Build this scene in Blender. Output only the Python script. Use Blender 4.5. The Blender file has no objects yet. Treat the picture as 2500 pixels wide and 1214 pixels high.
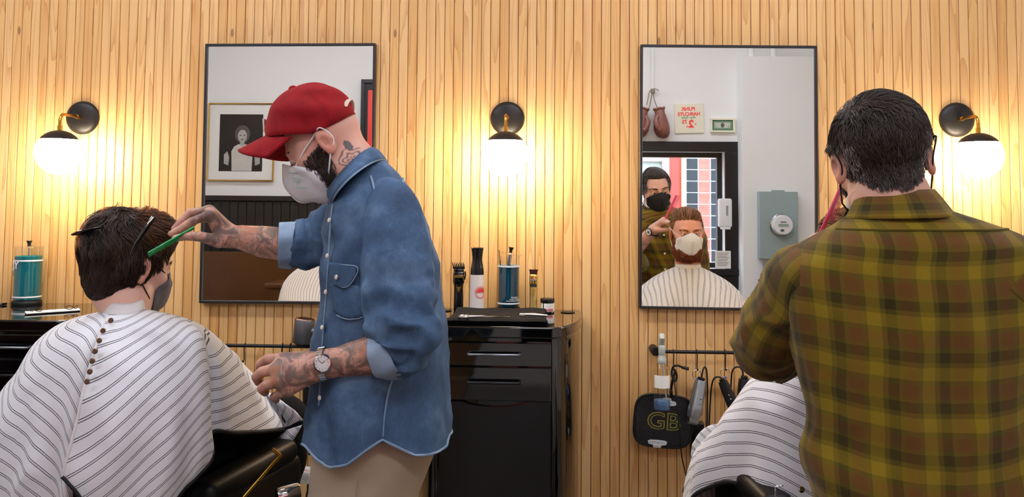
import bpy, bmesh, math, random
import numpy as np
from mathutils import Matrix, Vector
PI = math.pi
random.seed(7)
SC = bpy.context.scene
COL = SC.collection
# ------------------------------------------------------------------ camera, calibrated on a 2500 x 1214 frame
FPX, CX, CY, DCAM, ZCAM = 2083.7, 1250.0, 380.0, 3.4, 1.45
YAW, PITCH, ROLL = 0.035267, 0.057631, 0.008758
def cam_basis():
    f = np.array([-math.sin(YAW), math.cos(YAW), 0.]); r = np.array([math.cos(YAW), math.sin(YAW), 0.]); u = np.array([0, 0, 1.])
    f2 = math.cos(PITCH)*f + math.sin(PITCH)*u; u2 = -math.sin(PITCH)*f + math.cos(PITCH)*u
    return math.cos(ROLL)*r + math.sin(ROLL)*u2, -math.sin(ROLL)*r + math.cos(ROLL)*u2, f2
CR, CU, CF = cam_basis()
CAMPOS = np.array([0., -DCAM, ZCAM])
def P(px, py, d):
    """world point seen at pixel (px,py), standing d metres in front of the timber wall (plane y=0)"""
    v = CF*FPX + CR*(px-CX) - CU*(py-CY)
    return CAMPOS + v*((DCAM-d)/v[1])
MIRY = 0.022
def PM(px, py, d):
    """world point that the wall mirror shows at pixel (px,py), standing d metres from the wall"""
    q = P(px, py, -(d-2*MIRY)); return np.array([q[0], -d, q[2]])
def S(d): return FPX/(DCAM-d)          # pixels per metre at distance d from the wall
cam = bpy.data.cameras.new('camera'); cam.sensor_width = 36.0; cam.lens = FPX*36/2500.0
cam.shift_y = (CY-607.0)/2500.0; cam.clip_start = 0.05
cob = bpy.data.objects.new('camera', cam); COL.objects.link(cob)
M = Matrix.Identity(4)
for i in range(3): M[i][0], M[i][1], M[i][2], M[i][3] = CR[i], CU[i], -CF[i], CAMPOS[i]
cob.matrix_world = M; SC.camera = cob
# ------------------------------------------------------------------ sky, exposure
wd = bpy.data.worlds.new('sky'); SC.world = wd; wd.use_nodes = True
bg = wd.node_tree.nodes['Background']; bg.inputs[0].default_value = (0.80, 0.90, 1.0, 1); bg.inputs[1].default_value = 8.0
SC.view_settings.view_transform = 'Standard'; SC.view_settings.look = 'None'
SC.view_settings.exposure = -0.10; SC.view_settings.gamma = 1.0; SC.view_settings.use_curve_mapping = False
SC.cycles.use_denoising = True; SC.cycles.use_adaptive_sampling = True; SC.cycles.adaptive_threshold = 0.02; SC.cycles.max_bounces = 9; SC.cycles.diffuse_bounces = 4; SC.cycles.glossy_bounces = 5
SC.cycles.transmission_bounces = 8; SC.cycles.transparent_max_bounces = 12
SC.cycles.caustics_reflective = False; SC.cycles.caustics_refractive = False; SC.cycles.sample_clamp_indirect = 6.0
def area_light(name, loc, size, energy, color=(1, 1, 1), rot=(0, 0, 0), portal=False):
    l = bpy.data.lights.new(name, 'AREA'); l.shape = 'RECTANGLE'; l.size, l.size_y = size; l.energy = energy; l.color = color
    if portal: l.cycles.is_portal = True
    o = bpy.data.objects.new(name, l); COL.objects.link(o); o.location = loc; o.rotation_euler = rot; return o
# daylight portals in the two street windows behind the camera
WB = 4.53                                # the street wall stands this far from the timber wall
area_light('window_portal', (1.0, -WB-0.06, 1.42), (1.36, 1.1), 1, rot=(PI/2, 0, 0), portal=True)
area_light('window_portal', (-0.6, -WB-0.06, 1.75), (1.56, 1.7), 1, rot=(PI/2, 0, 0), portal=True)
# ------------------------------------------------------------------ materials
def lin(c):
    if isinstance(c, str):
        c = c.lstrip('#'); c = [int(c[i:i+2], 16)/255 for i in (0, 2, 4)]
        return tuple(x/12.92 if x <= 0.04045 else ((x+0.055)/1.055)**2.4 for x in c)
    return tuple(c)
MATS = {}
class NT:
    def __init__(s, m): s.m = m; s.t = m.node_tree; s.n = s.t.nodes; s.b = s.n['Principled BSDF']
    def add(s, typ, **kw):
        n = s.n.new(typ)
        for k, v in kw.items():
            if k.startswith('i_'):
                k = k[2:]; k = int(k) if k.isdigit() else k.replace('_', ' ')
                if isinstance(v, bpy.types.NodeSocket): s.t.links.new(v, n.inputs[k])
                else: n.inputs[k].default_value = v
            else: setattr(n, k, v)
        return n
    def link(s, a, b): s.t.links.new(a, b)
    def math(s, op, a, b=0.0, c=0.0, clamp=False):
        n = s.n.new('ShaderNodeMath'); n.operation = op; n.use_clamp = clamp
        for i, v in enumerate((a, b, c)):
            if isinstance(v, bpy.types.NodeSocket): s.t.links.new(v, n.inputs[i])
            else: n.inputs[i].default_value = v
        return n.outputs[0]
    def ramp(s, fac, stops, interp='LINEAR'):
        n = s.n.new('ShaderNodeValToRGB'); n.color_ramp.interpolation = interp
        e = n.color_ramp.elements
        while len(e) < len(stops): e.new(0.5)
        for x, (p, c) in zip(e, stops): x.position = p; x.color = (*lin(c), 1)
        s.t.links.new(fac, n.inputs[0]); return n.outputs[0]
    def mix(s, fac, a, b, mode='MIX'):
        n = s.n.new('ShaderNodeMix'); n.data_type = 'RGBA'; n.blend_type = mode
        for k, v in ((0, fac), (6, a), (7, b)):
            if isinstance(v, bpy.types.NodeSocket): s.t.links.new(v, n.inputs[k])
            else: n.inputs[k].default_value = v if k == 0 else (*lin(v), 1)
        return n.outputs[2]
    def bump(s, h, strength=0.3, dist=0.002):
        n = s.n.new('ShaderNodeBump'); n.inputs['Strength'].default_value = strength; n.inputs['Distance'].default_value = dist
        s.t.links.new(h, n.inputs['Height']); s.t.links.new(n.outputs[0], s.b.inputs['Normal'])
def mat(name, color='#808080', rough=0.5, metal=0.0, spec=0.5, coat=0.0, trans=0.0, ior=1.45, alpha=1.0, emis=None, estr=0.0, sheen=0.0, sss=0.0, noise=None, bump=None):
    if name in MATS: return MATS[name]
    m = bpy.data.materials.new(name); m.use_nodes = True; t = NT(m); b = t.b.inputs
    b['Base Color'].default_value = (*lin(color), 1); b['Roughness'].default_value = rough; b['Metallic'].default_value = metal
    b['Specular IOR Level'].default_value = spec; b['Coat Weight'].default_value = coat; b['Coat Roughness'].default_value = 0.05
    b['Transmission Weight'].default_value = trans; b['IOR'].default_value = ior; b['Alpha'].default_value = alpha
    b['Sheen Weight'].default_value = sheen
    if sss: b['Subsurface Weight'].default_value = sss; b['Subsurface Radius'].default_value = (0.012, 0.005, 0.003); b['Subsurface Scale'].default_value = 0.6
    if emis: b['Emission Color'].default_value = (*lin(emis), 1); b['Emission Strength'].default_value = estr
    if noise:                                  # (scale, second colour, amount)
        tc = t.add('ShaderNodeTexCoord'); nz = t.add('ShaderNodeTexNoise', i_Scale=noise[0], i_Detail=4.0); t.link(tc.outputs['Object'], nz.inputs['Vector'])
        f = t.math('MULTIPLY', nz.outputs[0], noise[2], clamp=True); t.link(t.mix(f, color, noise[1]), b['Base Color'])
    if bump:                                   # (scale, strength, distance)
        tc = t.add('ShaderNodeTexCoord'); nz = t.add('ShaderNodeTexNoise', i_Scale=bump[0], i_Detail=3.0); t.link(tc.outputs['Object'], nz.inputs['Vector'])
        t.bump(nz.outputs[0], bump[1], bump[2])
    MATS[name] = m; return m
# ------------------------------------------------------------------ mesh building
def rotm(ax, a): return np.array(Matrix.Rotation(a, 3, ax))
def frame_to(v):
    """3x3 whose z column runs along v"""
    z = np.asarray(v, float); z = z/np.linalg.norm(z); a = np.array([0, 0, 1.]) if abs(z[2]) < 0.9 else np.array([1., 0, 0])
    x = np.cross(a, z); x /= np.linalg.norm(x); return np.stack([x, np.cross(z, x), z], 1)
class MB:
    def __init__(s): s.v = []; s.f = []; s.uv = None
    def n(s): return len(s.v)
    def add(s, vs, fs, T=None, R=None):
        o = len(s.v); vs = np.asarray(vs, float)
        if R is not None: vs = vs@np.asarray(R).T
        if T is not None: vs = vs+np.asarray(T)
        s.v.extend(vs.tolist()); s.f.extend([[i+o for i in f] for f in fs]); return s
    def box(s, c, size, R=None, bev=0.0, seg=2):
        bm = bmesh.new(); bmesh.ops.create_cube(bm, size=1.0)
        for v in bm.verts: v.co = Vector((v.co.x*size[0], v.co.y*size[1], v.co.z*size[2]))
        if bev > 0: bmesh.ops.bevel(bm, geom=bm.edges[:], offset=min(bev, 0.49*min(size)), segments=seg, affect='EDGES', profile=0.5)
        bm.verts.index_update()
        s.add([v.co[:] for v in bm.verts], [[v.index for v in f.verts] for f in bm.faces], c, R); bm.free(); return s
    def box2(s, lo, hi, bev=0.0, seg=2):
        lo, hi = np.minimum(lo, hi), np.maximum(lo, hi); return s.box((lo+hi)/2, hi-lo, None, bev, seg)
    def lathe(s, prof, T=(0, 0, 0), R=None, n=32, cap=True):
        """prof: (radius, height) pairs bottom to top, around local z"""
        vs, fs = [], []; m = len(prof)
        for i in range(n):
            a = 2*PI*i/n
            for r, h in prof: vs.append((r*math.cos(a), r*math.sin(a), h))
        for i in range(n):
            j = (i+1) % n
            for k in range(m-1): fs.append([i*m+k, j*m+k, j*m+k+1, i*m+k+1])
        if cap:
            if prof[0][0] > 1e-6: fs.append([i*m for i in reversed(range(n))])
            if prof[-1][0] > 1e-6: fs.append([i*m+m-1 for i in range(n)])
        return s.add(vs, fs, T, R)
    def cyl(s, a, b, r, r2=None, n=24):
        a = np.asarray(a, float); b = np.asarray(b, float); L = np.linalg.norm(b-a)
        return s.lathe([(r, 0), (r if r2 is None else r2, L)], a, frame_to(b-a), n)
    def tube(s, pts, r, n=10, closed=False, flat=1.0, cap=True):
        pts = np.asarray(pts, float); m = len(pts); rr = np.full(m, r) if np.isscalar(r) else np.asarray(r, float)
        tg = np.roll(pts, -1, 0)-np.roll(pts, 1, 0)
        if not closed: tg[0] = pts[1]-pts[0]; tg[-1] = pts[-1]-pts[-2]
        tg /= np.linalg.norm(tg, axis=1)[:, None]+1e-12
        F = frame_to(tg[0]); x = F[:, 0]; vs = []
        for i in range(m):
            x = x-tg[i]*(x@tg[i]); x /= np.linalg.norm(x)+1e-12; y = np.cross(tg[i], x)
            for k in range(n):
                a = 2*PI*k/n; vs.append(pts[i]+rr[i]*(math.cos(a)*x+flat*math.sin(a)*y))
        fs = []
        for i in range(m if closed else m-1):
            j = (i+1) % m
            for k in range(n): fs.append([i*n+k, i*n+(k+1) % n, j*n+(k+1) % n, j*n+k])
        if cap and not closed: fs += [list(reversed(range(n))), [(m-1)*n+k for k in range(n)]]
        return s.add(vs, fs)
    def sphere(s, c, r, n=24, m=14, scale=(1, 1, 1), R=None):
        pr = [(max(r*math.sin(PI*i/m), 1e-7), -r*math.cos(PI*i/m)) for i in range(m+1)]
        t = MB(); t.lathe(pr, n=n, cap=False); return s.add(np.array(t.v)*np.array(scale), t.f, c, R)
    def prism(s, poly, h, T=(0, 0, 0), R=None):
        """polygon in local xy, extruded along local z from 0 to h"""
        n = len(poly); vs = [(x, y, 0) for x, y in poly]+[(x, y, h) for x, y in poly]
        fs = [list(reversed(range(n))), [n+i for i in range(n)]]+[[i, (i+1) % n, n+(i+1) % n, n+i] for i in range(n)]
        return s.add(vs, fs, T, R)
    def grid(s, G, closed_u=False, closed_v=False):
        """G: (nu,nv,3) points"""
        G = np.asarray(G); nu, nv = G.shape[:2]; fs = []
        for i in range(nu if closed_u else nu-1):
            for j in range(nv if closed_v else nv-1):
                a, b = (i+1) % nu, (j+1) % nv; fs.append([i*nv+j, a*nv+j, a*nv+b, i*nv+b])
        return s.add(G.reshape(-1, 3), fs)
    def build(s, name, m=None, parent=None, loc=None, smooth=35, uv=None, col=None, **kw):
        me = bpy.data.meshes.new(name); me.from_pydata([tuple(x) for x in s.v], [], s.f)
        return finish(me, name, m, parent, loc, smooth, uv, col, **kw)
def finish(me, name, m=None, parent=None, loc=None, smooth=35, uv=None, col=None, fixn=True):
    if fixn:
        bm = bmesh.new(); bm.from_mesh(me); bmesh.ops.recalc_face_normals(bm, faces=bm.faces[:]); bm.to_mesh(me); bm.free()
    if smooth:
        me.polygons.foreach_set('use_smooth', [True]*len(me.polygons))
        if smooth < 180: me.set_sharp_from_angle(angle=math.radians(smooth))
    if uv is not None:
        a = me.attributes.new('cloth', 'FLOAT_VECTOR', 'POINT'); u = np.zeros((len(me.vertices), 3), np.float32); u[:, :uv.shape[1]] = uv; a.data.foreach_set('vector', u.ravel())
    if col is not None:
        for k, c in col.items():
            a = me.attributes.new(k, 'FLOAT_COLOR', 'POINT'); q = np.ones((len(me.vertices), 4), np.float32); q[:, :3] = c if np.ndim(c) == 2 else np.repeat(np.asarray(c)[:, None], 3, 1); a.data.foreach_set('color', q.ravel())
    if m is not None: me.materials.append(MATS[m] if isinstance(m, str) else m)
    o = bpy.data.objects.new(name, me); COL.objects.link(o)
    if loc is not None: o.location = loc
    if parent is not None: o.parent = parent
    return o
def at(o, loc=(0, 0, 0), rz=0.0): o.location = loc; o.rotation_euler = (0, 0, rz); return o
def empty(name, loc=(0, 0, 0), rz=0.0):
    o = bpy.data.objects.new(name, None); COL.objects.link(o); o.empty_display_size = 0.05; return at(o, loc, rz)
def tag(o, label, cat, group=None):
    o['label'] = label; o['category'] = cat
    if group: o['group'] = group
    return o
def struct(o): o['kind'] = 'structure'; return o
def root(parts_parent_loc, name, label, cat, group=None): return tag(empty(name, parts_parent_loc), label, cat, group)
def world_child(o, parent):
    """parent o (built in world coordinates) under a parent that stands elsewhere"""
    o.parent = parent; o.matrix_parent_inverse = parent.matrix_basis.inverted() if parent.type == 'EMPTY' else Matrix.Identity(4); return o
def copy_tree(o, parent=None):
    c = o.copy(); COL.objects.link(c); c.parent = parent
    for ch in o.children: copy_tree(ch, c)
    return c
def text(name, s, size, T, R, m, parent=None, ext=0.0008, align='CENTER', shear=0.0, spacing=1.0, sx=1.0, bold=0.0):
    """lettering: real extruded letters, local x right, y up, z out of the surface"""
    cu = bpy.data.curves.new(name, 'FONT'); cu.body = s; cu.size = size; cu.extrude = ext; cu.align_x = align; cu.align_y = 'CENTER'; cu.shear = shear; cu.space_character = spacing; cu.resolution_u = 3; cu.offset = bold
    t = bpy.data.objects.new('tmp', cu); COL.objects.link(t); bpy.context.view_layer.update()
    me = bpy.data.meshes.new_from_object(t.evaluated_get(bpy.context.evaluated_depsgraph_get())); bpy.data.objects.remove(t); bpy.data.curves.remove(cu)
    v = np.zeros(len(me.vertices)*3); me.vertices.foreach_get('co', v); v = v.reshape(-1, 3); v[:, 0] *= sx
    v = v@np.asarray(R).T+np.asarray(T); me.vertices.foreach_set('co', v.ravel()); me.materials.clear(); me.name = name
    return finish(me, name, m, parent, smooth=0)
def spline(pts, n=8, closed=False):
    """Catmull-Rom through pts (any width)"""
    p = np.asarray(pts, float); m = len(p); out = []
    for i in range(m if closed else m-1):
        if closed: a, b, c, d = p[(i-1) % m], p[i], p[(i+1) % m], p[(i+2) % m]
        else: a, b, c, d = p[max(i-1, 0)], p[i], p[i+1], p[min(i+2, m-1)]
        for k in range(n):
            t = k/n; out.append(0.5*((2*b)+(c-a)*t+(2*a-5*b+4*c-d)*t*t+(3*b-a-3*c+d)*t**3))
    if not closed: out.append(p[-1])
    return np.array(out)
FACE_OUT = np.array([[1, 0, 0], [0, 0, -1], [0, 1, 0]]).astype(float)   # local xyz -> x, up, towards the camera (columns: x->x, y->z, z->-y)
# ================================================================== materials of the room
def m_wood():
    m = bpy.data.materials.new('pine'); m.use_nodes = True; t = NT(m)
    tc = t.add('ShaderNodeTexCoord'); oi = t.add('ShaderNodeObjectInfo')
    sx = t.add('ShaderNodeSeparateXYZ', i_0=tc.outputs['Object'])
    r = oi.outputs['Random']
    ox = t.math('ADD', t.math('MULTIPLY', sx.outputs[0], 16.0), t.math('MULTIPLY', r, 91.0))
    oz = t.math('ADD', t.math('MULTIPLY', sx.outputs[2], 0.85), t.math('MULTIPLY', r, 37.0))
    cv = t.add('ShaderNodeCombineXYZ', i_0=ox, i_1=t.math('MULTIPLY', r, 13.0), i_2=oz)
    n1 = t.add('ShaderNodeTexNoise', i_Vector=cv.outputs[0], i_Scale=1.0, i_Detail=1.5, i_Roughness=0.45)
    dens = t.math('MULTIPLY_ADD', t.math('FRACT', t.math('MULTIPLY', r, 7.3)), 46.0, 16.0)
    ring = t.math('FRACT', t.math('MULTIPLY', n1.outputs[0], t.math('MULTIPLY', dens, 0.22)))
    ringc = t.math('POWER', ring, 3.5)
    fx = t.math('MULTIPLY', sx.outputs[0], 330.0); fz = t.math('ADD', t.math('MULTIPLY', sx.outputs[2], 5.0), t.math('MULTIPLY', r, 60.0))
    fv = t.add('ShaderNodeCombineXYZ', i_0=fx, i_1=t.math('MULTIPLY', r, 29.0), i_2=fz)
    n2 = t.add('ShaderNodeTexNoise', i_Vector=fv.outputs[0], i_Scale=1.0, i_Detail=3.0)
    bl = t.add('ShaderNodeCombineXYZ', i_0=ox, i_1=3.0, i_2=t.math('MULTIPLY', oz, 2.2))
    n3 = t.add('ShaderNodeTexNoise', i_Vector=bl.outputs[0], i_Scale=0.55, i_Detail=2.0)
    base = t.ramp(t.math('FRACT', t.math('MULTIPLY', r, 17.7)), [(0.0, '#d7a96b'), (0.3, '#dcb176'), (0.6, '#dfb67e'), (0.8, '#d9ac6f'), (1.0, '#d1a063')])
    c1 = t.mix(t.math('MULTIPLY', ringc, 0.62), base, '#b67a40')
    c2 = t.mix(t.ramp(n2.outputs[0], [(0.4, '#000000'), (0.8, '#404040')]), c1, '#bd8448')
    c3 = t.mix(t.ramp(n3.outputs[0], [(0.60, '#000000'), (0.63, '#505050'), (0.8, '#585858')]), c2, '#c0884a')
    vc = t.add('ShaderNodeCombineXYZ', i_0=t.math('ADD', t.math('MULTIPLY', sx.outputs[0], 26.0), t.math('MULTIPLY', r, 77.0)), i_1=t.math('MULTIPLY', r, 5.0), i_2=t.math('ADD', t.math('MULTIPLY', sx.outputs[2], 9.0), t.math('MULTIPLY', r, 55.0)))
    vo = t.add('ShaderNodeTexVoronoi', i_Vector=vc.outputs[0], i_Scale=0.28)
    c4 = t.mix(t.ramp(vo.outputs['Distance'], [(0.035, '#d0d0d0'), (0.055, '#000000')]), c3, '#5a3216')
    t.link(c4, t.b.inputs['Base Color'])
    t.b.inputs['Roughness'].default_value = 0.42; t.b.inputs['Specular IOR Level'].default_value = 0.35
    t.bump(n2.outputs[0], 0.10, 0.0006); MATS['pine'] = m
m_wood()
mat('groove', '#5a3414', 0.8)
mat('white_wall', '#f6f7f6', 0.75, noise=(3.0, '#eff0ef', 0.6), bump=(160, 0.05, 0.0006))
mat('ceiling_paint', '#eceae6', 0.8)
mat('floor_paint', '#6e675f', 0.35, noise=(2.5, '#584f47', 0.8))
mat('black_paint', '#101217', 0.32, spec=0.45)
mat('black_frame', '#1c1c20', 0.38, spec=0.5)
mat('black_wood', '#1e1a17', 0.42, bump=(60, 0.1, 0.0006))
mat('black_gloss', '#050506', 0.06, spec=0.6, coat=0.6)
mat('black_satin', '#0b0b0d', 0.25, spec=0.5)
mat('black_metal', '#141416', 0.35, metal=0.3, spec=0.5)
mat('black_rubber', '#0c0c0d', 0.55)
mat('mirror_silver', '#fbfdfc', 0.0, metal=1.0)
mat('brass', '#c9973f', 0.22, metal=1.0)
mat('gold', '#d8b05a', 0.16, metal=1.0)
mat('chrome', '#c8cacc', 0.10, metal=1.0)
mat('steel', '#8d9096', 0.28, metal=0.9)
mat('umber', '#221f1d', 0.42, metal=0.25, spec=0.4)
mat('lamp_globe', '#fff3dc', 0.4, emis='#ffeccd', estr=62.0)
mat('lamp_strip', '#ffffff', 0.4, emis='#eef2ff', estr=38.0)
mat('grout', '#dfe2e4', 0.8)
mat('tile_black', '#2d3740', 0.18, noise=(20, '#3b4852', 0.8))
mat('tile_red', '#cf655c', 0.2, noise=(14, '#e08c82', 0.8))
mat('red_stucco', '#c9605a', 0.75, noise=(6, '#bb5650', 0.8))
mat('mullion', '#b49a98', 0.5)
mat('yellow_paint', '#e8d59a', 0.6)
mat('pavement', '#a5a29c', 0.9, noise=(4, '#8e8b86', 0.8))
mat('oak', '#5a3414', 0.32, coat=0.2, noise=(5, '#472809', 0.9))
def m_glass(name, tint=(1, 1, 1), f0=0.06):
    m = bpy.data.materials.new(name); m.use_nodes = True; nt = m.node_tree; n = nt.nodes
    for x in list(n): n.remove(x)
    o = n.new('ShaderNodeOutputMaterial'); mx = n.new('ShaderNodeMixShader'); tr = n.new('ShaderNodeBsdfTransparent'); gl = n.new('ShaderNodeBsdfGlossy'); fr = n.new('ShaderNodeLayerWeight')
    tr.inputs[0].default_value = (*lin(tint), 1); gl.inputs['Roughness'].default_value = 0.02; fr.inputs[0].default_value = 0.5
    pw = n.new('ShaderNodeMath'); pw.operation = 'POWER'; pw.inputs[1].default_value = 3.0; nt.links.new(fr.outputs['Facing'], pw.inputs[0]); ma = n.new('ShaderNodeMath'); ma.operation = 'MULTIPLY_ADD'; ma.inputs[1].default_value = f0*8; ma.inputs[2].default_value = f0*0.5; nt.links.new(pw.outputs[0], ma.inputs[0])
    nt.links.new(ma.outputs[0], mx.inputs[0]); nt.links.new(tr.outputs[0], mx.inputs[1]); nt.links.new(gl.outputs[0], mx.inputs[2]); nt.links.new(mx.outputs[0], o.inputs[0])
    MATS[name] = m
m_glass('pane_glass', (0.96, 0.98, 0.98), 0.05); m_glass('clear_glass', (0.97, 0.98, 0.98), 0.06)
# ================================================================== the room shell
ZC = 3.30
XL, XR = -4.2, 3.25
wf = struct(MB().box2((XL, 0.012, 0), (XR, 0.12, ZC)).build('wall_front', 'groove', smooth=0))
PW, PH = 0.0371116, 0.04928
g = 0.0018
pl = MB(); w2 = (PW-g)/2
pl.prism([(-w2, 0.012), (-w2, 0.0022), (-w2+0.0018, 0), (w2-0.0018, 0), (w2, 0.0022), (w2, 0.012)], ZC)
k0 = int((XL-PH)/PW)+1; k1 = int((XR-PH)/PW)
plank = None
for k in range(k0, k1):
    x = PH+(k+0.5)*PW
    if plank is None: plank = pl.build('plank', 'pine', wf, (x, 0, 0), smooth=0); continue
    o = plank.copy(); COL.objects.link(o); o.location = (x, 0, 0)
struct(MB().box2((XL-0.1, -WB-0.2, -0.1), (XR+0.1, 0.12, 0)).build('floor', 'floor_paint', smooth=0))
struct(MB().box2((XL-0.1, -WB-0.2, ZC), (XR+0.1, 0.12, ZC+0.1)).build('ceiling', 'ceiling_paint', smooth=0))
struct(MB().box2((XL-0.1, -WB-0.2, 0), (XL, 0.12, ZC)).build('wall_left', 'white_wall', smooth=0))
struct(MB().box2((XR, -WB-0.2, 0), (XR+0.1, 0.12, ZC)).build('wall_right', 'white_wall', smooth=0))
# street wall behind the camera, seen in the mirrors, with two window openings
W1 = (0.32, float(PM(1769, 450, WB)[0]), 0.885, float(PM(1700, 371, WB)[2]))
W2 = (-1.38, 0.18, 0.9, 2.6)
wb = MB(); ya, yb = -WB-0.2, -WB
for lo, hi in (((XL, 0), (W2[0], ZC)), ((W2[0], 0), (W2[1], W2[2])), ((W2[0], W2[3]), (W2[1], ZC)), ((W2[1], 0), (W1[0], ZC)), ((W1[0], 0), (W1[1], W1[2])), ((W1[0], W1[3]), (W1[1], ZC)), ((W1[1], 0), (XR, ZC))):
    wb.box2((lo[0], ya, lo[1]), (hi[0], yb, hi[1]))
wbk = struct(wb.build('wall_back', 'white_wall', smooth=0))
def window(name, w, case, mull=()):
    x0, x1, z0, z1 = w
    o = struct(MB().box2((x0-case, yb-0.005, z1), (x1+case, yb+0.035, z1+case*0.75), 0.004).box2((x0-case, yb-0.005, z0-0.06), (x1+case, yb+0.05, z0), 0.004)
        .box2((x0-case, yb-0.005, z0), (x0, yb+0.035, z1), 0.004).box2((x1, yb-0.005, z0), (x1+case, yb+0.035, z1), 0.004).build(name, 'black_paint', smooth=0))
    fr = MB(); b = 0.045
    fr.box2((x0, ya+0.02, z0), (x0+b, ya+0.09, z1)).box2((x1-b, ya+0.02, z0), (x1, ya+0.09, z1)).box2((x0+b, ya+0.02, z0), (x1-b, ya+0.09, z0+b)).box2((x0+b, ya+0.02, z1-b), (x1-b, ya+0.09, z1))
    for mx in mull: fr.box2((mx-0.02, ya+0.02, z0+b), (mx+0.02, ya+0.09, z1-b))
    fr.build('sash', 'black_paint', o, smooth=0)
    MB().box2((x0+b*0.6, ya+0.05, z0+b*0.6), (x1-b*0.6, ya+0.055, z1-b*0.6)).build('pane', 'pane_glass', o, smooth=0)
    return o
win1 = window('window_1', W1, 0.125); win2 = window('window_2', W2, 0.1, ((W2[0]+W2[1])/2,))
# black panelling below the window and matchboard wainscot of the left half, each board a piece
MB().box2((W1[0]-0.12, yb, 0), (W1[1]+0.125, yb+0.03, W1[2]-0.06), 0.004).build('trim_1', 'black_paint', smooth=0)
struct(bpy.data.objects['trim_1'])
WZ = float(PM(600, 478, WB)[2])
wc = struct(MB().box2((XL, yb, WZ-0.05), (W2[0]-0.12, yb+0.05, WZ), 0.006).build('trim_2', 'black_wood', smooth=0))
bd = MB().box((0, 0.014, (WZ-0.05)/2), (0.079, 0.028, WZ-0.05), None, 0.005, 1); first = None
x = XL+0.04
while x < W2[0]-0.16:
    if first is None: first = bd.build('board', 'black_wood', wc, (x, yb, 0), smooth=0)
    else: o = first.copy(); COL.objects.link(o); o.location = (x, yb, 0)
    x += 0.081
# boxed-out service column on the street wall with two conduits above
DC = 4.32
cx0 = float(PM(1812, 300, DC)[0]); czt = float(PM(1900, 137, DC)[2])
col = struct(MB().box2((cx0, yb, 0), (XR, -DC, czt), 0.006).build('wall_column', 'white_wall', smooth=0))
cd = tag(empty('conduit_pair', (0, 0, 0)), 'two pale grey vertical conduits rising above the white boxed column', 'conduit')
for px in (1834, 1888):
    q = PM(px, 128, DC+0.06); MB().cyl((q[0], q[1], czt), (q[0], q[1], ZC), 0.024).build('conduit', 'white_wall', cd)
# outside: pavement, red facade with door, chequered tile panel
DE = 7.2
struct(MB().box2((-6, -DE, -0.12), (6, ya, -0.02)).build('floor_pavement', 'pavement', smooth=0))
fx0 = float(PM(1663, 400, DE)[0])
fac = struct(MB().box2((-6, -DE-0.3, -0.02), (fx0, -DE, 4.2)).box2((float(PM(1770, 400, DE)[0]), -DE-0.3, -0.02), (6, -DE, 4.2)).box2((-6, -DE-0.3, 2.6), (6, -DE, 4.2)).build('wall_facade', 'red_stucco', smooth=0))
MB().box2((fx0, -DE-0.01, -0.02), (fx0+0.045, -DE+0.03, 2.5)).build('strip', 'yellow_paint', fac, smooth=0)
tp0, tp1 = PM(1675, 386, DE), PM(1764, 386, DE)
MB().box2((fx0+0.045, -DE-0.2, -0.02), (float(PM(1770, 400, DE)[0]), -DE-0.006, 2.6)).build('tile_backing', 'grout', fac, smooth=0)
tw = (tp1[0]-tp0[0])/3; ztop = float(tp0[2]); th = float(PM(1700, 386, DE)[2]-PM(1700, 414, DE)[2])
tl = MB().box((0, 0, 0), (tw-0.014, 0.014, th-0.012), None, 0.003, 1); td = {}
for r in range(15):
    for c in range(3):
        mm = 'tile_red' if c == 1 else 'tile_black'; loc = (tp0[0]+(c+0.5)*tw, -DE-0.002, ztop-(r+0.5)*th)
        if loc[2] < 0.05: continue
        if mm not in td: td[mm] = tl.build('tile', mm, fac, loc, smooth=0)
        else: o = td[mm].copy(); COL.objects.link(o); o.location = loc
dq0, dq1 = PM(1560, 373, DE-0.05), PM(1634, 377, DE-0.05)
dr = MB()
dx0, dx1, dz1 = dq1[0]-0.95, float(dq1[0]), float(dq1[2])
dr.box2((dx0, -DE, 0), (dx0+0.09, -DE+0.06, dz1)).box2((dx1-0.09, -DE, 0), (dx1, -DE+0.06, dz1)).box2((dx0+0.09, -DE, dz1-0.09), (dx1-0.09, -DE+0.06, dz1)).box2((dx0+0.09, -DE, 0), (dx1-0.09, -DE+0.06, 0.25))
dfr = struct(dr.build('door_1', 'mullion', smooth=0))
MB().box2((dx0+0.09, -DE+0.012, 0.25), (dx1-0.09, -DE+0.02, dz1-0.09)).build('door_glass', mat('dusty_glass', '#c6d4d2', 0.15, noise=(3, '#93a8a4', 0.9)), dfr, smooth=0)
# ================================================================== ceiling lamps
for lx, ly, lab in ((-1.9, -1.15, 'ceiling strip lamp above the left mirror'), (0.9, -1.15, 'ceiling strip lamp above the right mirror'), (-1.9, -3.45, 'ceiling strip lamp near the wooden pew'), (0.9, -3.45, 'ceiling strip lamp near the street window')):
    fx = tag(empty('ceiling_lamp', (lx, ly, ZC)), lab, 'lamp', 'ceiling strip lamps')
    MB().box((0, 0, -0.025), (2.0, 0.2, 0.05), None, 0.006).build('housing', 'ceiling_paint', fx, smooth=0)
    MB().box((0, 0, -0.057), (1.94, 0.16, 0.016), None, 0.006).build('diffuser', 'lamp_strip', fx, smooth=0)
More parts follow.
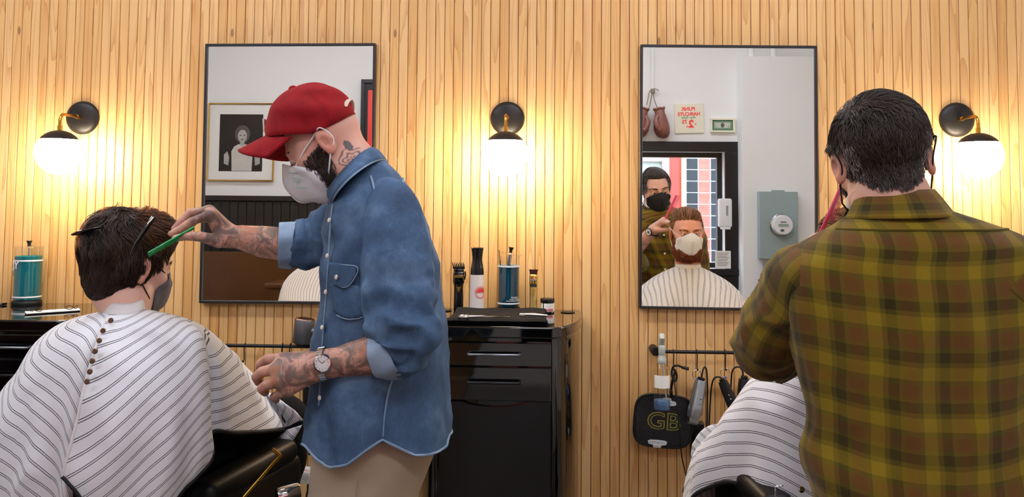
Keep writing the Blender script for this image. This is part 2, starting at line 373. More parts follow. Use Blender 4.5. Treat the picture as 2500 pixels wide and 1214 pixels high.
# ================================================================== wall mirrors
def wall_mirror(tl, bl, tr, rz, label):
    a, b, c = P(*tl, 0.02), P(*bl, 0.02), P(*tr, 0.02)
    w, h = 0.692, 1.040
    ctr = (np.array([(a[0]+c[0])/2, 0, 0])+np.array([0, 0, (a[2]+c[2])/2-h/2]))
    r = tag(empty('wall_mirror', ctr), label, 'mirror', 'black framed mirrors on the timber wall'); r.rotation_euler = (0, rz, 0)
    f = MB(); t, dp = 0.0095, 0.030
    for lo, hi in (((-w/2, h/2-t), (w/2, h/2)), ((-w/2, -h/2), (w/2, -h/2+t)), ((-w/2, -h/2+t), (-w/2+t, h/2-t)), ((w/2-t, -h/2+t), (w/2, h/2-t))):
        f.box2((lo[0], -dp, lo[1]), (hi[0], -0.001, hi[1]), 0.0012, 1)
    f.build('frame', 'black_frame', r, smooth=0)
    MB().box2((-w/2+t*0.5, -MIRY, -h/2+t*0.5), (w/2-t*0.5, -0.004, h/2-t*0.5)).build('mirror_glass', 'mirror_silver', r, smooth=0)
    return r
wall_mirror((505, 107.5), (489.9, 740.4), (919.3, 106.4), -0.0057, 'tall black framed wall mirror behind the man in the red cap')
wall_mirror((1561.7, 109.2), (1558.3, 752.7), (1991.6, 112.8), 0.0057, 'tall black framed wall mirror showing the bearded client and the street window')
# ================================================================== sconces
def sconce(pxy, label):
    q = P(*pxy, 0); e = 0.165; gz = -0.151; R_ = 0.085
    r = tag(empty('wall_sconce', (q[0], 0, q[2])), label, 'lamp', 'globe sconces on the timber wall')
    O = np.array([[1, 0, 0], [0, 0, -1], [0, 1, 0]]).astype(float)
    MB().lathe([(0.068, 0.0005), (0.0685, 0.004), (0.066, 0.010), (0.052, 0.018), (0.026, 0.0235), (0.0001, 0.025)], R=O, n=48, cap=False).build('backplate', 'umber', r, smooth=60)
    arc = [(0, -0.02, 0), (0, -0.05, 0), (0, -e+0.028, 0)]+[(0, -e+0.028-0.028*math.sin(a), -0.028+0.028*math.cos(a)) for a in np.linspace(0.2, PI/2, 7)]+[(0, -e, -0.05), (0, -e, gz+R_-0.004)]
    MB().tube(arc, 0.0058, 14).build('arm', 'brass', r, smooth=60)
    MB().cyl((0, -0.02, 0), (0, -0.048, 0), 0.0088).build('collar', 'brass', r, smooth=40); MB().cyl((0, -e, gz+R_+0.002), (0, -e, gz+R_+0.02), 0.0088).build('collar', 'brass', r, smooth=40)
    ang = math.asin(45/55.0)
    MB().lathe([((R_+0.0012)*math.sin(a), (R_+0.0012)*math.cos(a)) for a in np.linspace(ang, 0.001, 12)]+[], (0, -e, gz), n=48, cap=False).lathe([((R_-0.001)*math.sin(a), (R_-0.001)*math.cos(a)) for a in np.linspace(ang, 0.001, 8)], (0, -e, gz), n=48, cap=False).build('cap', 'umber', r, smooth=60)
    MB().lathe([((R_)*math.sin(a)+1e-6, R_*math.cos(a)) for a in np.linspace(PI, ang-0.02, 20)], (0, -e, gz), n=48, cap=False).build('globe', 'lamp_globe', r, smooth=80)
sconce((203, 288), 'globe sconce with black backplate above the left counter jar')
sconce((1239, 290), 'globe sconce with black backplate between the two mirrors')
sconce((2335, 293), 'globe sconce with black backplate beside the dark-haired barber')
# ================================================================== counters
ZT = 1.040; TT = 0.040
def top_outline(w, dpt, rx, ry, n=14):
    p = [(-w/2, 0), ]
    p += [(-w/2+rx-rx*math.cos(a), -(dpt-ry)-ry*math.sin(a)) for a in np.linspace(0, PI/2, n)]
    p += [(w/2-rx+rx*math.sin(a), -(dpt-ry)-ry*math.cos(a)) for a in np.linspace(0, PI/2, n)]
    return p+[(w/2, 0)]
def counter(xc, lab_top, lab_cab):
    w = 0.615
    t = MB().prism(top_outline(w, 0.50, 0.125, 0.40), TT, (xc, -0.002, ZT-TT)); o = t.build('worktop', 'black_gloss', smooth=40); tag(o, lab_top, 'worktop', 'black worktops')
    bv = o.modifiers.new('edge', 'BEVEL'); bv.width = 0.006; bv.segments = 3; bv.limit_method = 'ANGLE'; bv.angle_limit = 1.0
    c = tag(empty('drawer_cabinet', (xc, 0, 0)), lab_cab, 'cabinet', 'black drawer cabinets')
    zt = ZT-TT-0.0005
    MB().prism(top_outline(w-0.012, 0.455, 0.118, 0.375), zt-0.08, (0, -0.002, 0.08)).build('carcass', 'black_gloss', c, smooth=40)
    MB().prism(top_outline(w-0.06, 0.40, 0.1, 0.33), 0.08, (0, -0.002, 0.0)).build('plinth', 'black_satin', c, smooth=40)
    yf = -0.457; hw = 0.188
    zz = [float(P(1215, y, 0.457)[2]) for y in (834, 894, 978)]
    for i in range(2):
        z1, z0 = zz[i]-0.002, zz[i+1]+0.002
        d = MB().box2((-hw, yf-0.016, z0), (hw, yf, z1), 0.002, 1).build('drawer', 'black_gloss', c, smooth=0)
        zh = float(P(1215, (866, 935)[i], 0.49)[2]); hx0, hx1 = -0.092, 0.082
        MB().tube([(hx0, yf-0.016, zh), (hx0, yf-0.036, zh), (hx0+0.006, yf-0.042, zh), (hx1-0.006, yf-0.042, zh), (hx1, yf-0.036, zh), (hx1, yf-0.016, zh)], 0.0045, 10).build('handle', 'black_metal' if i else 'steel', d, smooth=60)
    # lower door with a scooped grip cut in its top edge
    z1, z0 = zz[2]-0.002, 0.10
    s = np.linspace(0, PI, 13); sc = [(hw-0.075-0.0*x-(2*hw-0.15)*k/12.0, z1-0.018*math.sin(x)**0.6 if 0 < k < 12 else z1) for k, x in enumerate(s)]
    poly = [(-hw, z0), (hw, z0), (hw, z1)]+sc+[(-hw, z1)]
    MB().prism(poly, 0.016, (0, yf, 0), FACE_OUT).build('door', mat('black_laminate', '#0e0e10', 0.22, spec=0.5, noise=(9, '#151517', 0.8)), c, smooth=0)
    return c
counter(-0.153, 'black worktop with rounded ends carrying clippers and a towel', 'black drawer cabinet between the two mirrors')
counter(float(P(203, 745, 0)[0])-0.005, 'black worktop behind the brown-haired client', 'black drawer cabinet at the left edge, behind the striped cape')
# ================================================================== things on the counters
mat('white_ink', '#f2f4f4', 0.5); mat('red_ink', '#e03a34', 0.5); mat('green_ink', '#2f7a55', 0.5); mat('black_ink', '#17171a', 0.6); mat('gold_ink', '#c9a54a', 0.4, metal=0.5)
mat('paper', '#efeee8', 0.8); mat('cream_paper', '#ece6cf', 0.7); mat('black_cloth', '#0f1013', 0.9, spec=0.2, bump=(500, 0.4, 0.001))
mat('amber_black', '#120c08', 0.1, coat=0.4); mat('tortoise', '#3a1a10', 0.2, coat=0.3); mat('blue_bead', '#3a45b8', 0.4)
mat('pearl', '#d9d2c6', 0.25)
m_glass('frosted_plastic', (0.90, 0.90, 0.90), 0.03)
def m_liquid(name, c1, a):
    m = bpy.data.materials.new(name); m.use_nodes = True; nt = m.node_tree; n = nt.nodes
    for x in list(n): n.remove(x)
    o = n.new('ShaderNodeOutputMaterial'); mx = n.new('ShaderNodeMixShader'); tr = n.new('ShaderNodeBsdfTransparent'); df = n.new('ShaderNodeBsdfDiffuse'); gl = n.new('ShaderNodeBsdfGlossy'); m2 = n.new('ShaderNodeMixShader')
    tr.inputs[0].default_value = (*lin(c1), 1); df.inputs[0].default_value = (*lin(c1), 1); gl.inputs['Roughness'].default_value = 0.04; mx.inputs[0].default_value = a; m2.inputs[0].default_value = 0.06
    nt.links.new(tr.outputs[0], mx.inputs[1]); nt.links.new(df.outputs[0], mx.inputs[2]); nt.links.new(mx.outputs[0], m2.inputs[1]); nt.links.new(gl.outputs[0], m2.inputs[2]); nt.links.new(m2.outputs[0], o.inputs[0]); MATS[name] = m
m_liquid('teal_liquid', '#178a94', 0.66); m_liquid('navy_liquid', '#0a4d66', 0.75); m_liquid('water', '#9fc3e6', 0.25); m_liquid('milky_plastic', '#ece7e4', 0.72)
def on_top(px, d): q = P(px, 750, d); return np.array([q[0], -d, ZT])
def jar(px, d, r, hb, fill, liquid, label, tilt=0.0):
    t = tag(empty('disinfectant_jar', on_top(px, d)), label, 'jar', 'glass disinfectant jars')
    MB().lathe([(r+0.001, 0), (r+0.003, 0.006), (r+0.002, 0.012), (r, 0.016)], n=40).build('base', 'black_rubber', t, smooth=60)
    MB().lathe([(r, 0.016), (r, hb)], n=40, cap=False).lathe([(r-0.003, 0.02), (r-0.003, hb)], n=40, cap=False).build('glass', 'clear_glass', t, smooth=80)
    MB().lathe([(r-0.004, 0.02), (r-0.004, fill)], n=40).build('liquid', liquid, t, smooth=60)
    for z in (0.032, fill-0.016 if tilt == 0 else fill+0.001): MB().lathe([(r+0.0003, z-0.0028), (r+0.0006, z), (r+0.0003, z+0.0028)], n=40, cap=False).build('band', 'white_ink', t, smooth=80)
    R = rotm('Y', tilt); T = np.array((0.006 if tilt else 0, 0, hb+(0.006 if tilt else 0.001)))
    lid = MB().lathe([(r+0.001, 0), (r+0.003, 0.002), (r+0.001, 0.005), (0.01, 0.006)], T, R, 40).build('lid', 'clear_glass', t, smooth=60)
    MB().lathe([(0.007, 0.006), (0.006, 0.012), (0.0075, 0.02), (0.0115, 0.026), (0.0115, 0.028)], T, R, 24).build('knob', 'black_gloss', lid, smooth=50)
    MB().cyl(T+R@np.array((0, 0, 0)), T+R@np.array((0, 0, -hb+0.03)), 0.003 if tilt == 0 else 0.0075, n=12).build('lifter', 'chrome', lid, smooth=60)
    return t
j1 = jar(65, 0.064, 0.0515, 0.222, 0.190, 'teal_liquid', 'disinfectant jar of teal liquid beside the brown-haired client')
MBT = np.array([[1, 0, 0], [0, 0, -1], [0, 1, 0]]).astype(float)
def wrap_text(name, s, size, z, r, phi0, m, parent, ext=0.0004, bold=0.0, shear=0.0, sx=1.0):
    """letters wrapped on an upright cylinder of radius r, centred at angle phi0 from the camera side"""
    o = text(name, s, size, (0, 0, 0), np.eye(3), m, parent, ext=ext, bold=bold, shear=shear, sx=sx); me = o.data
    v = np.zeros(len(me.vertices)*3); me.vertices.foreach_get('co', v); v = v.reshape(-1, 3)
    a = v[:, 0]/r+phi0; rr = r+0.0006+v[:, 2]; q = np.stack([rr*np.sin(a), -rr*np.cos(a), v[:, 1]+z], 1); me.vertices.foreach_set('co', q.ravel()); return o
wrap_text('lettering', 'RY', 0.040, 0.155, 0.0515, -0.62, 'white_ink', j1, bold=0.0006)
MB().tube([(0.0524*math.sin(a), -0.0524*math.cos(a), z) for a, z in ((-1.5, 0.11), (-1.3, 0.118), (-1.1, 0.135), (-1.25, 0.142), (-1.4, 0.136))], 0.0022, 6).build('flourish', 'white_ink', j1)
j2 = jar(1241, 0.075, 0.0435, 0.212, 0.172, 'navy_liquid', 'disinfectant jar of dark blue liquid with tilted glass lid', tilt=0.14)
for i, s in enumerate(('Disinfects', 'tools instantly', 'rinse before every use')): wrap_text('lettering', s, 0.0075, 0.056-0.0065*i, 0.0435, 0.62, 'white_ink', j2)
q = on_top(1241, 0.075)
cb = MB().tube([q+np.array(p) for p in ((-0.026, -0.006, 0.03), (-0.032, -0.008, 0.19), (-0.0335, -0.008, 0.195))], 0.006, 8, flat=0.3).tube([q+np.array(p) for p in ((-0.033, -0.008, 0.18), (-0.0385, -0.008, 0.235))], 0.0016, 6)
tag(cb.build('tail_comb', 'black_rubber'), 'black tail comb standing in the dark blue jar', 'comb')
MB().tube([q+np.array(p) for p in ((-0.012, 0.0, 0.03), (0.010, -0.004, 0.165), (0.012, -0.004, 0.17))], 0.0022, 6).build('steel_rod', 'steel', smooth=60)
tag(bpy.data.objects['steel_rod'], 'thin steel tool standing in the dark blue disinfectant jar', 'tool')
# --- continuous spray bottle with red roundel
t = tag(empty('mist_bottle', on_top(1164, 0.112)), 'clear mist spray bottle with black waisted top and red roundel', 'bottle')
MB().lathe([(0.0285, 0), (0.0295, 0.004), (0.0285, 0.02), (0.0272, 0.06), (0.0262, 0.11), (0.0255, 0.142)], n=36).build('bottle_body', 'milky_plastic', t, smooth=60)
MB().lathe([(0.0258, 0.142), (0.0255, 0.155), (0.0235, 0.172), (0.0195, 0.192), (0.0195, 0.205), (0.022, 0.228), (0.0243, 0.243)], n=36).build('sprayer', 'black_satin', t, smooth=60)
MB().lathe([(0.0243, 0.243), (0.0238, 0.2455), (0.001, 0.2465)], n=36).build('sprayer_top', 'tortoise', t, smooth=50)
pts = lambda a0, a1, rr, n: [(a0+(a1-a0)*k/n, rr) for k in range(n+1)]
rc = 0.0272; ph = 0.62; zc = 0.076
def onb(u, w, e=0.0007): a = ph+u/rc; return ((rc+e)*math.sin(a), -(rc+e)*math.cos(a), zc+w)
ring = MB().tube([onb(0.019*math.cos(a), 0.019*math.sin(a)) for a in np.linspace(0, 2*PI, 40)[:-1]], 0.0009, 5, closed=True); ring.build('roundel', 'red_ink', t)
g = np.array([[onb(0.0155*r*math.cos(a), 0.0155*r*math.sin(a), 0.0009) for r in (0.02, 0.35, 0.65, 1.0)] for a in np.linspace(0, 2*PI, 28)])
MB().grid(g[:15]).build('emblem', 'red_ink', t, smooth=80)
for k in range(22):
    a = 2*PI*k/22; MB().tube([onb(0.0215*math.cos(a), 0.0215*math.sin(a)), onb(0.0248*math.cos(a), 0.0248*math.sin(a))], 0.0009, 4).build('letter_stroke', 'red_ink', t)
# --- clippers: one builder for the standing and the hanging ones
def clipper(name, label, loc, rot, body, kind, size=1.0, group=None):
    t = tag(empty(name, loc), label, 'clipper', group); t.rotation_euler = rot; t.scale = (size,)*3
    if kind == 'standing':      # black body, comb guard on top, gold plates
        MB().lathe([(0.0165, 0), (0.0185, 0.004), (0.0185, 0.055), (0.0175, 0.09), (0.019, 0.105)], n=28).build('handle', body, t, smooth=60)
        MB().box((0, 0, 0.128), (0.044, 0.034, 0.05), None, 0.008, 3).box((0, 0, 0.155), (0.040, 0.030, 0.016), None, 0.004).build('head', 'black_gloss', t, smooth=40)
        MB().box((0, -0.0178, 0.133), (0.032, 0.0025, 0.011), None, 0.001).build('name_plate', 'gold', t, smooth=0)
        MB().prism([(-0.010, 0.012), (0.010, 0.012), (0.0, -0.012)], 0.002, (0, -0.0186, 0.083), FACE_OUT).build('badge', 'gold', t, smooth=0)
        MB().tube([(0.023, -0.004, 0.12), (0.026, -0.004, 0.14), (0.024, -0.006, 0.152)], 0.0025, 8).build('lever', 'black_satin', t)
        gd = MB().box((0, -0.004, 0.166), (0.046, 0.022, 0.01), None, 0.003).build('comb_guard', 'black_satin', t, smooth=0)
        for k in range(7): MB().tube([(-0.0205+0.0066*k, -0.008, 0.168), (-0.0225+0.0068*k, -0.016, 0.178), (-0.0275+0.0072*k, -0.018, 0.188)], (0.0026, 0.0022, 0.0006), 6).build('tooth', 'black_satin', gd)
    elif kind == 'trimmer':
        MB().lathe([(0.015, 0), (0.0152, 0.012), (0.0148, 0.014), (0.0148, 0.085), (0.0152, 0.098)], n=28).build('handle', mat('knurled_gold', '#d9bc74', 0.32, metal=1.0, bump=(700, 0.5, 0.001)), t, smooth=50)
        MB().lathe([(0.0155, 0), (0.0155, 0.011)], n=28).build('foot', 'gold', t, smooth=40)
        MB().box((0, 0, 0.121), (0.031, 0.024, 0.052), None, 0.009, 3).build('head', 'gold', t, smooth=40)
        MB().box((0, -0.0125, 0.104), (0.024, 0.002, 0.012), None, 0.001).build('window_plate', 'black_gloss', t, smooth=0)
        MB().box((0, -0.0128, 0.125), (0.025, 0.0018, 0.007), None, 0.0008).build('name_plate', 'chrome', t, smooth=0)
        MB().prism([(-0.007, 0.009), (0.007, 0.009), (0.0, -0.009)], 0.002, (0, -0.0148, 0.082), FACE_OUT).build('badge', 'gold', t, smooth=0)
        MB().prism([(-0.018, 0.012), (0.018, 0.012), (0.0155, 0.006), (0.014, -0.006), (-0.014, -0.006), (-0.0155, 0.006)], 0.010, (0, 0.004, 0.152), FACE_OUT).build('blade', 'tortoise', t, smooth=0)
    else:                       # hanging: local z up, the blade at the bottom
        L = 0.165
        prof = [(0.020, 0.0), (0.0225, -0.02), (0.0245, -0.06), (0.026, -0.10), (0.0265, -0.125), (0.022, -0.142)]
        G = []
        for z_r in [(0.004, 0.002)]+prof+[(0.010, -0.146)]:
            r, z = z_r; G.append([(1.0*r*abs(math.cos(a))**0.55*np.sign(math.cos(a)), 0.72*r*abs(math.sin(a))**0.55*np.sign(math.sin(a)), z) for a in np.linspace(0, 2*PI, 33)[:-1]])
        MB().grid(np.array(G), closed_v=True).build('body', body, t, smooth=40)
        MB().box((0, 0, 0.006), (0.024, 0.02, 0.012), None, 0.004).build('end_cap', 'black_satin', t, smooth=30)
        MB().prism([(-0.024, 0), (0.024, 0), (0.021, -0.020), (-0.021, -0.020)], 0.012, (0, 0.004, -0.138), FACE_OUT).build('blade', 'chrome', t, smooth=0)
        bl = MB()
        for k in range(12): bl.box((-0.0198+0.0036*k, -0.001, -0.161), (0.0018, 0.010, 0.008))
        o = bl.build('blade_teeth', 'steel', t, smooth=0); o['kind'] = 'stuff'
        MB().tube([(0.022, -0.008, -0.09), (0.029, -0.008, -0.105), (0.030, -0.008, -0.125)], 0.0028, 8).build('lever', 'chrome' if kind == 'silver' else 'black_satin', t)
        for z in (-0.065, -0.083): MB().lathe([(0.0045, 0), (0.0045, 0.003), (0.001, 0.0045)], (0.004, -0.0175, z), MBT, 12).build('screw', 'chrome', t, smooth=40)
        if kind == 'badge': MB().lathe([(0.012, 0), (0.012, 0.002), (0.001, 0.0025)], (0, -0.0175, -0.04), MBT, 24).build('badge', 'chrome', t, smooth=40)
        if kind == 'red': MB().box((0.004, -0.0182, -0.075), (0.014, 0.002, 0.005), None, 0.001).build('emblem', 'red_ink', t, smooth=0)
    return t
mat('silver_shell', '#aab2ba', 0.24, metal=0.85); mat('black_shell', '#101114', 0.3, spec=0.5, bump=(240, 0.2, 0.001))
clipper('hair_clipper', 'black cordless clipper with comb guard and gold badge on worktop', on_top(1119, 0.095), (0, 0, 0.12), 'black_satin', 'standing')
clipper('hair_trimmer', 'gold cordless trimmer standing beside the small white labelled pot', on_top(1302, 0.115), (0, 0, 0), 'gold', 'trimmer')
# --- pomade pot
t = tag(empty('pomade_pot', on_top(1336.5, 0.11)), 'small dark pot with white label and red lettering', 'pot')
MB().lathe([(0.025, 0), (0.0262, 0.003), (0.0262, 0.040)], n=36).build('pot_body', 'amber_black', t, smooth=50)
MB().lathe([(0.0268, 0.040), (0.0272, 0.042), (0.0272, 0.053), (0.026, 0.055)], n=36).build('lid', 'black_satin', t, smooth=50)
def wrap_panel(r, a0, a1, z0, z1, n=14): return np.array([[(r*math.sin(a), -r*math.cos(a), z) for z in (z0, z1)] for a in np.linspace(a0, a1, n)])
MB().grid(wrap_panel(0.0265, -0.55, 1.5, 0.006, 0.037)).build('label_front', 'paper', t, smooth=80); MB().grid(wrap_panel(0.0265, -1.6, -0.72, 0.006, 0.037)).build('label_side', 'cream_paper', t, smooth=80)
wrap_text('lettering', 'BARB', 0.0135, 0.0125, 0.0266, 0.22, 'red_ink', t, bold=0.0003)
wrap_text('lettering', 'pomade', 0.006, 0.030, 0.0266, 0.25, 'white_ink', t)
# --- cable grommets let into the worktop
for px, lab in ((1386, 'round cable grommet at the right end of the middle worktop'), (1086, 'round cable grommet half hidden behind the denim shirt')):
    q = on_top(px, 0.10); t = tag(empty('cable_grommet', q), lab, 'grommet', 'worktop cable grommets')
    MB().lathe([(0.027, 0), (0.027, 0.0025), (0.024, 0.004), (0.020, 0.0035)], n=36).build('ring', 'black_metal', t, smooth=50); MB().lathe([(0.0205, 0), (0.0205, 0.0028), (0.001, 0.003)], n=30).build('cap', 'black_satin', t, smooth=40)
# --- folded towel (two layers) with scissors and a folding razor
x0, x1 = -0.325, 0.024
def towel_layer(zb, h, d0, d1, inset):
    nx, ny = 60, 26; G = []; rng = np.random.RandomState(3)
    for side in (1, 0):
        for i in (range(nx+1)):
            u = i/nx; row = []
            for j in range(ny+1):
                w = j/ny; d = d0+(d1-d0)*w; x = x0+inset+(x1-x0-2*inset)*u+0.006*math.sin(4*w+u*3)
                if d0 < 0.2: d += 0.010*math.sin(u*5)*(1-w)
                z = zb+(h+0.0015*math.sin(u*17+w*5)+0.003*math.exp(-((w-0.95)/0.06)**2) if side else 0)
                edge = min(u, 1-u, w, 1-w); z = z if not side else zb+(z-zb)*min(1, (edge/0.02+0.15))**0.5
                row.append((x, -d, z))
            G.append(row)
    G = np.array(G); m = MB(); m.grid(G[:nx+1]); m.grid(G[nx+1:]); return m
tw = tag(empty('folded_towel', (0, 0, 0)), 'black folded towel lying along the front of the worktop', 'towel')
towel_layer(ZT+0.0005, 0.011, 0.13, 0.485, 0.0).build('lower_fold', 'black_cloth', tw, smooth=60); towel_layer(ZT+0.0118, 0.010, 0.145, 0.490, 0.004).build('upper_fold', 'black_cloth', tw, smooth=60)
ZW = ZT+0.0245
def on_tow(px, py):
    v = CF*FPX+CR*(px-CX)-CU*(py-CY); return CAMPOS+v*((ZW-ZCAM)/v[2])
sc = tag(empty('scissors', on_tow(1180, 775)), 'open barber scissors lying on the black towel', 'scissors'); sc.rotation_euler = (0, 0, 0.08)
MB().prism([(0.0, -0.003), (0.095, -0.0005), (0.097, 0.0005), (0.0, 0.004)], 0.0022, (0, 0, 0)).build('blade', 'gold', sc, smooth=0)
MB().prism([(0.0, -0.004), (0.09, -0.007), (0.092, -0.006), (0.0, 0.003)], 0.0022, (0, 0, 0.0024)).build('blade', 'chrome', sc, smooth=0)
MB().lathe([(0.004, 0), (0.004, 0.006), (0.001, 0.007)], (0.003, 0, 0), n=14).build('pivot', 'chrome', sc, smooth=40)
for s in (-1, 1):
    MB().tube(spline([(0, 0, 0.003), (-0.03, s*0.006, 0.003), (-0.05, s*0.011, 0.003)], 4), 0.003, 8).tube([(-0.066+0.016*math.cos(a), s*0.014+0.012*math.sin(a), 0.003) for a in np.linspace(0, 2*PI, 24)[:-1]], 0.003, 8, closed=True).build('finger_ring', 'steel', sc, smooth=60)
rz = tag(empty('folding_razor', on_tow(1302, 772)), 'folded straight razor lying on the black towel near the pot', 'razor'); rz.rotation_euler = (0, 0, -0.14)
MB().box((-0.038, 0, 0.004), (0.022, 0.012, 0.008), None, 0.003).build('bolster', 'pearl', rz, smooth=40)
MB().tube(spline([(-0.03, 0.003, 0.005), (0.0, 0.005, 0.006), (0.03, 0.002, 0.004), (0.05, -0.004, 0.003)], 5), 0.0032, 8).build('scale', 'chrome', rz, smooth=60); MB().tube(spline([(-0.03, -0.004, 0.004), (0.01, -0.004, 0.004), (0.045, -0.008, 0.003)], 5), 0.003, 8).build('blade', 'steel', rz, smooth=60)
# --- left worktop: white mask strip with black ear loops, dark pen end
def on_left(px, py):
    v = CF*FPX+CR*(px-CX)-CU*(py-CY); return CAMPOS+v*((ZT-ZCAM)/v[2])
a, b = on_left(62, 769), on_left(194, 760)
mk = tag(empty('folded_mask', (0, 0, 0)), 'folded white face mask with black ear loops on the left worktop', 'mask')
mid = (a+b)/2; dirv = (b-a)/np.linalg.norm(b-a); nrm = np.array([-dirv[1], dirv[0], 0])
Rm = np.stack([dirv, nrm, np.array([0, 0, 1.])], 1)
MB().box(mid+np.array([0, 0, 0.007]), (np.linalg.norm(b-a), 0.028, 0.004), Rm@rotm('X', 0.15), 0.0012).build('mask_panel', 'paper', mk, smooth=0)
MB().box(mid+np.array([0, 0, 0.0025]), (np.linalg.norm(b-a)*0.995, 0.026, 0.0045), Rm, 0.0012).build('mask_lining', 'black_cloth', mk, smooth=0)
for c, s in ((a+dirv*0.02, 1), (b-dirv*0.012, -1)):
    lp = spline([c+dirv*s*0.000+np.array([0, 0, .008]), c+dirv*s*0.02+nrm*0.012+np.array([0, 0, .022]), c+dirv*s*0.034+nrm*0.004+np.array([0, 0, .014]), c+dirv*s*0.02-nrm*0.006+np.array([0, 0, .010]), c-dirv*s*0.008+nrm*0.012+np.array([0, 0, .020]), c+np.array([0, 0, .008])], 6)
    MB().tube(lp, 0.0013, 6).build('ear_loop', 'black_rubber', mk, smooth=60)
a = on_left(-25, 750); b = on_left(15, 745); u_ = np.array([0, 0, 0.005])
pn = tag(empty('marker_pen', (0, 0, 0)), 'dark pen at the left edge of the left worktop', 'pen'); MB().cyl(a+u_, b+u_-(b-a)*0.3, 0.0048).build('barrel', 'steel', pn, smooth=40); MB().cyl(b+u_-(b-a)*0.3, b+u_, 0.005, 0.0042).build('pen_cap', 'black_satin', pn, smooth=40)
# ================================================================== tool rails with hooks and what hangs on them
def rail(x0, x1, z, d, label):
    t = tag(empty('tool_rail', ((x0+x1)/2, 0, z)), label, 'rail', 'black tool rails under the mirrors'); h = (x1-x0)/2
    MB().cyl((-h-0.012, -d, 0), (h+0.012, -d, 0), 0.0068, n=16).build('bar', 'black_metal', t, smooth=50)
    for s in (-1, 1): MB().lathe([(0.0165, 0), (0.0165, d+0.008), (0.015, d+0.010), (0.001, d+0.0105)], (s*h, 0, 0), MBT, 28).build('mount', 'black_metal', t, smooth=40)
def s_hook(px, py, d, label, lean=0.0, ln=0.05, group='black s hooks on the tool rails'):
    q = P(px, py, d); t = tag(empty('s_hook', q), label, 'hook', group); t.rotation_euler = (0, lean, 0)
    p = [(0, 0.0092*math.cos(a), 0.0092*math.sin(a)) for a in np.linspace(-0.5, PI*1.0, 9)]+[(0, -0.0092, -0.015), (0, -0.006, -ln+0.015)]+[(0, -0.006-0.009+0.009*math.cos(a), -ln+0.009*math.sin(a)) for a in np.linspace(0, -PI*0.95, 8)]
    MB().tube(p, 0.0022, 8).build('wire', 'black_metal', t, smooth=60); return q
RD = 0.075
zr = float(P(1700, 860, RD)[2]); xr0 = float(P(1600, 858, RD)[0]); rail(xr0, xr0+0.60, zr, RD, 'black tool rail holding hanging clippers under the right mirror')
zl = float(P(640, 845, RD)[2]); rail(-1.325, -0.725, zl, RD, 'black tool rail behind the man in denim, under the left mirror')
for px, lab in ((598, 'empty s hook beside the striped cape on the left rail'), (690, 's hook nearest the grey hair dryer, on its left'), (709, 's hook just under the grey hair dryer')): s_hook(px, 845, RD, lab)
hk = [s_hook(px, 860, RD, lab, ln=0.058) for px, lab in ((1644, 's hook holding the black hand mirror'), (1701, 's hook holding the silver clipper'), (1770, 's hook holding the slim black trimmer'), (1816, 's hook behind the black cylindrical clipper'))]
def key_ring(px, py, d, label):
    t = tag(empty('key_ring', P(px, py, d)), label, 'ring', 'steel key rings on the hooks')
    MB().tube([(0.0165*math.cos(a), 0.002*math.sin(2*a), 0.0165*math.sin(a)) for a in np.linspace(0, 2*PI, 28)[:-1]], 0.0012, 6, closed=True).build('ring', 'chrome', t, smooth=60)
    MB().sphere((0.001, -0.001, -0.0185), 0.0045, 12, 8).build('bead', 'blue_bead', t, smooth=60)
DH = RD+0.015
key_ring(1701, 914, DH, 'key ring above the silver hanging clipper'); key_ring(1770, 910, DH, 'key ring above the slim black trimmer')
H = 'hanging clippers under the right mirror'
clipper('hair_clipper', 'silver metal clipper hanging from the right rail', P(1711, 929, DH), (0.0, 0.26, 0.5), 'silver_shell', 'silver', 1.0, H)
clipper('hair_clipper', 'slim black trimmer hanging tilted in the middle of the rail', P(1764, 931, DH), (0.0, -0.42, -0.3), 'black_shell', 'plain', 0.83, H)
clipper('hair_clipper', 'black cylindrical clipper with red mark, hanging nearest the plaid sleeve', P(1817, 925, DH), (0.0, 0.02, 0.1), 'black_shell', 'red', 0.98, H)
clipper('hair_clipper', 'black clipper with round silver badge hanging below the watch hand', P(752, 914, DH), (0.0, -0.05, 0.4), 'black_shell', 'badge', 0.9, 'hanging clippers behind the denim shirt')
clipper('hair_clipper', 'black clipper hanging half hidden behind the denim shirt front', P(783, 912, DH), (0.0, 0.0, 0.2), 'black_shell', 'badge', 0.95, 'hanging clippers behind the denim shirt')
def cord(label, pts, r=0.0032, name='power_cord'):
    return tag(MB().tube(spline([P(*p) for p in pts], 8), r, 8).build(name, 'black_rubber', smooth=60), label, 'cord', 'black clipper cords')
cord('cord looping from the silver clipper down behind the cape', [(1713, 922, .09), (1717, 902, .09), (1722, 897, .085), (1726, 915, .08), (1727, 980, .06), (1725, 1060, .05), (1718, 1130, .04), (1706, 1214, .04), (1702, 1262, .04)])
cord('cord looping over the slim black trimmer', [(1764, 926, .09), (1756, 921, .09), (1744, 924, .085), (1737, 945, .07), (1733, 1000, .06), (1730, 1060, .045), (1724, 1150, .04), (1716, 1260, .04)])
cord('cord looping from the cylindrical clipper to the left', [(1814, 920, .09), (1812, 904, .09), (1802, 896, .088), (1788, 906, .08), (1784, 950, .06), (1778, 1020, .045), (1768, 1100, .04), (1740, 1260, .04)])
cord('long thin cord hanging in front of the black hand mirror', [(1646, 908, .10), (1647, 935, .10), (1654, 1000, .10), (1660, 1060, .09), (1664, 1110, .06), (1672, 1150, .05), (1680, 1190, .04), (1676, 1260, .04)], 0.0024)
t = cord('thick cord end with strap hooked beside the spray bottle', [(1668, 898, .10), (1655, 893, .105), (1644, 896, .105), (1640, 912, .10), (1644, 926, .10), (1650, 930, .095), (1652, 915, .095), (1646, 902, .10)], 0.0042, 'cord_end')
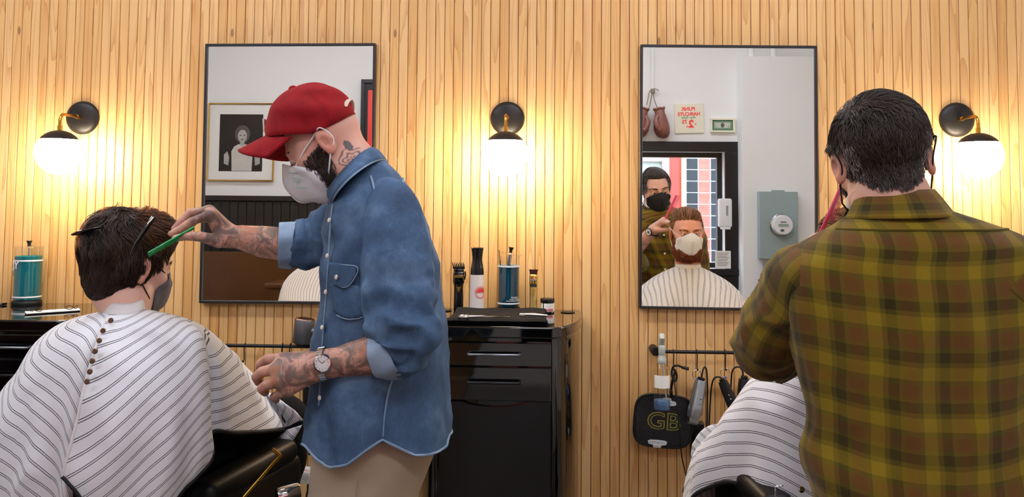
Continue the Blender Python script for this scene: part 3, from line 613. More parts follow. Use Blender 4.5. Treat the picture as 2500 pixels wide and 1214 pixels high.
MB().cyl(P(1664, 897, .10), P(1681, 901, .098), 0.0055, 0.0065, n=12).build('plug_end', 'black_rubber', t, smooth=40)
t = tag(MB().tube(spline([P(*p) for p in ((1672, 1185, .05), (1668, 1200, .055), (1674, 1212, .055), (1682, 1200, .055), (1678, 1188, .05), (1671, 1206, .055))], 8), 0.003, 8).build('cord_bundle', 'black_rubber', smooth=60), 'tangled cord bundle at the bottom under the hand mirror', 'cord')
# --- outlet boxes on the wall
def outlet(px, py, w, h, label, plug=()):
    q = P(px, py, 0.0); t = tag(empty('outlet_box', (q[0], 0, q[2])), label, 'outlet', 'outlet boxes on the timber wall')
    MB().box((0, -0.02, 0), (w, 0.039, h), None, 0.003).build('housing', mat('bronze_box', '#4a4038', 0.4, metal=0.5), t, smooth=0); MB().box((0, -0.041, 0), (w*0.9, 0.003, h*0.94), None, 0.001).build('face_plate', 'black_satin', t, smooth=0)
    for z in plug: MB().box((0, -0.058, z), (0.026, 0.033, 0.022), None, 0.006).build('plug', 'black_rubber', t, smooth=40)
outlet(1699, 1073, 0.05, 0.145, 'dark outlet box beside the black hand mirror', (0.02, -0.03))
outlet(776, 1060, 0.055, 0.145, 'dark outlet box half hidden by the denim shirt tail', (0.045,))
q = P(767, 1066, 0.05); sg = tag(empty('surge_adapter', q), 'grey plug adapter with red and orange lights beside the shirt tail', 'adapter')
MB().box((0, 0.0, 0), (0.030, 0.03, 0.075), None, 0.008, 3).build('housing', mat('grey_plastic', '#5b5a5c', 0.5), sg, smooth=40)
MB().lathe([(0.005, 0), (0.005, 0.003), (0.001, 0.004)], (0.003, -0.015, 0.018), MBT, 12).build('red_light', mat('red_led', '#c02020', 0.3, emis='#ff2010', estr=0.8), sg); MB().lathe([(0.005, 0), (0.005, 0.003), (0.001, 0.004)], (0.003, -0.015, 0.004), MBT, 12).build('amber_light', mat('amber_led', '#e09030', 0.3, emis='#ff9010', estr=1.2), sg)
cord('cord with a paper tag hanging behind the beige trousers', [(768, 1096, .05), (764, 1130, .05), (757, 1170, .05), (748, 1214, .05), (742, 1262, .05)], 0.004)
tg = tag(empty('paper_tag', P(743, 1161, .075)), 'white warning tag on the cord beside the beige trousers', 'tag'); tg.rotation_euler = (0, 0.2, 0.15)
gt = np.array([[(x, 0.006*math.sin(x*60)-0.004*math.cos(z*70), z) for z in np.linspace(-0.033, 0.033, 7)] for x in np.linspace(-0.026, 0.026, 9)])
MB().grid(gt).grid(gt+np.array([0, 0.0006, 0])).build('tag_sheet', 'paper', tg, smooth=80)
text('lettering', 'WARNING', 0.008, (0, -0.008, 0.022), FACE_OUT, 'red_ink', tg, ext=0.0003)
for k in range(6): MB().box((0, -0.0075, 0.011-0.005*k), (0.04-0.004*(k % 3), 0.0004, 0.0012)).build('print_line', 'grey_plastic', tg, smooth=0)
MB().box(P(755, 1190, .05), (0.016, 0.02, 0.03), None, 0.004).build('cord_connector', 'black_rubber', smooth=30); tag(bpy.data.objects['cord_connector'], 'black cord connector below the white warning tag', 'connector')
# --- trigger spray bottle hooked over the right rail
q = P(1616, 1001, 0.128); t = tag(empty('spray_bottle', q), 'clear trigger spray bottle with white label hooked on the right rail', 'bottle')
MB().lathe([(0.029, 0), (0.0315, 0.004), (0.0315, 0.15), (0.029, 0.160), (0.016, 0.170), (0.0135, 0.176)], n=36, cap=False).build('bottle_body', 'clear_glass', t, smooth=60)
MB().lathe([(0.028, 0.003), (0.030, 0.006), (0.030, 0.036)], n=36).build('liquid', 'water', t, smooth=60)
MB().grid(wrap_panel(0.0318, -1.2, 1.0, 0.085, 0.132)).build('label_patch', 'paper', t, smooth=80)
mat('grey_green_plastic', '#a9b1ab', 0.45)
MB().tube(spline([(0.0, 0, 0.18), (0.006, 0, 0.14), (0.012, 0, 0.08), (0.018, 0, 0.03), (0.02, 0, 0.012)], 5), 0.0028, 8).build('dip_tube', 'grey_green_plastic', t, smooth=60)
MB().lathe([(0.0155, 0.172), (0.0165, 0.174), (0.0165, 0.190), (0.014, 0.193), (0.012, 0.205)], n=24).build('neck_ring', 'grey_green_plastic', t, smooth=40)
MB().box((0, 0.0, 0.222), (0.024, 0.030, 0.036), None, 0.006, 2).box((0.0, 0.008, 0.254), (0.020, 0.060, 0.030), rotm('X', -0.9), 0.006, 2).build('trigger_head', 'grey_green_plastic', t, smooth=40)
MB().tube(spline([(0, 0.016, 0.24), (0, 0.028, 0.222), (0, 0.026, 0.205)], 4), 0.005, 8, flat=0.5).build('trigger', 'grey_green_plastic', t, smooth=60)
# --- black hand mirror with stickers, hung by its handle
q = P(1619, 1028, 0.055); t = tag(empty('hand_mirror', q), 'black hand mirror with GB lettering hanging by its handle', 'mirror'); t.rotation_euler = (0, 0.07, 0)
def sq(rx, rz_, n=48, e=0.5): return [(rx*abs(math.cos(a))**e*np.sign(math.cos(a)), rz_*abs(math.sin(a))**e*np.sign(math.sin(a))) for a in np.linspace(0, 2*PI, n+1)[:-1]]
m_mesh = bpy.data.materials.new('mesh_pad'); m_mesh.use_nodes = True; n_ = NT(m_mesh); tc = n_.add('ShaderNodeTexCoord'); vo = n_.add('ShaderNodeTexVoronoi', i_Scale=150.0); n_.link(tc.outputs['Object'], vo.inputs['Vector'])
n_.link(n_.ramp(vo.outputs['Distance'], [(0.2, '#14181f'), (0.7, '#0a0c10')]), n_.b.inputs['Base Color']); n_.b.inputs['Roughness'].default_value = 0.45; n_.bump(vo.outputs['Distance'], 0.5, 0.002); MATS['mesh_pad'] = m_mesh
MB().prism(sq(0.110, 0.098), 0.012, (0, 0.006, 0), FACE_OUT).prism(sq(0.104, 0.092), 0.004, (0, -0.006, 0), FACE_OUT).build('back_pad', 'mesh_pad', t, smooth=0)
MB().tube([(x*1.0, -0.003, z) for x, z in sq(0.110, 0.098)], 0.005, 8, closed=True).build('rim', 'black_rubber', t, smooth=60)
MB().tube(spline([(0.025, 0, 0.09), (0.022, 0.002, 0.12), (0.026, 0, 0.16), (0.032, -0.004, 0.19)], 6), (0.016,)*6+(0.012,)*6+(0.010,)*7, 12, flat=0.45).build('handle', 'black_satin', t, smooth=60)
text('lettering', 'GB', 0.088, (0.0, -0.0102, -0.002), FACE_OUT, 'gold_ink', t, ext=0.0003, bold=0.0022, sx=1.12); text('lettering', 'GB', 0.088, (0.0, -0.0112, -0.002), FACE_OUT, mat('dark_green', '#0d3a24', 0.5), t, ext=0.0003, sx=1.12, bold=-0.0006)
def sticker(z, ang, s, x=0.0):
    R = FACE_OUT@rotm('Z', ang)
    out = [(-.040, -.006), (-.036, .006), (-.018, .009), (-.016, .019), (.016, .019), (.018, .009), (.036, .006), (.040, -.006), (.03, -.011), (0, -.012), (-.03, -.011)]
    o = MB().prism([(a_*s, b_*s) for a_, b_ in out], 0.0006, (x, -0.0102, z), R).build('sticker', 'white_ink', t, smooth=0)
    text('lettering', "GEORGIE'S", 0.0145*s, np.array((x, -0.0112, z))+R@np.array((0, -0.002*s, 0)), R, mat('sage_ink', '#5d7f78', 0.6), o, ext=0.0002); text('lettering', 'BARBER', 0.0095*s, np.array((x, -0.0112, z))+R@np.array((0, 0.0125*s, 0)), R, 'gold_ink', o, ext=0.0002)
sticker(-0.082, PI, 0.92, -0.018); sticker(0.072, 0.0, 0.92, 0.008)
# --- hair dryer resting on the left rail
q = P(738, 838, 0.095); t = tag(empty('hair_dryer', q), 'grey hair dryer with copper ring resting on the left rail', 'dryer'); t.rotation_euler = (0, 0.10, 0)
mat('iron_grey', '#5f6066', 0.3, metal=0.6); mat('copper', '#b86a3a', 0.2, metal=1.0)
MB().lathe([(0.036, 0), (0.039, 0.003), (0.039, 0.090), (0.037, 0.093)], n=40, cap=False).lathe([(0.018, 0.0), (0.018, 0.093)], n=32, cap=False).lathe([(0.018, 0.0), (0.036, 0.0)], n=40, cap=False).build('barrel', 'iron_grey', t, smooth=50)
MB().lathe([(0.037, 0.093), (0.034, 0.095), (0.020, 0.090), (0.018, 0.088)], n=40, cap=False).build('copper_ring', 'copper', t, smooth=60)
MB().lathe([(0.030, -0.004), (0.030, 0.001)], n=32).build('outlet_ring', 'black_satin', t, smooth=40)
MB().cyl((0.03, -0.004, 0.05), (0.19, -0.004, 0.05), 0.0165, n=24).build('handle', 'iron_grey', t, smooth=50)
# ================================================================== things on the street wall, seen in the mirrors
RB = np.array([[-1, 0, 0], [0, 0, 1], [0, 1, 0]]).astype(float)
def wq(px, py, e=0.0): q = PM(px, py, WB); return np.array([q[0], -WB+e, q[2]])
def framed(name, lab, cat, px0, py0, px1, py1, fw, fm, mats, e=0.03):
    a, b = wq(px0, py0), wq(px1, py1); c = (a+b)/2; w, h = abs(b[0]-a[0]), abs(a[2]-b[2])
    t = tag(empty(name, (c[0], -WB, c[2])), lab, cat); m = MB()
    for lo, hi in (((-w/2, h/2-fw), (w/2, h/2)), ((-w/2, -h/2), (w/2, -h/2+fw)), ((-w/2, -h/2+fw), (-w/2+fw, h/2-fw)), ((w/2-fw, -h/2+fw), (w/2, h/2-fw))): m.box2((lo[0], 0.001, lo[1]), (hi[0], e, hi[1]), 0.002, 1)
    m.build('frame', fm, t, smooth=0); MB().box2((-w/2+fw*.5, 0.001, -h/2+fw*.5), (w/2-fw*.5, e*0.6, h/2-fw*.5)).build('mount', mats, t, smooth=0)
    return t, w, h, e*0.6
t, w, h, e = framed('framed_portrait', 'gold framed black and white portrait photograph with pale mount', 'picture', 512, 252, 669, 443, 0.012, 'gold', 'paper')
mat('print_dark', '#241a14', 0.5, noise=(9, '#15100c', 0.9)); mat('print_grey', '#8d8781', 0.6, noise=(12, '#b5afa8', 0.8)); mat('print_light', '#c9c4bc', 0.6, noise=(16, '#a8a39c', 0.8)); mat('print_mid', '#57504a', 0.6, noise=(20, '#3c3631', 0.9))
MB().box2((-w*.325, e, -h*.375), (w*.325, e+0.002, h*.355)).build('photo_print', 'print_dark', t, smooth=0)
def blob(pts, z, m, nm, parent): MB().prism([(-x*w, y*h) for x, y in pts], 0.0008, (0, z, 0), np.array([[1, 0, 0], [0, 0, 1], [0, 1, 0]]).astype(float)).build(nm, m, parent, smooth=0)
ov = lambda cx_, cy_, rx, ry, n=26: [(cx_+rx*math.cos(a), cy_+ry*math.sin(a)) for a in np.linspace(0, 2*PI, n+1)[:-1]]
blob(ov(-0.02, 0.10, 0.115, 0.115), e+.0021, 'print_mid', 'print_hair', t); blob([(.13, -.372), (.14, -.12), (.10, -.06), (.04, -.03), (-.08, -.03), (-.14, -.06), (-.18, -.12), (-.17, -.372)], e+.0025, 'print_light', 'print_torso', t)
blob(ov(-0.02, 0.075, 0.068, 0.082), e+.0031, 'print_grey', 'print_face', t); blob([(-.05, -.05), (.01, -.05), (.015, .03), (-.055, .03)], e+.0028, 'print_grey', 'print_neck', t)
for s in (-1, 1): blob([(-.02+s*.20, -.30), (-.02+s*.27, -.28), (-.02+s*.27, -.16), (-.02+s*.22, -.12), (-.02+s*.19, -.2)], e+.0027, 'print_grey', 'print_hand', t); blob(ov(-0.02+s*.028, .085, .014, .008, 12), e+.0039, 'print_mid', 'print_eye', t)
blob(ov(-0.02, .03, .018, .008, 12), e+.0039, 'print_mid', 'print_mouth', t)
t, w, h, e = framed('framed_poster', 'black framed red and black poster beside the red cap', 'picture', 884, 195, 1010, 405, 0.035, 'black_frame', 'black_ink', 0.04)
MB().box2((-w*.5+.065, e, -h*.5+.08), (w*.5-.065, e+.001, h*.5-.10)).build('poster_sheet', mat('poster_red', '#cf3a30', 0.5), t, smooth=0)
blob([(.27, -.40), (.27, -.05), (.22, -.02), (.20, -.1), (.23, -.16), (.17, -.18), (.10, -.08), (0, -.02), (-.2, -.05), (-.25, -.4)], e+.0012, 'black_ink', 'poster_shape', t); blob(ov(.235, -.24, .03, .03, 14), e+.0022, 'poster_red', 'poster_dot', t)
# pew bench
bq = PM(728, 617, 4.15); bx1 = float(bq[0]); zb = float(bq[2]); bx0 = XL+0.15; yy = -4.15
t = tag(empty('wooden_pew', (0, 0, 0)), 'dark brown wooden pew against the black matchboard', 'bench')
MB().box2((bx0, yy-0.05, 0.42), (bx1-0.07, yy-0.02, zb), 0.006).build('backrest', 'oak', t, smooth=0); MB().box2((bx0, yy-0.03, 0.42), (bx1-0.07, yy+0.42, 0.455), 0.008).build('seat', 'oak', t, smooth=0)
MB().box2((bx1-0.07, yy-0.10, 0), (bx1, yy-0.0, zb+0.004), 0.008).build('post', 'oak', t, smooth=0)
aq = PM(690, 686, 4.0)
MB().box2((bx1-0.17, yy, aq[2]-0.045), (bx1-0.02, yy+0.40, aq[2]+0.0), 0.012).build('armrest', 'oak', t, smooth=0); MB().box2((bx1-0.115, yy+0.30, 0), (bx1-0.055, yy+0.38, aq[2]-0.045), 0.008).build('post', 'oak', t, smooth=0); MB().box2((bx0, yy-0.05, 0), (bx0+0.06, yy+0.40, 0.9), 0.008).build('end_panel', 'oak', t, smooth=0)
# wall pipe with boxing gloves
a, b = wq(1593, 119, 0.03), wq(1592, 228, 0.03)
tag(MB().cyl((b[0], -WB+0.026, b[2]), (b[0], -WB+0.026, ZC-0.001), 0.013).build('wall_pipe', 'white_wall', smooth=50), 'white vertical pipe above the boxing gloves', 'pipe')
mat('old_leather', '#855040', 0.45, noise=(14, '#4c2a20', 0.8), bump=(90, 0.4, 0.002)); mat('lace', '#7a6a5a', 0.8)
def glove(px, py, flip, label):
    t = tag(empty('boxing_glove', wq(px, py, 0.075)), label, 'glove', 'old boxing gloves'); t.rotation_euler = (0, 0.18*flip, 0); t.scale = (1.0, 1.0, 1.12)
    G = []
    for z, rx, ry, ox in ((0.135, 0.004, .004, 0), (0.13, .045, .03, 0), (0.115, .05, .034, 0), (0.085, .044, .036, 0), (0.05, .056, .045, .004), (0.0, .070, .052, .008), (-.05, .074, .055, .010), (-.09, .062, .048, .006), (-.118, .035, .03, 0), (-.125, .004, .004, 0)):
        G.append([(flip*ox+rx*math.cos(a), ry*math.sin(a), z) for a in np.linspace(0, 2*PI, 25)[:-1]])
    MB().grid(np.array(G), closed_v=True).build('mitt', 'old_leather', t, smooth=70)
    MB().tube(spline([(flip*.03, .03, .06), (flip*.055, .045, .02), (flip*.05, .055, -.035), (flip*.03, .055, -.06)], 5), [.02]*5+[.026]*5+[.022]*5+[.010], 12).build('thumb', 'old_leather', t, smooth=60)
    MB().tube([(.048*math.cos(a), .035*math.sin(a), .122+.004*math.sin(5*a)) for a in np.linspace(0, 2*PI, 25)[:-1]], .009, 8, closed=True).build('cuff', 'old_leather', t, smooth=60)
glove(1562, 303, 1, 'left one of the two old brown boxing gloves, cut by the mirror frame'); glove(1613, 303, -1, 'right one of the two old brown boxing gloves, next to the haircut sign')
lc = tag(empty('glove_laces', wq(1592, 225, 0.05)), 'knotted laces hanging the boxing gloves from the pipe', 'laces')
A0 = wq(1592, 225, 0.05)
for pp in (((1592, 222), (1594, 238), (1600, 258), (1606, 268)), ((1592, 222), (1588, 242), (1584, 262), (1578, 268)), ((1590, 218), (1583, 228), (1580, 245), (1577, 258)), ((1594, 218), (1601, 220), (1607, 223))):
    MB().tube(spline([wq(x, y, 0.05)-A0 for x, y in pp], 5), 0.004, 6).build('lace', 'lace', lc, smooth=60)
MB().sphere((0, 0, 0), 0.022, 12, 8, (1, .7, 1.2)).build('knot', 'lace', lc, smooth=60)
# haircut sign
a, b = wq(1646, 253), wq(1717, 326); c = (a+b)/2; w, h = abs(b[0]-a[0]), abs(a[2]-b[2])
t = tag(empty('price_sign', (c[0], -WB, c[2])), 'cream PUNK HAIRCUTS price sign above the street window', 'sign'); t.rotation_euler = (0, -0.03, 0)
MB().box((0, 0.008, 0), (w, 0.014, h), None, 0.004).build('board_sheet', 'cream_paper', t, smooth=0)
for s, sz, y, mm, sh, bo, x in (('PUNK', .047, .085, 'red_ink', 0, .0016, -.005), ('HAIRCUTS', .043, .038, 'red_ink', 0, .0016, 0), ('Any Style', .034, .008, 'green_ink', .35, .0004, 0)): text('lettering', s, sz, (x, 0.0155, y), RB, mm, t, bold=bo, shear=sh)
text('lettering', '2', .095, (0.018, .0155, -.055), RB, 'red_ink', t, bold=.004); text('lettering', '.', .06, (-0.020, .0155, -.062), RB, 'red_ink', t, bold=.003); text('lettering', '75', .048, (-.042, .0155, -.033), RB, 'red_ink', t, bold=.0015); text('lettering', '$', .03, (.058, .0155, -.055), RB, 'red_ink', t)
# framed two dollar note
t, w, h, e = framed('framed_banknote', 'small cream framed green banknote beside the haircut sign', 'picture', 1733, 289, 1793, 324, 0.018, 'cream_paper', mat('felt_green', '#2f6b4a', 0.8))
MB().box2((-.079, e, -.034), (.079, e+.0015, .034)).build('note', mat('note_paper', '#cfd2c0', 0.7, noise=(60, '#8f978a', 0.8)), t, smooth=0)
for lo, hi in (((-.074, .026), (.074, .030)), ((-.074, -.030), (.074, -.026)), ((-.074, -.026), (-.070, .026)), ((.070, -.026), (.074, .026))): MB().box2((lo[0], e+.0015, lo[1]), (hi[0], e+.002, hi[1])).build('note_border', 'black_ink', t, smooth=0)
blob2 = MB().prism(ov(0, 0, .017, .022), .0006, (0, e+.0015, 0), np.array([[1, 0, 0], [0, 0, 1], [0, 1, 0]]).astype(float)); blob2.build('note_oval', mat('note_ink', '#4c564c', 0.7), t, smooth=0)
for x in (-.055, .055): text('lettering', '2', .022, (x, e+.0022, -.014), RB, 'black_ink', t, ext=.0002)
# soap dispenser on the window jamb
q = PM(1768, 520, WB-0.06); t = tag(empty('soap_dispenser', (q[0], -WB+0.036, q[2])), 'white wall soap dispenser on the window casing', 'dispenser')
MB().box((0, 0.05, 0), (0.115, 0.10, 0.26), None, 0.018, 3).build('housing', mat('white_plastic', '#e9ebee', 0.3), t, smooth=40); MB().box((0.01, 0.101, 0.02), (0.02, 0.006, 0.09), None, 0.002).build('sight_window', mat('grey_window', '#8e9396', 0.3), t, smooth=0); MB().box((0, 0.07, -0.138), (0.08, 0.07, 0.02), None, 0.006).build('push_bar', 'white_plastic', t, smooth=30)
# notice on the window
q = PM(1764, 634, WB-0.02); t = tag(empty('paper_notice', (q[0], -WB+0.04, q[2])), 'white printed notice at the lower corner of the street window', 'notice'); MB().box((0, 0, 0), (0.14, 0.002, 0.16)).build('sheet', 'paper', t, smooth=0)
for k in range(9): MB().box((-0.004*(k % 3), 0.0015, 0.06-0.014*k), (0.11-0.012*(k % 3), 0.0008, 0.004)).build('print_line', 'grey_plastic', t, smooth=0)
# electrical panel with meter on the column
def cq(px, py): q = PM(px, py, DC); return np.array([q[0], -DC, q[2]])
a, b = cq(1848, 468), cq(1942, 632); c = (a+b)/2; w, h = abs(b[0]-a[0]), abs(a[2]-b[2]); mat('meter_grey', '#8fa09f', 0.45); mat('meter_white', '#e3e6e8', 0.3)
t = tag(empty('meter_panel', c), 'grey green electrical panel with round meter on the white column', 'panel')
MB().box((0, 0.045, 0), (w, 0.09, h), None, 0.004).build('cabinet', 'meter_grey', t, smooth=0); MB().box((0, 0.07, h/2+0.006), (w*.33, 0.03, 0.014), None, 0.003).build('latch', 'meter_grey', t, smooth=0)
mc = cq(1899, 549)-c; Rb2 = np.array([[1, 0, 0], [0, 0, 1], [0, -1, 0]]).astype(float)
MB().lathe([(0.098, 0.09), (0.098, 0.105), (0.092, 0.11)], (mc[0], 0, mc[2]), Rb2, 40).build('ring', 'chrome', t, smooth=40)
md = MB().lathe([(0.088, 0.105), (0.086, 0.165), (0.078, 0.175), (0.001, 0.178)], (mc[0], 0, mc[2]), Rb2, 40).build('meter_face', 'meter_white', t, smooth=40)
MB().box((mc[0], 0.179, mc[2]+0.0), (0.085, 0.004, 0.022)).build('display', mat('lcd', '#8fa39a', 0.3), md, smooth=0); MB().box((mc[0], 0.179, mc[2]+0.028), (0.05, 0.003, 0.008)).build('print_line', 'grey_plastic', md, smooth=0); MB().box((mc[0]-0.01, 0.179, mc[2]-0.045), (0.03, 0.003, 0.02)).build('seal', 'grey_plastic', md, smooth=0)
MB().box((w/2-0.04, 0.091, -h/2+0.035), (0.055, 0.002, 0.045)).build('warning_label', 'paper', t, smooth=0); MB().box((w/2-0.04, 0.0925, -h/2+0.048), (0.05, 0.002, 0.015)).build('label_band', 'red_ink', t, smooth=0)
a = cq(1862, 636); t = tag(empty('junction_box', (a[0]+0.09, -DC, a[2]-0.16)), 'blue grey box under the electrical panel', 'box'); MB().box((0, 0.05, 0), (0.18, 0.10, 0.28), None, 0.004).build('housing', mat('blue_grey', '#7d8fa3', 0.45), t, smooth=0); MB().box((0, 0.102, 0), (0.15, 0.005, 0.25), None, 0.002).build('cover', 'blue_grey', t, smooth=0)
MB().box((-0.115, 0.02, -0.04), (0.035, 0.04, 0.07), None, 0.006).build('switch', 'black_satin', t, smooth=0)
# ================================================================== signed-distance sculpting for bodies, heads and hands
V = lambda *a: np.array(a, np.float32)
def s_cone(a, b, ra, rb):
    a = np.asarray(a, np.float32); b = np.asarray(b, np.float32); ba = b-a; L = float(ba@ba)+1e-12
    def f(p):
        q = p-a; t = np.clip((q@ba)/L, 0, 1); return np.sqrt(((q-t[:, None]*ba)**2).sum(1))-(ra+(rb-ra)*t)
    return f
def s_ell(c, r, R=None):
    c = np.asarray(c, np.float32); r = np.asarray(r, np.float32); R = None if R is None else np.asarray(R, np.float32)
    def f(p):
        q = p-c
        if R is not None: q = q@R
        k0 = np.sqrt(((q/r)**2).sum(1)); k1 = np.sqrt(((q/(r*r))**2).sum(1))+1e-9; return k0*(k0-1)/k1
    return f
def s_chain(pts, rad):
    fs = [s_cone(pts[i], pts[i+1], rad[i], rad[i+1]) for i in range(len(pts)-1)]
    def f(p):
        d = fs[0](p)
        for g in fs[1:]: d = np.minimum(d, g(p))
        return d
    return f
def smin(a, b, k):
    if k <= 0: return np.minimum(a, b)
    h = np.clip(0.5+0.5*(b-a)/k, 0, 1); return b+(a-b)*h-k*h*(1-h)
class Sdf:
    def __init__(s): s.ops = []
    def u(s, f, k=0.0): s.ops.append(('u', f, k)); return s
    def cut(s, f, k=0.0): s.ops.append(('s', f, k)); return s
    def clip(s, f, k=0.0): s.ops.append(('i', f, k)); return s
    def __call__(s, p):
        d = None
        for o, f, k in s.ops:
            e = f(p)
            if d is None: d = e
            elif o == 'u': d = smin(d, e, k)
            elif o == 's': d = -smin(-d, e, k)
            else: d = -smin(-d, -e, k)
        return d
def sdf_mesh(fn, lo, hi, h, relax=1):
    """surface nets on a two-level grid; returns vertices (n,3), quads (m,4)"""
    lo = np.asarray(lo, np.float32); n = np.ceil((np.asarray(hi)-lo)/h/4).astype(int)*4+1
    cg = [lo[i]+h*4*np.arange((n[i]-1)//4+1, dtype=np.float32) for i in range(3)]
    C = np.stack(np.meshgrid(*cg, indexing='ij'), -1); cs = C.shape[:3]; cd = fn(C.reshape(-1, 3)).reshape(cs)
    D = np.repeat(np.repeat(np.repeat(cd, 4, 0), 4, 1), 4, 2)[:n[0], :n[1], :n[2]].astype(np.float32).copy()
    near = np.abs(cd) < h*4*2.0
    blk = near[:-1, :-1, :-1] | near[1:, :-1, :-1] | near[:-1, 1:, :-1] | near[:-1, :-1, 1:] | near[1:, 1:, 1:]
    fine = np.zeros(n, bool); idx = np.argwhere(blk)
    o5 = np.stack(np.meshgrid(*[np.arange(5)]*3, indexing='ij'), -1).reshape(-1, 3)
    for s in range(0, len(idx), 4000):
        q = (idx[s:s+4000, None, :]*4+o5[None]).reshape(-1, 3); fine[q[:, 0], q[:, 1], q[:, 2]] = True
    fi = np.argwhere(fine)
    for s in range(0, len(fi), 400000):
        q = fi[s:s+400000]; D[q[:, 0], q[:, 1], q[:, 2]] = fn((lo+q*h).astype(np.float32))
    S_ = D < 0; acc = np.zeros(tuple(n-1)+(3,), np.float32); cnt = np.zeros(tuple(n-1), np.float32); crossings = []
    for ax in range(3):
        sl0 = [slice(None)]*3; sl1 = [slice(None)]*3; sl0[ax] = slice(0, -1); sl1[ax] = slice(1, None)
        a, b = D[tuple(sl0)], D[tuple(sl1)]; cr = np.argwhere(S_[tuple(sl0)] != S_[tuple(sl1)])
        va = a[cr[:, 0], cr[:, 1], cr[:, 2]]; vb = b[cr[:, 0], cr[:, 1], cr[:, 2]]; t = va/(va-vb)
        pt = cr.astype(np.float32); pt[:, ax] += t
        oth = [k for k in range(3) if k != ax]; cells = []
        for da in (0, 1):
            for db in (0, 1):
                c = cr.copy(); c[:, oth[0]] -= da; c[:, oth[1]] -= db
                ok = np.all((c >= 0) & (c < n-1), axis=1); cells.append((c, ok))
                cc = c[ok]; np.add.at(acc, (cc[:, 0], cc[:, 1], cc[:, 2]), pt[ok]); np.add.at(cnt, (cc[:, 0], cc[:, 1], cc[:, 2]), 1)
        crossings.append((cells, va < 0, ax))
    act = cnt > 0; ids = np.full(act.shape, -1, np.int64); ids[act] = np.arange(act.sum())
    Vt = lo+h*(acc[act]/cnt[act][:, None]); F = []
    for cells, neg, ax in crossings:
        ok = cells[0][1] & cells[1][1] & cells[2][1] & cells[3][1]
        q = [ids[c[0][ok][:, 0], c[0][ok][:, 1], c[0][ok][:, 2]] for c in cells]
        f = np.stack([q[0], q[1], q[3], q[2]], 1); ng = neg[ok]
        if ax == 1: ng = ~ng
        f[~ng] = f[~ng][:, ::-1]; F.append(f)
    F = np.concatenate(F)
    for _ in range(relax):
        e = 0.35*h; g = np.stack([fn((Vt+np.eye(3, dtype=np.float32)[k]*e).astype(np.float32))-fn((Vt-np.eye(3, dtype=np.float32)[k]*e).astype(np.float32)) for k in range(3)], 1)
        g /= np.linalg.norm(g, axis=1)[:, None]+1e-9; Vt = Vt-np.clip(fn(Vt.astype(np.float32)), -h, h)[:, None]*g
    return Vt.astype(float), F
def np_mesh(name, Vt, F, m, parent=None, smooth=180, uv=None, col=None, fixn=False):
    me = bpy.data.meshes.new(name); me.vertices.add(len(Vt)); me.vertices.foreach_set('co', np.asarray(Vt, np.float32).ravel())
    F = np.asarray(F); k = F.shape[1]; me.loops.add(F.size); me.loops.foreach_set('vertex_index', F.ravel().astype(np.int32)); me.polygons.add(len(F))
    me.polygons.foreach_set('loop_start', np.arange(0, F.size, k, dtype=np.int32)); me.polygons.foreach_set('loop_total', np.full(len(F), k, np.int32)); me.update(calc_edges=True); me.validate()
    return finish(me, name, m, parent, None, smooth, uv, col, fixn=fixn)
def joinm(parts):
    vs, fs, o = [], [], 0
    for v, f in parts: vs.append(v); fs.append(np.asarray(f)+o); o += len(v)
    return np.concatenate(vs), np.concatenate(fs)
def vnoise(p, seed=0):
    """cheap smooth value noise in [-1,1]"""
    p = np.asarray(p, float)+seed*17.31; i = np.floor(p).astype(np.int64); f = p-i; f = f*f*(3-2*f); out = 0
    for dx in (0, 1):
        for dy in (0, 1):
            for dz in (0, 1):
                h = ((i[:, 0]+dx)*73856093) ^ ((i[:, 1]+dy)*19349663) ^ ((i[:, 2]+dz)*83492791); h = (h*2654435761) % 4294967296; r = h/2147483648.0-1
                out = out+r*(f[:, 0] if dx else 1-f[:, 0])*(f[:, 1] if dy else 1-f[:, 1])*(f[:, 2] if dz else 1-f[:, 2])
    return out
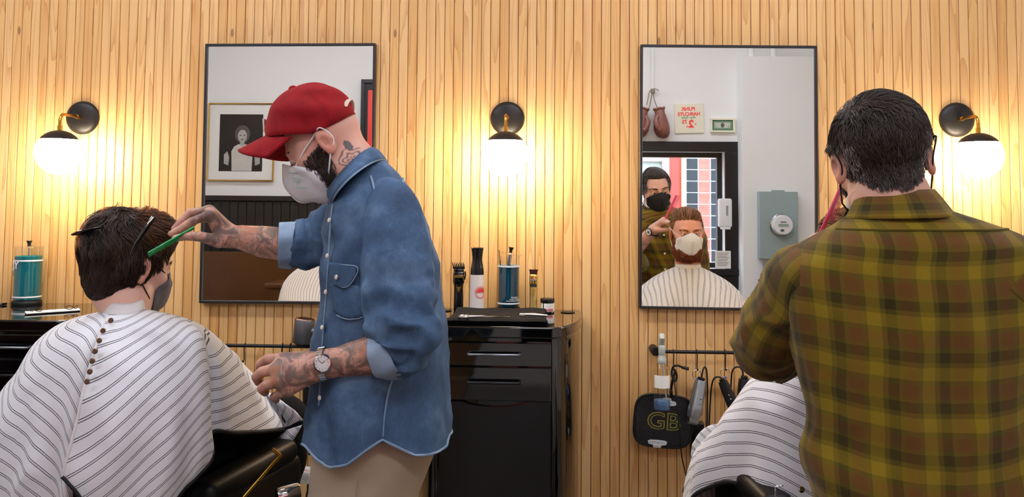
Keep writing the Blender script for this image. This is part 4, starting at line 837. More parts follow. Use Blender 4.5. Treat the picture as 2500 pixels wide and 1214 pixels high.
# ------------------------------------------------------------------ skin, cloth and hair materials
def m_attr(name, rough, sss=0.0, tattoo=False, spec=0.4):
    m = bpy.data.materials.new(name); m.use_nodes = True; t = NT(m); a = t.add('ShaderNodeAttribute', attribute_name='Col'); c = a.outputs['Color']
    tc = t.add('ShaderNodeTexCoord'); nz = t.add('ShaderNodeTexNoise', i_Scale=60.0, i_Detail=4.0); t.link(tc.outputs['Object'], nz.inputs['Vector'])
    c = t.mix(t.math('MULTIPLY', t.math('SUBTRACT', nz.outputs[0], 0.45, clamp=True), 0.3, clamp=True), c, '#b0705c')
    if tattoo:
        k = t.add('ShaderNodeAttribute', attribute_name='ink').outputs['Fac']
        n1 = t.add('ShaderNodeTexNoise', i_Scale=20.0, i_Detail=6.0, i_Roughness=0.62, i_Distortion=1.2); t.link(tc.outputs['Object'], n1.inputs['Vector'])
        n2 = t.add('ShaderNodeTexNoise', i_Scale=13.0, i_Detail=2.0); t.link(tc.outputs['Object'], n2.inputs['Vector'])
        n4 = t.add('ShaderNodeTexNoise', i_Scale=24.0, i_Detail=1.0, i_Distortion=0.8); t.link(tc.outputs['Object'], n4.inputs['Vector'])
        cf = t.math('ABSOLUTE', t.math('SUBTRACT', t.math('FRACT', t.math('MULTIPLY', n4.outputs[0], 7.0)), 0.5)); lines = t.ramp(cf, [(0.03, '#ffffff'), (0.12, '#000000')]); shade = t.ramp(n1.outputs[0], [(0.42, '#080808'), (0.46, '#9a9a9a'), (0.55, '#f0f0f0')])
        mk = t.math('MULTIPLY', t.math('MAXIMUM', t.math('MULTIPLY', lines, 0.7), shade), k, clamp=True)
        tint = t.ramp(n2.outputs[0], [(0.34, '#2b4a46'), (0.44, '#26282b'), (0.52, '#2a3436'), (0.60, '#39544c'), (0.67, '#9a5a30')])
        c = t.mix(t.math('MULTIPLY', mk, 0.88), c, tint)
    t.link(c, t.b.inputs['Base Color']); t.b.inputs['Roughness'].default_value = rough; t.b.inputs['Specular IOR Level'].default_value = spec
    if sss: t.b.inputs['Subsurface Weight'].default_value = sss; t.b.inputs['Subsurface Radius'].default_value = (0.010, 0.004, 0.002); t.b.inputs['Subsurface Scale'].default_value = 0.5
    t.bump(nz.outputs[0], 0.12, 0.0012); MATS[name] = m
m_attr('skin', 0.5, 0.12); m_attr('tattooed_skin', 0.5, 0.08, True)
def m_hair(name, dark, light, rough=0.38, hi=None):
    m = bpy.data.materials.new(name); m.use_nodes = True; t = NT(m); a = t.add('ShaderNodeAttribute', attribute_name='tone').outputs['Fac']
    t.link(t.ramp(a, [(0.0, dark), (0.6, light), (1.0, hi or light)]), t.b.inputs['Base Color']); t.b.inputs['Roughness'].default_value = rough; t.b.inputs['Specular IOR Level'].default_value = 0.5; t.b.inputs['Anisotropic'].default_value = 0.0; MATS[name] = m
m_hair('brown_hair', '#170d08', '#42250f', 0.42, '#a3602f'); m_hair('grey_hair', '#1c1613', '#483c34', 0.45, '#b8b4b0'); m_hair('ginger_hair', '#42240f', '#85522a', 0.5, '#b98650'); m_hair('ginger_beard', '#5a2810', '#96481e', 0.55, '#b8672f'); m_hair('dark_beard', '#150d09', '#33201a', 0.55, '#4e3426')
mat('brown_base', '#1a0f0a', 0.9, spec=0.1, noise=(40, '#2c190f', 0.9)); mat('grey_base', '#1f1916', 0.9, spec=0.1, noise=(60, '#352c27', 0.9)); mat('ginger_base', '#7a4a26', 0.9, spec=0.1, noise=(60, '#8f5a30', 0.9))
def hair_strands(name, mtl, parent, cap, roots, flow, nseg, length, offs, rad, tone, seed=1, clump=0.35, nclump=120, jitter=0.25, taper=0.35):
    """grow strands over the surface cap(p)=0; all arrays in world space"""
    rng = np.random.RandomState(seed); N = len(roots); p = np.array(roots, float); e = 0.002
    def grad(q):
        q = q.astype(np.float32); g = np.stack([cap(q+np.eye(3, dtype=np.float32)[k]*e)-cap(q-np.eye(3, dtype=np.float32)[k]*e) for k in range(3)], 1); return g/(np.linalg.norm(g, axis=1)[:, None]+1e-9)
    L = length if np.ndim(length) else np.full(N, length); L = L*(0.8+0.4*rng.rand(N)); jit = rng.randn(N, 3)*jitter
    cl = rng.choice(N, nclump); own = np.argmin(((p[:, None, :]-p[cl][None])**2).sum(-1), 1) if N*nclump < 4e6 else np.concatenate([np.argmin(((q[:, None, :]-p[cl][None])**2).sum(-1), 1) for q in np.array_split(p, 20)])
    P_ = [p.copy()]; lift = offs*(0.35+0.65*rng.rand(N))
    for s in range(nseg):
        t = (s+1)/nseg; n = grad(p); d = flow(p, t)+jit*0.5; d -= n*(d*n).sum(1)[:, None]; d /= np.linalg.norm(d, axis=1)[:, None]+1e-9
        p = p+d*(L/nseg)[:, None]; sd = cap(p.astype(np.float32)); tgt = lift*min(1, 2.2*t); n = grad(p); p = p-n*(sd-tgt)[:, None]*0.8
        c = p[cl][own]; p = p+(c-p)*clump*t*0.35*(np.linalg.norm(c-p, axis=1) < 0.03)[:, None]
        P_.append(p.copy())
    P_ = np.stack(P_, 1); M_ = nseg+1; tg = np.gradient(P_, axis=1); tg /= np.linalg.norm(tg, axis=2)[..., None]+1e-9
    up = np.where(np.abs(tg[..., 2:3]) < 0.9, np.array([0, 0, 1.]), np.array([1., 0, 0])); x = np.cross(up, tg); x /= np.linalg.norm(x, axis=2)[..., None]+1e-9; y = np.cross(tg, x)
    rr = rad*(1-(1-taper)*np.linspace(0, 1, M_)**2)[None, :, None]*(0.7+0.6*rng.rand(N))[:, None, None]
    ring = np.stack([P_+rr*(math.cos(a)*x+math.sin(a)*y) for a in (0, 2*PI/3, 4*PI/3)], 2)
    Vt = ring.reshape(-1, 3); b = (np.arange(N)[:, None]*M_+np.arange(nseg)[None])*3
    F = np.concatenate([np.stack([b+k, b+(k+1) % 3, b+3+(k+1) % 3, b+3+k], -1).reshape(-1, 4) for k in range(3)])
    tn = np.repeat(tone, M_*3); o = np_mesh(name, Vt, F, mtl, parent, 180, col={'tone': tn}); o['kind'] = 'stuff'; return o
def sample_surface(Vt, F, n, keep, seed=0):
    rng = np.random.RandomState(seed); c = Vt[F].mean(1); ok = keep(c); idx = np.where(ok)[0]; q = Vt[F[idx]]
    ar = np.linalg.norm(np.cross(q[:, 1]-q[:, 0], q[:, 3]-q[:, 0]), axis=1); ch = rng.choice(len(idx), n, p=ar/ar.sum()); w = rng.rand(n, 2); q = q[ch]
    return (q[:, 0]*((1-w[:, :1])*(1-w[:, 1:]))+q[:, 1]*(w[:, :1]*(1-w[:, 1:]))+q[:, 2]*(w[:, :1]*w[:, 1:])+q[:, 3]*((1-w[:, :1])*w[:, 1:]))
def ridged(p, sc, seed=0, pw=2.5):
    """sharp crests for cloth folds; sc scales each axis"""
    q = np.asarray(p).reshape(-1, 3)*np.asarray(sc, float); a = 1-np.abs(vnoise(q, seed)); b = 1-np.abs(vnoise(q*2.1+5.3, seed+9)); return (a**pw+0.4*b**pw-0.55).reshape(np.asarray(p).shape[:-1])
# ------------------------------------------------------------------ heads (local: x person's right, y face, z up)
def head_matrix(yaw, pitch, roll):
    """facing +y turned by yaw (ccw from above), nodding by pitch (down positive), leaning by roll"""
    return rotm('Z', yaw)@rotm('X', -pitch)@rotm('Y', roll)
def head_sdf(neck=((0, -0.030, -0.09), (0, -0.055, -0.22)), nr=(0.058, 0.064), jaw=1.0, ears=True, occ=0.096):
    s = Sdf(); s.u(s_ell((0, 0.084-occ, 0.035), (0.075, occ, 0.084))).u(s_ell((0, 0.030, 0.0), (0.063, 0.060, 0.086)), 0.03)
    s.u(s_ell((0, 0.032, -0.062), (0.054*jaw, 0.050, 0.044)), 0.03).u(s_ell((0, 0.070, -0.094), (0.024*jaw, 0.018, 0.018)), 0.025)
    for e in (-1, 1):
        s.u(s_ell((e*0.044, 0.056, -0.022), (0.022, 0.020, 0.018)), 0.02).u(s_ell((e*0.050*jaw, 0.0, -0.07), (0.020, 0.030, 0.026)), 0.03)
    s.u(s_cone((-0.034, 0.078, 0.021), (0.034, 0.078, 0.021), 0.012, 0.012), 0.016)
    for e in (-1, 1): s.cut(s_ell((e*0.031, 0.100, 0.003), (0.017, 0.016, 0.012)), 0.012)
    s.u(s_cone((0, 0.086, 0.012), (0, 0.111, -0.030), 0.0075, 0.0105), 0.010)
    for e in (-1, 1): s.u(s_ell((e*0.011, 0.100, -0.034), (0.0085, 0.010, 0.0075)), 0.007)
    s.u(s_ell((0, 0.088, -0.061), (0.022, 0.010, 0.006)), 0.006).u(s_ell((0, 0.087, -0.071), (0.018, 0.010, 0.006)), 0.006)
    for e in (-1, 1):        # lids leave a slit for the eye
        c = np.array((e*0.031, 0.0785, 0.004), np.float32); up = s_ell(c, (0.0150, 0.0140, 0.0140)); lo_ = s_ell(c, (0.0148, 0.0138, 0.0138))
        s.u(lambda p, f=up, c=c: np.maximum(f(p), -(p[:, 2]-c[2]-0.0030)), 0.003).u(lambda p, f=lo_, c=c: np.maximum(f(p), (p[:, 2]-c[2]+0.0042)), 0.003)
    s.u(s_cone(neck[0], neck[1], nr[0], nr[1]), 0.035)
    if ears:
        for e in (-1, 1):
            Re = rotm('Z', -e*0.45)@rotm('X', -0.18); c = np.array((e*0.079, -0.016, -0.002))
            s.u(s_ell(c, (0.0085, 0.0185, 0.0315), Re), 0.006).cut(s_ell(c+Re@np.array((e*0.010, 0.004, -0.002)), (0.008, 0.010, 0.016), Re), 0.004)
            s.u(s_ell(c+Re@np.array((0, 0.006, -0.024)), (0.006, 0.008, 0.010), Re), 0.005)
    return s
def make_head(O, R, skin, sd, h=0.0030, zlo=-0.24, scale=1.0, paint=None):
    """returns world verts, faces, colours"""
    v, f = sdf_mesh(sd, (-0.11, -0.15, zlo), (0.11, 0.14, 0.135), h); c = np.tile(np.array(lin(skin)), (len(v), 1))
    red = np.array(lin('#c0705c'))
    def blend(w, col): 
        nonlocal c
        c = c*(1-w[:, None])+np.asarray(col)*w[:, None]
    blend(0.55*np.clip((np.abs(v[:, 0])-0.072)/0.008, 0, 1)*(v[:, 2] > -0.045), red)               # ears
    blend(0.25*np.exp(-((v[:, 1]-0.112)/0.02)**2-((v[:, 2]+0.03)/0.02)**2), red)                   # nose
    blend(0.22*np.exp(-((np.abs(v[:, 0])-0.045)/0.02)**2-((v[:, 2]+0.025)/0.022)**2)*(v[:, 1] > 0.03), red)
    if paint: c = paint(v, c)
    return (v*scale)@np.asarray(R).T+O, f, c
def eyes(O, R, parent, iris='#4a5a60', look=(0, 1, -0.1), scale=1.0):
    for e in (-1, 1):
        c = np.array((e*0.031, 0.0785, 0.004)); w = np.asarray(look, float); w /= np.linalg.norm(w); Rl = np.asarray(R)
        o = MB().sphere(O+Rl@(c*scale), 0.0128*scale, 20, 14).build('eyeball', mat('eye_white', '#d8d2cc', 0.2), parent, smooth=80)
        Fr = frame_to(Rl@w); MB().lathe([(0.0064*scale, 0.0114*scale), (0.0060*scale, 0.0121*scale), (0.001, 0.0135*scale)], O+Rl@(c*scale), Fr, 18, cap=False).build('iris', mat('iris_'+iris, iris, 0.15), o, smooth=60)
        MB().lathe([(0.0030*scale, 0.0131*scale), (0.0005, 0.0139*scale)], O+Rl@(c*scale), Fr, 12, cap=False).build('pupil', 'black_gloss', o, smooth=60)
def brows(O, R, parent, mtl, capf, droop=0.0, n=140, seed=3):
    rng = np.random.RandomState(seed); pts = []; tn = []
    m = MB()
    for e in (-1, 1):
        for k in range(n//2):
            u = rng.rand(); x = e*(0.012+0.038*u); z = 0.020+0.007*math.sin(PI*min(1, u*0.75+0.1))-droop*(1-u)+rng.randn()*0.0016; y = 0.098-0.020*u**2
            a = np.array((x, y, z)); b = a+np.array((e*0.009, -0.004*u-0.001, 0.0012-0.004*u)); m.tube([O+R@a, O+R@b], (0.0007, 0.0003), 4)
    o = m.build('eyebrows', mtl, parent, smooth=180, col={'tone': np.full(len(m.v), 0.5)}); o['kind'] = 'stuff'; return o
def face_mask(O, R, parent, m, strap_m='strap_white', ridge=(), hs=None, scale=1.0, print_m=None, ears=((0.083, -0.006, 0.026), (0.082, -0.012, -0.034)), thick=0.004):
    """folded respirator: two curved halves meeting in a pleat"""
    ridge = spline(ridge, 5); nv = len(ridge); nu = 11; G = []
    edge = spline([(0.038, 0.088, -0.007), (0.060, 0.060, -0.024), (0.066, 0.036, -0.055), (0.058, 0.026, -0.088), (0.036, 0.044, -0.118), (0.012, 0.068, -0.128)], 4)
    ee = np.array([np.interp(np.linspace(0, 1, nv), np.linspace(0, 1, len(edge)), edge[:, k]) for k in range(3)]).T
    for e in (-1, 1):
        for i in range(nu):
            t = i/(nu-1); row = []
            for j in range(nv):
                a = np.array((0, ridge[j][0], ridge[j][1])); b = ee[j]*np.array((e, 1, 1)); q = a+(b-a)*t; bul = math.sin(PI*t)*0.009*(0.3+0.7*math.sin(PI*min(1, max(0.0, j/(nv-1)))))
                q = q+np.array((e*0.8*bul, 0.75*bul, 0)); row.append(q)
            G.append(row)
    G = np.array(G)
    if hs is not None:
        q = G.reshape(-1, 3).astype(np.float32); tt = np.tile(np.repeat(np.linspace(0, 1, nu), nv), 2)
        for _ in range(4):
            e_ = 0.001; g = np.stack([hs(q+np.eye(3, dtype=np.float32)[k]*e_)-hs(q-np.eye(3, dtype=np.float32)[k]*e_) for k in range(3)], 1); g /= np.linalg.norm(g, axis=1)[:, None]+1e-9; s0 = hs(q)
            want = np.where(tt > 0.93, 0.0025, np.maximum(s0, 0.005)); q = (q+g*(want-s0)[:, None]*0.9).astype(np.float32)
        G = q.reshape(G.shape).astype(float)
        ee = G[nu+nu-1]*1.0
    G = G*scale; m1 = MB(); half = [G[:nu], G[nu:]]
    for g in half: m1.grid(g@np.asarray(R).T+O)
    o = m1.build('face_mask', m, parent, smooth=50); sm = o.modifiers.new('thickness', 'SOLIDIFY'); sm.thickness = thick*0.5; sm.offset = 0
    W = lambda q: np.asarray(R)@(np.asarray(q)*scale)+O
    for e in (-1, 1):
        up, dn = ee[int(nv*0.12)]*np.array((e, 1, 1)), ee[int(nv*0.62)]*np.array((e, 1, 1))
        eu, ed = np.array(ears[0])*np.array((e, 1, 1)), np.array(ears[1])*np.array((e, 1, 1))
        MB().tube([W(up), W((up+eu)/2+np.array((e*0.006, 0, 0.0))), W(eu)], 0.0018, 6).build('strap', strap_m, o, smooth=60); MB().tube([W(dn), W((dn+ed)/2+np.array((e*0.008, 0, 0.0))), W(ed)], 0.0018, 6).build('strap', strap_m, o, smooth=60)
        MB().tube(spline([W(eu), W(eu+np.array((e*0.006, -0.016, 0.004))), W((eu+ed)/2+np.array((-e*0.004, -0.026, 0))), W(ed)], 5), 0.0017, 6).build('strap', strap_m, o, smooth=60)
    # centre pleat and printed marks
    MB().tube([W((0, y+0.0012, z)) for y, z in ridge], 0.0012, 5).build('pleat', m, o, smooth=60)
    return o
def loft(rings, n=40, e=2.0, disp=None, cap=True):
    """rings: (centre, u vector, v vector); returns MB and per-vertex (theta, s)"""
    R_ = len(rings); G = np.zeros((R_, n, 3)); th = np.linspace(0, 2*PI, n+1)[:-1]; ce = np.sign(np.cos(th))*np.abs(np.cos(th))**(2/e); se = np.sign(np.sin(th))*np.abs(np.sin(th))**(2/e)
    for i, (c, u, v) in enumerate(rings): G[i] = np.asarray(c)+ce[:, None]*np.asarray(u)+se[:, None]*np.asarray(v)
    s = np.concatenate([[0], np.cumsum(np.linalg.norm(np.diff(np.array([r[0] for r in rings]), axis=0), axis=1))])
    if disp is not None:
        c = np.array([r[0] for r in rings])[:, None]; d = G-c; L = np.linalg.norm(d, axis=2)[..., None]+1e-9; G = G+d/L*disp(th[None, :]+0*s[:, None], s[:, None]+0*th[None, :], G)[..., None]
    return G, s, th
def tube_rings(pts, ru, rv, up=(0, -1, 0), sub=6):
    """smooth limb: spline through pts with two radii per point; 'up' fixes where theta=90deg looks"""
    A = np.concatenate([np.asarray(pts, float), np.asarray(ru, float)[:, None], np.asarray(rv, float)[:, None]], 1); B = spline(A, sub); c = B[:, :3]; t = np.gradient(c, axis=0); t /= np.linalg.norm(t, axis=1)[:, None]; out = []
    for i in range(len(c)):
        v = np.asarray(up, float)-t[i]*(np.asarray(up, float)@t[i]); v /= np.linalg.norm(v)+1e-9; u = np.cross(v, t[i]); out.append((c[i], u*B[i, 3], v*B[i, 4]))
    return out
def cloth_part(name, G, m, parent, uv=None, closed_v=True, cap_ends=True, smooth=180, thick=0.0):
    mb = MB(); mb.grid(G, closed_v=closed_v)
    if cap_ends and closed_v:
        n = G.shape[1]; k = G.shape[0]; mb.f.append(list(range(n))); mb.f.append([(k-1)*n+i for i in reversed(range(n))])
    o = mb.build(name, m, parent, smooth=smooth, uv=None if uv is None else uv.reshape(-1, uv.shape[-1]))
    if thick: sm = o.modifiers.new('thickness', 'SOLIDIFY'); sm.thickness = thick; sm.offset = 1
    return o
# ================================================================== cloth materials
def m_denim(name, c1, c2, c3):
    m = bpy.data.materials.new(name); m.use_nodes = True; t = NT(m); tc = t.add('ShaderNodeTexCoord')
    n1 = t.add('ShaderNodeTexNoise', i_Scale=9.0, i_Detail=5.0, i_Roughness=0.6); t.link(tc.outputs['Object'], n1.inputs['Vector'])
    mp = t.add('ShaderNodeMapping'); mp.inputs['Scale'].default_value = (260, 260, 90); t.link(tc.outputs['Object'], mp.inputs['Vector']); n2 = t.add('ShaderNodeTexNoise', i_Scale=1.0, i_Detail=2.0); t.link(mp.outputs[0], n2.inputs['Vector'])
    c = t.ramp(n1.outputs[0], [(0.30, c1), (0.50, c2), (0.68, c3)]); c = t.mix(t.math('MULTIPLY', n2.outputs[0], 0.16), c, '#8fa6c2'); t.link(c, t.b.inputs['Base Color'])
    t.b.inputs['Roughness'].default_value = 0.85; t.b.inputs['Specular IOR Level'].default_value = 0.2; t.b.inputs['Sheen Weight'].default_value = 0.0; t.bump(n2.outputs[0], 0.35, 0.0012); MATS[name] = m
m_denim('denim', '#22364f', '#34506f', '#567190'); m_denim('denim_pale', '#6f879f', '#8299b0', '#97abbf'); m_denim('denim_seam', '#5d7791', '#7c94ac', '#93a8bc')
mat('chino', '#b2a28b', 0.85, spec=0.2, noise=(10, '#a3937d', 0.8), bump=(300, 0.25, 0.001))
mat('black_trouser', '#0e0e0f', 0.85, spec=0.2, bump=(250, 0.3, 0.001)); mat('shoe_leather', '#2a1d15', 0.4)
mat('mask_white', '#e4e7e9', 0.75, bump=(700, 0.3, 0.0008)); mat('mask_black', '#121214', 0.8, bump=(700, 0.3, 0.0008)); mat('mask_grey', '#56565c', 0.8); mat('strap_white', '#e6e8ea', 0.7)
def m_cord():
    m = bpy.data.materials.new('red_corduroy'); m.use_nodes = True; t = NT(m); a = t.add('ShaderNodeAttribute', attribute_name='cloth'); sp = t.add('ShaderNodeSeparateXYZ', i_0=a.outputs['Vector'])
    w = t.math('SINE', t.math('MULTIPLY', sp.outputs[0], 2*PI/0.0026)); tc = t.add('ShaderNodeTexCoord'); nz = t.add('ShaderNodeTexNoise', i_Scale=40.0, i_Detail=5.0); t.link(tc.outputs['Object'], nz.inputs['Vector'])
    t.link(t.mix(t.math('MULTIPLY_ADD', w, 0.25, 0.35), t.ramp(nz.outputs[0], [(0.3, '#8e0c16'), (0.7, '#ab141f')]), '#6a0810'), t.b.inputs['Base Color']); t.b.inputs['Roughness'].default_value = 0.8; t.b.inputs['Sheen Weight'].default_value = 0.2; t.b.inputs['Sheen Tint'].default_value = (*lin('#ff6a6a'), 1); t.b.inputs['Specular IOR Level'].default_value = 0.2
    t.bump(w, 0.5, 0.0008); MATS['red_corduroy'] = m
m_cord()
# ================================================================== the barber in the denim shirt
DB = 1.35
who = tag(empty('person', (float(P(930, 1200, DB)[0]), -DB, 0)), 'person in red cap, white mask and denim shirt combing the brown-haired client', 'person')
who_parts = []
def kid(o, parent): return world_child(o, parent)
R1 = head_matrix(PI/2, math.radians(30), 0.0)
O1 = P(795, 345, DB+0.079)-R1@np.array((-0.079, -0.016, -0.002))
nk = (R1.T@(P(868, 425, DB)-O1), R1.T@(P(905, 500, DB)-O1))
sd1 = head_sdf(((0, -0.030, -0.055), tuple(nk[0])), (0.057, 0.062), 1.05, occ=0.090); sd1.u(s_cone(nk[0], nk[1], 0.062, 0.070), 0.03)
v, f, c = make_head(O1, R1, '#d3a08c', sd1, 0.0024, -0.26)
loc = (v-O1)@R1
st = np.clip((loc[:, 2]-0.012)/0.02, 0, 1)*np.clip((0.075-loc[:, 1])/0.02, 0, 1); c = c*(1-0.35*st[:, None])+np.array(lin('#d8b5a6'))*0.35*st[:, None]
bs = np.clip((-0.005-loc[:, 2])/0.03, 0, 1)*np.clip((loc[:, 1]+0.012)/0.02, 0, 1)*np.clip((np.abs(loc[:, 0])-0.02)/0.01, 0, 1); c = c*(1-0.6*bs[:, None])+np.array(lin('#4a3022'))*0.6*bs[:, None]
ink = np.zeros(len(v))
rc_ = P(858, 388, DB+0.07); q_ = v-rc_; rr_ = np.sqrt(q_[:, 0]**2+q_[:, 2]**2); an_ = np.arctan2(q_[:, 2], q_[:, 0]); near_ = v[:, 1] < -DB-0.01
rose = np.clip(np.sin(rr_*520+1.6*np.sin(3*an_+rr_*90)+2.2*np.sin(5*an_))*0.9+0.25, 0, 1)*(rr_ < 0.031)
leaf = np.exp(-((q_[:, 0]+0.018+0.5*q_[:, 2]-0.022)/0.011)**2-((q_[:, 2]-0.032)/0.014)**2) > 0.45
lf2 = np.exp(-((q_[:, 0]-0.038)/0.010)**2-((q_[:, 2]-0.010)/0.016)**2) > 0.4
tat = np.maximum(np.maximum(rose*0.85, leaf*0.9), lf2*0.8)*near_; c = c*(1-tat[:, None])+np.array(lin('#3c4850'))*tat[:, None]
parts = [(v, f)]; cols = [c]; inks = [ink]
def add_limb(sd, lo, hi, h, skin, inkf):
    v, f = sdf_mesh(sd, lo, hi, h); parts.append((v, f)); cols.append(np.tile(np.array(lin(skin)), (len(v), 1))); inks.append(inkf(v)); return v
def bbox(pts, m): p = np.array(pts); return p.min(0)-m, p.max(0)+m
# near (left) forearm and hand
W_ = P(803, 888, 1.525); el = P(960, 862, 1.545)
K = {'i': [(692, 879, 1.505), (654, 877, 1.49), (637, 889, 1.475), (634, 902, 1.46)], 'm': [(676, 901, 1.53), (641, 908, 1.525), (626, 920, 1.51), (631, 933, 1.49)], 'r': [(683, 929, 1.54), (653, 940, 1.54), (639, 949, 1.525), (647, 958, 1.505)], 'p': [(702, 950, 1.53), (682, 962, 1.535), (669, 969, 1.525), (674, 977, 1.505)], 't': [(770, 876, 1.49), (716, 872, 1.46), (672, 884, 1.45), (643, 898, 1.45)]}
def hand(sd, W_, K, fr=(0.0108, 0.0096, 0.0088, 0.0074), palm=0.0165):
    for k, pts in list(K.items()):
        q = [P(*p) for p in pts]
        if k == 't': sd.u(s_chain([W_+(q[0]-W_)*0.3]+q, [0.018, 0.0165, 0.0125, 0.0105, 0.0085]), 0.012)
        else: s_ = 0.86 if k == 'p' else 1.0; sd.u(s_cone(W_, q[0], palm+0.003, palm), 0.018); K[k+'_f'] = s_chain(q, [fr[0]*s_*1.15, fr[1]*s_, fr[2]*s_, fr[3]*s_])
    for k in list(K):
        if k.endswith('_f'): sd.u(K.pop(k), 0.0035)
    return sd
sd = Sdf().u(s_chain([el, P(905, 868, 1.54), W_], [0.046, 0.043, 0.029])); hand(sd, W_, K, (0.0122, 0.0116, 0.0108, 0.0092), 0.0175)
allp = [P(*p) for k in K for p in K[k]]+[W_, el]
lo, hi = bbox(allp, 0.06)
wr = lambda v: np.clip((v[:, 0]-P(652, 900, 1.5)[0])/0.035, 0.25, 1)
add_limb(sd, lo, hi, 0.0026, '#c6937f', lambda v: 0.95*wr(v))
# far (right) forearm and hand with the comb
W2_ = P(556, 577, 1.27); e2 = P(720, 600, 1.215)
K2 = {'i': [(516, 524, 1.30), (466, 541, 1.315), (438, 560, 1.325), (417, 571, 1.332)], 'm': [(510, 515, 1.285), (464, 519, 1.295), (442, 540, 1.306), (425, 559, 1.312)], 'r': [(514, 520, 1.265), (470, 525, 1.28), (449, 545, 1.29), (434, 560, 1.296)], 'p': [(522, 532, 1.25), (482, 537, 1.262), (462, 553, 1.27), (448, 566, 1.276)], 't': [(536, 590, 1.30), (490, 578, 1.325), (456, 577, 1.336), (428, 582, 1.340)]}
sd = Sdf().u(s_chain([e2, P(640, 590, 1.24), P(590, 580, 1.26), W2_], [0.043, 0.040, 0.031, 0.0255])); hand(sd, W2_, K2, palm=0.015)
lo, hi = bbox([P(*p) for k in K2 for p in K2[k]]+[W2_, e2], 0.06)
add_limb(sd, lo, hi, 0.0028, '#c99884', lambda v: np.clip((v[:, 0]-P(440, 560, 1.3)[0])/0.05, 0.2, 0.95))
# trunk under the shirt
tr = Sdf().u(s_cone(P(925, 560, DB), P(935, 1000, DB), 0.10, 0.10)).u(s_cone(P(890, 480, DB), P(925, 560, DB), 0.06, 0.09), 0.05).u(s_cone(P(940, 530, DB+0.13), P(975, 830, 1.55), 0.05, 0.04), 0.03).u(s_cone(P(975, 830, 1.55), el, 0.04, 0.04), 0.02).u(s_cone(P(880, 540, DB-0.13), e2, 0.05, 0.04), 0.03)
add_limb(tr, P(660, 1040, 1.0)+np.array((0, 0, -0.1)), P(1080, 440, 1.7)+np.array((0, 0.75, 0.1)), 0.012, '#c6937f', lambda v: np.zeros(len(v)))
V_, F_ = joinm(parts); body = np_mesh('body', V_, F_, 'tattooed_skin', None, 180, col={'Col': np.concatenate(cols), 'ink': np.concatenate(inks)}); kid(body, who)
for nm in ():
    pass
eyes(O1, R1, who, '#5a6a70', (0, 1, -0.5)); 
for o in [x for x in bpy.data.objects if x.name.startswith('eyeball') and x.parent == who]: kid(o, who)
kid(brows(O1, R1, None, 'dark_beard', None), who)
mk_ = face_mask(O1, R1, None, 'mask_white', hs=sd1, ridge=[(0.116, 0.016), (0.128, -0.005), (0.138, -0.030), (0.135, -0.060), (0.122, -0.088), (0.094, -0.100), (0.064, -0.106)], strap_m='strap_white'); kid(mk_, who)
Rr = R1@np.stack([np.array((0, -1, 0.)), np.array((0, 0, 1.)), np.array((-1, 0, 0.))], 1)
for k, (y, z, w_) in enumerate(((-0.018, -0.030, 0.030), (-0.040, -0.044, 0.022), (-0.044, -0.051, 0.012), (-0.030, -0.070, 0.026))):
    pr = [(-0.045, 0.118+0.02*0, z), ]
    a_ = np.array((-0.034, 0.100, z+0.012)); b_ = np.array((-0.034-0.016, 0.100-w_, z-0.004))
    kid(MB().tube([O1+R1@(a_+(b_-a_)*t_+np.array((-0.0075*math.sin(PI*(0.4+0.4*t_)), 0.004, 0))) for t_ in np.linspace(0, 1, 6)], 0.0011, 5).build('print_line', mat('teal_print', '#8fb5ae', 0.7), None, smooth=60), mk_)
# beard
bv = lambda p: (p-O1)@R1
def keep(p):
    l = bv(p); return (l[:, 1] > -0.008+0.25*np.clip(-l[:, 2]-0.05, 0, .1)) & (l[:, 2] < 0.0-0.25*l[:, 1]) & (l[:, 2] > -0.145) & (l[:, 1] < 0.10) & ~((l[:, 2] > -0.05) & (l[:, 1] > 0.055)) & (np.abs(l[:, 0]) > 0.012) & ~((np.abs(l[:, 0]) > 0.074) & (l[:, 1] < 0.0))
rt = sample_surface(v if False else parts[0][0], parts[0][1], 5200, keep, 4)
capw = lambda p: sd1(((p-O1)@R1).astype(np.float32))
ll = bv(rt); ln_ = 0.010+0.030*np.clip((-ll[:, 2]-0.02)/0.09, 0, 1)
kid(hair_strands('beard', 'dark_beard', None, capw, rt, lambda p, t: np.tile(R1@np.array((0, 0.25, -1.0)), (len(p), 1)), 4, ln_, 0.006, 0.0007, np.random.RandomState(2).rand(len(rt))*0.7, 5, 0.5, 200, 0.5), who)
# cap
nth, nph = 96, 22; th = np.linspace(0, 2*PI, nth+1)[:-1]
def zlow(y): return 0.030+0.058*np.clip((y-0.0)/0.122, 0, 1)**1.2
G = np.zeros((nph, nth, 3)); cy0, z0, rx_, ry_, rz_ = 0.014, 0.050, 0.087, 0.111, 0.112
for j in range(nth):
    y0 = cy0+ry_*math.sin(th[j]); ph0 = math.asin(max(-0.5, min(0.6, (zlow(y0)-z0)/rz_)))
    for i in range(nph):
        ph_ = ph0+(PI/2-ph0)*(i/(nph-1))**0.9; cph = math.cos(ph_)**0.82; seam = -0.0022*math.exp(-(((th[j]-PI/6)/(PI/3)-round((th[j]-PI/6)/(PI/3)))/0.05)**2)*math.cos(ph_)
        wr_ = 0.0030*math.sin(5*th[j]+9*ph_)*math.cos(ph_)
        G[i, j] = ((rx_+seam+wr_)*math.cos(th[j])*cph, cy0+(ry_+seam+wr_)*math.sin(th[j])*(math.cos(ph_)**1.0 if math.sin(th[j]) < 0 else math.cos(ph_)**0.80)-0.006*math.sin(ph_), z0+rz_*math.sin(ph_)+0.004*math.sin(3*th[j])*math.cos(ph_))
uvc = np.stack(np.broadcast_arrays(th[None, :]*0.1, np.linspace(0, .16, nph)[:, None]), -1)
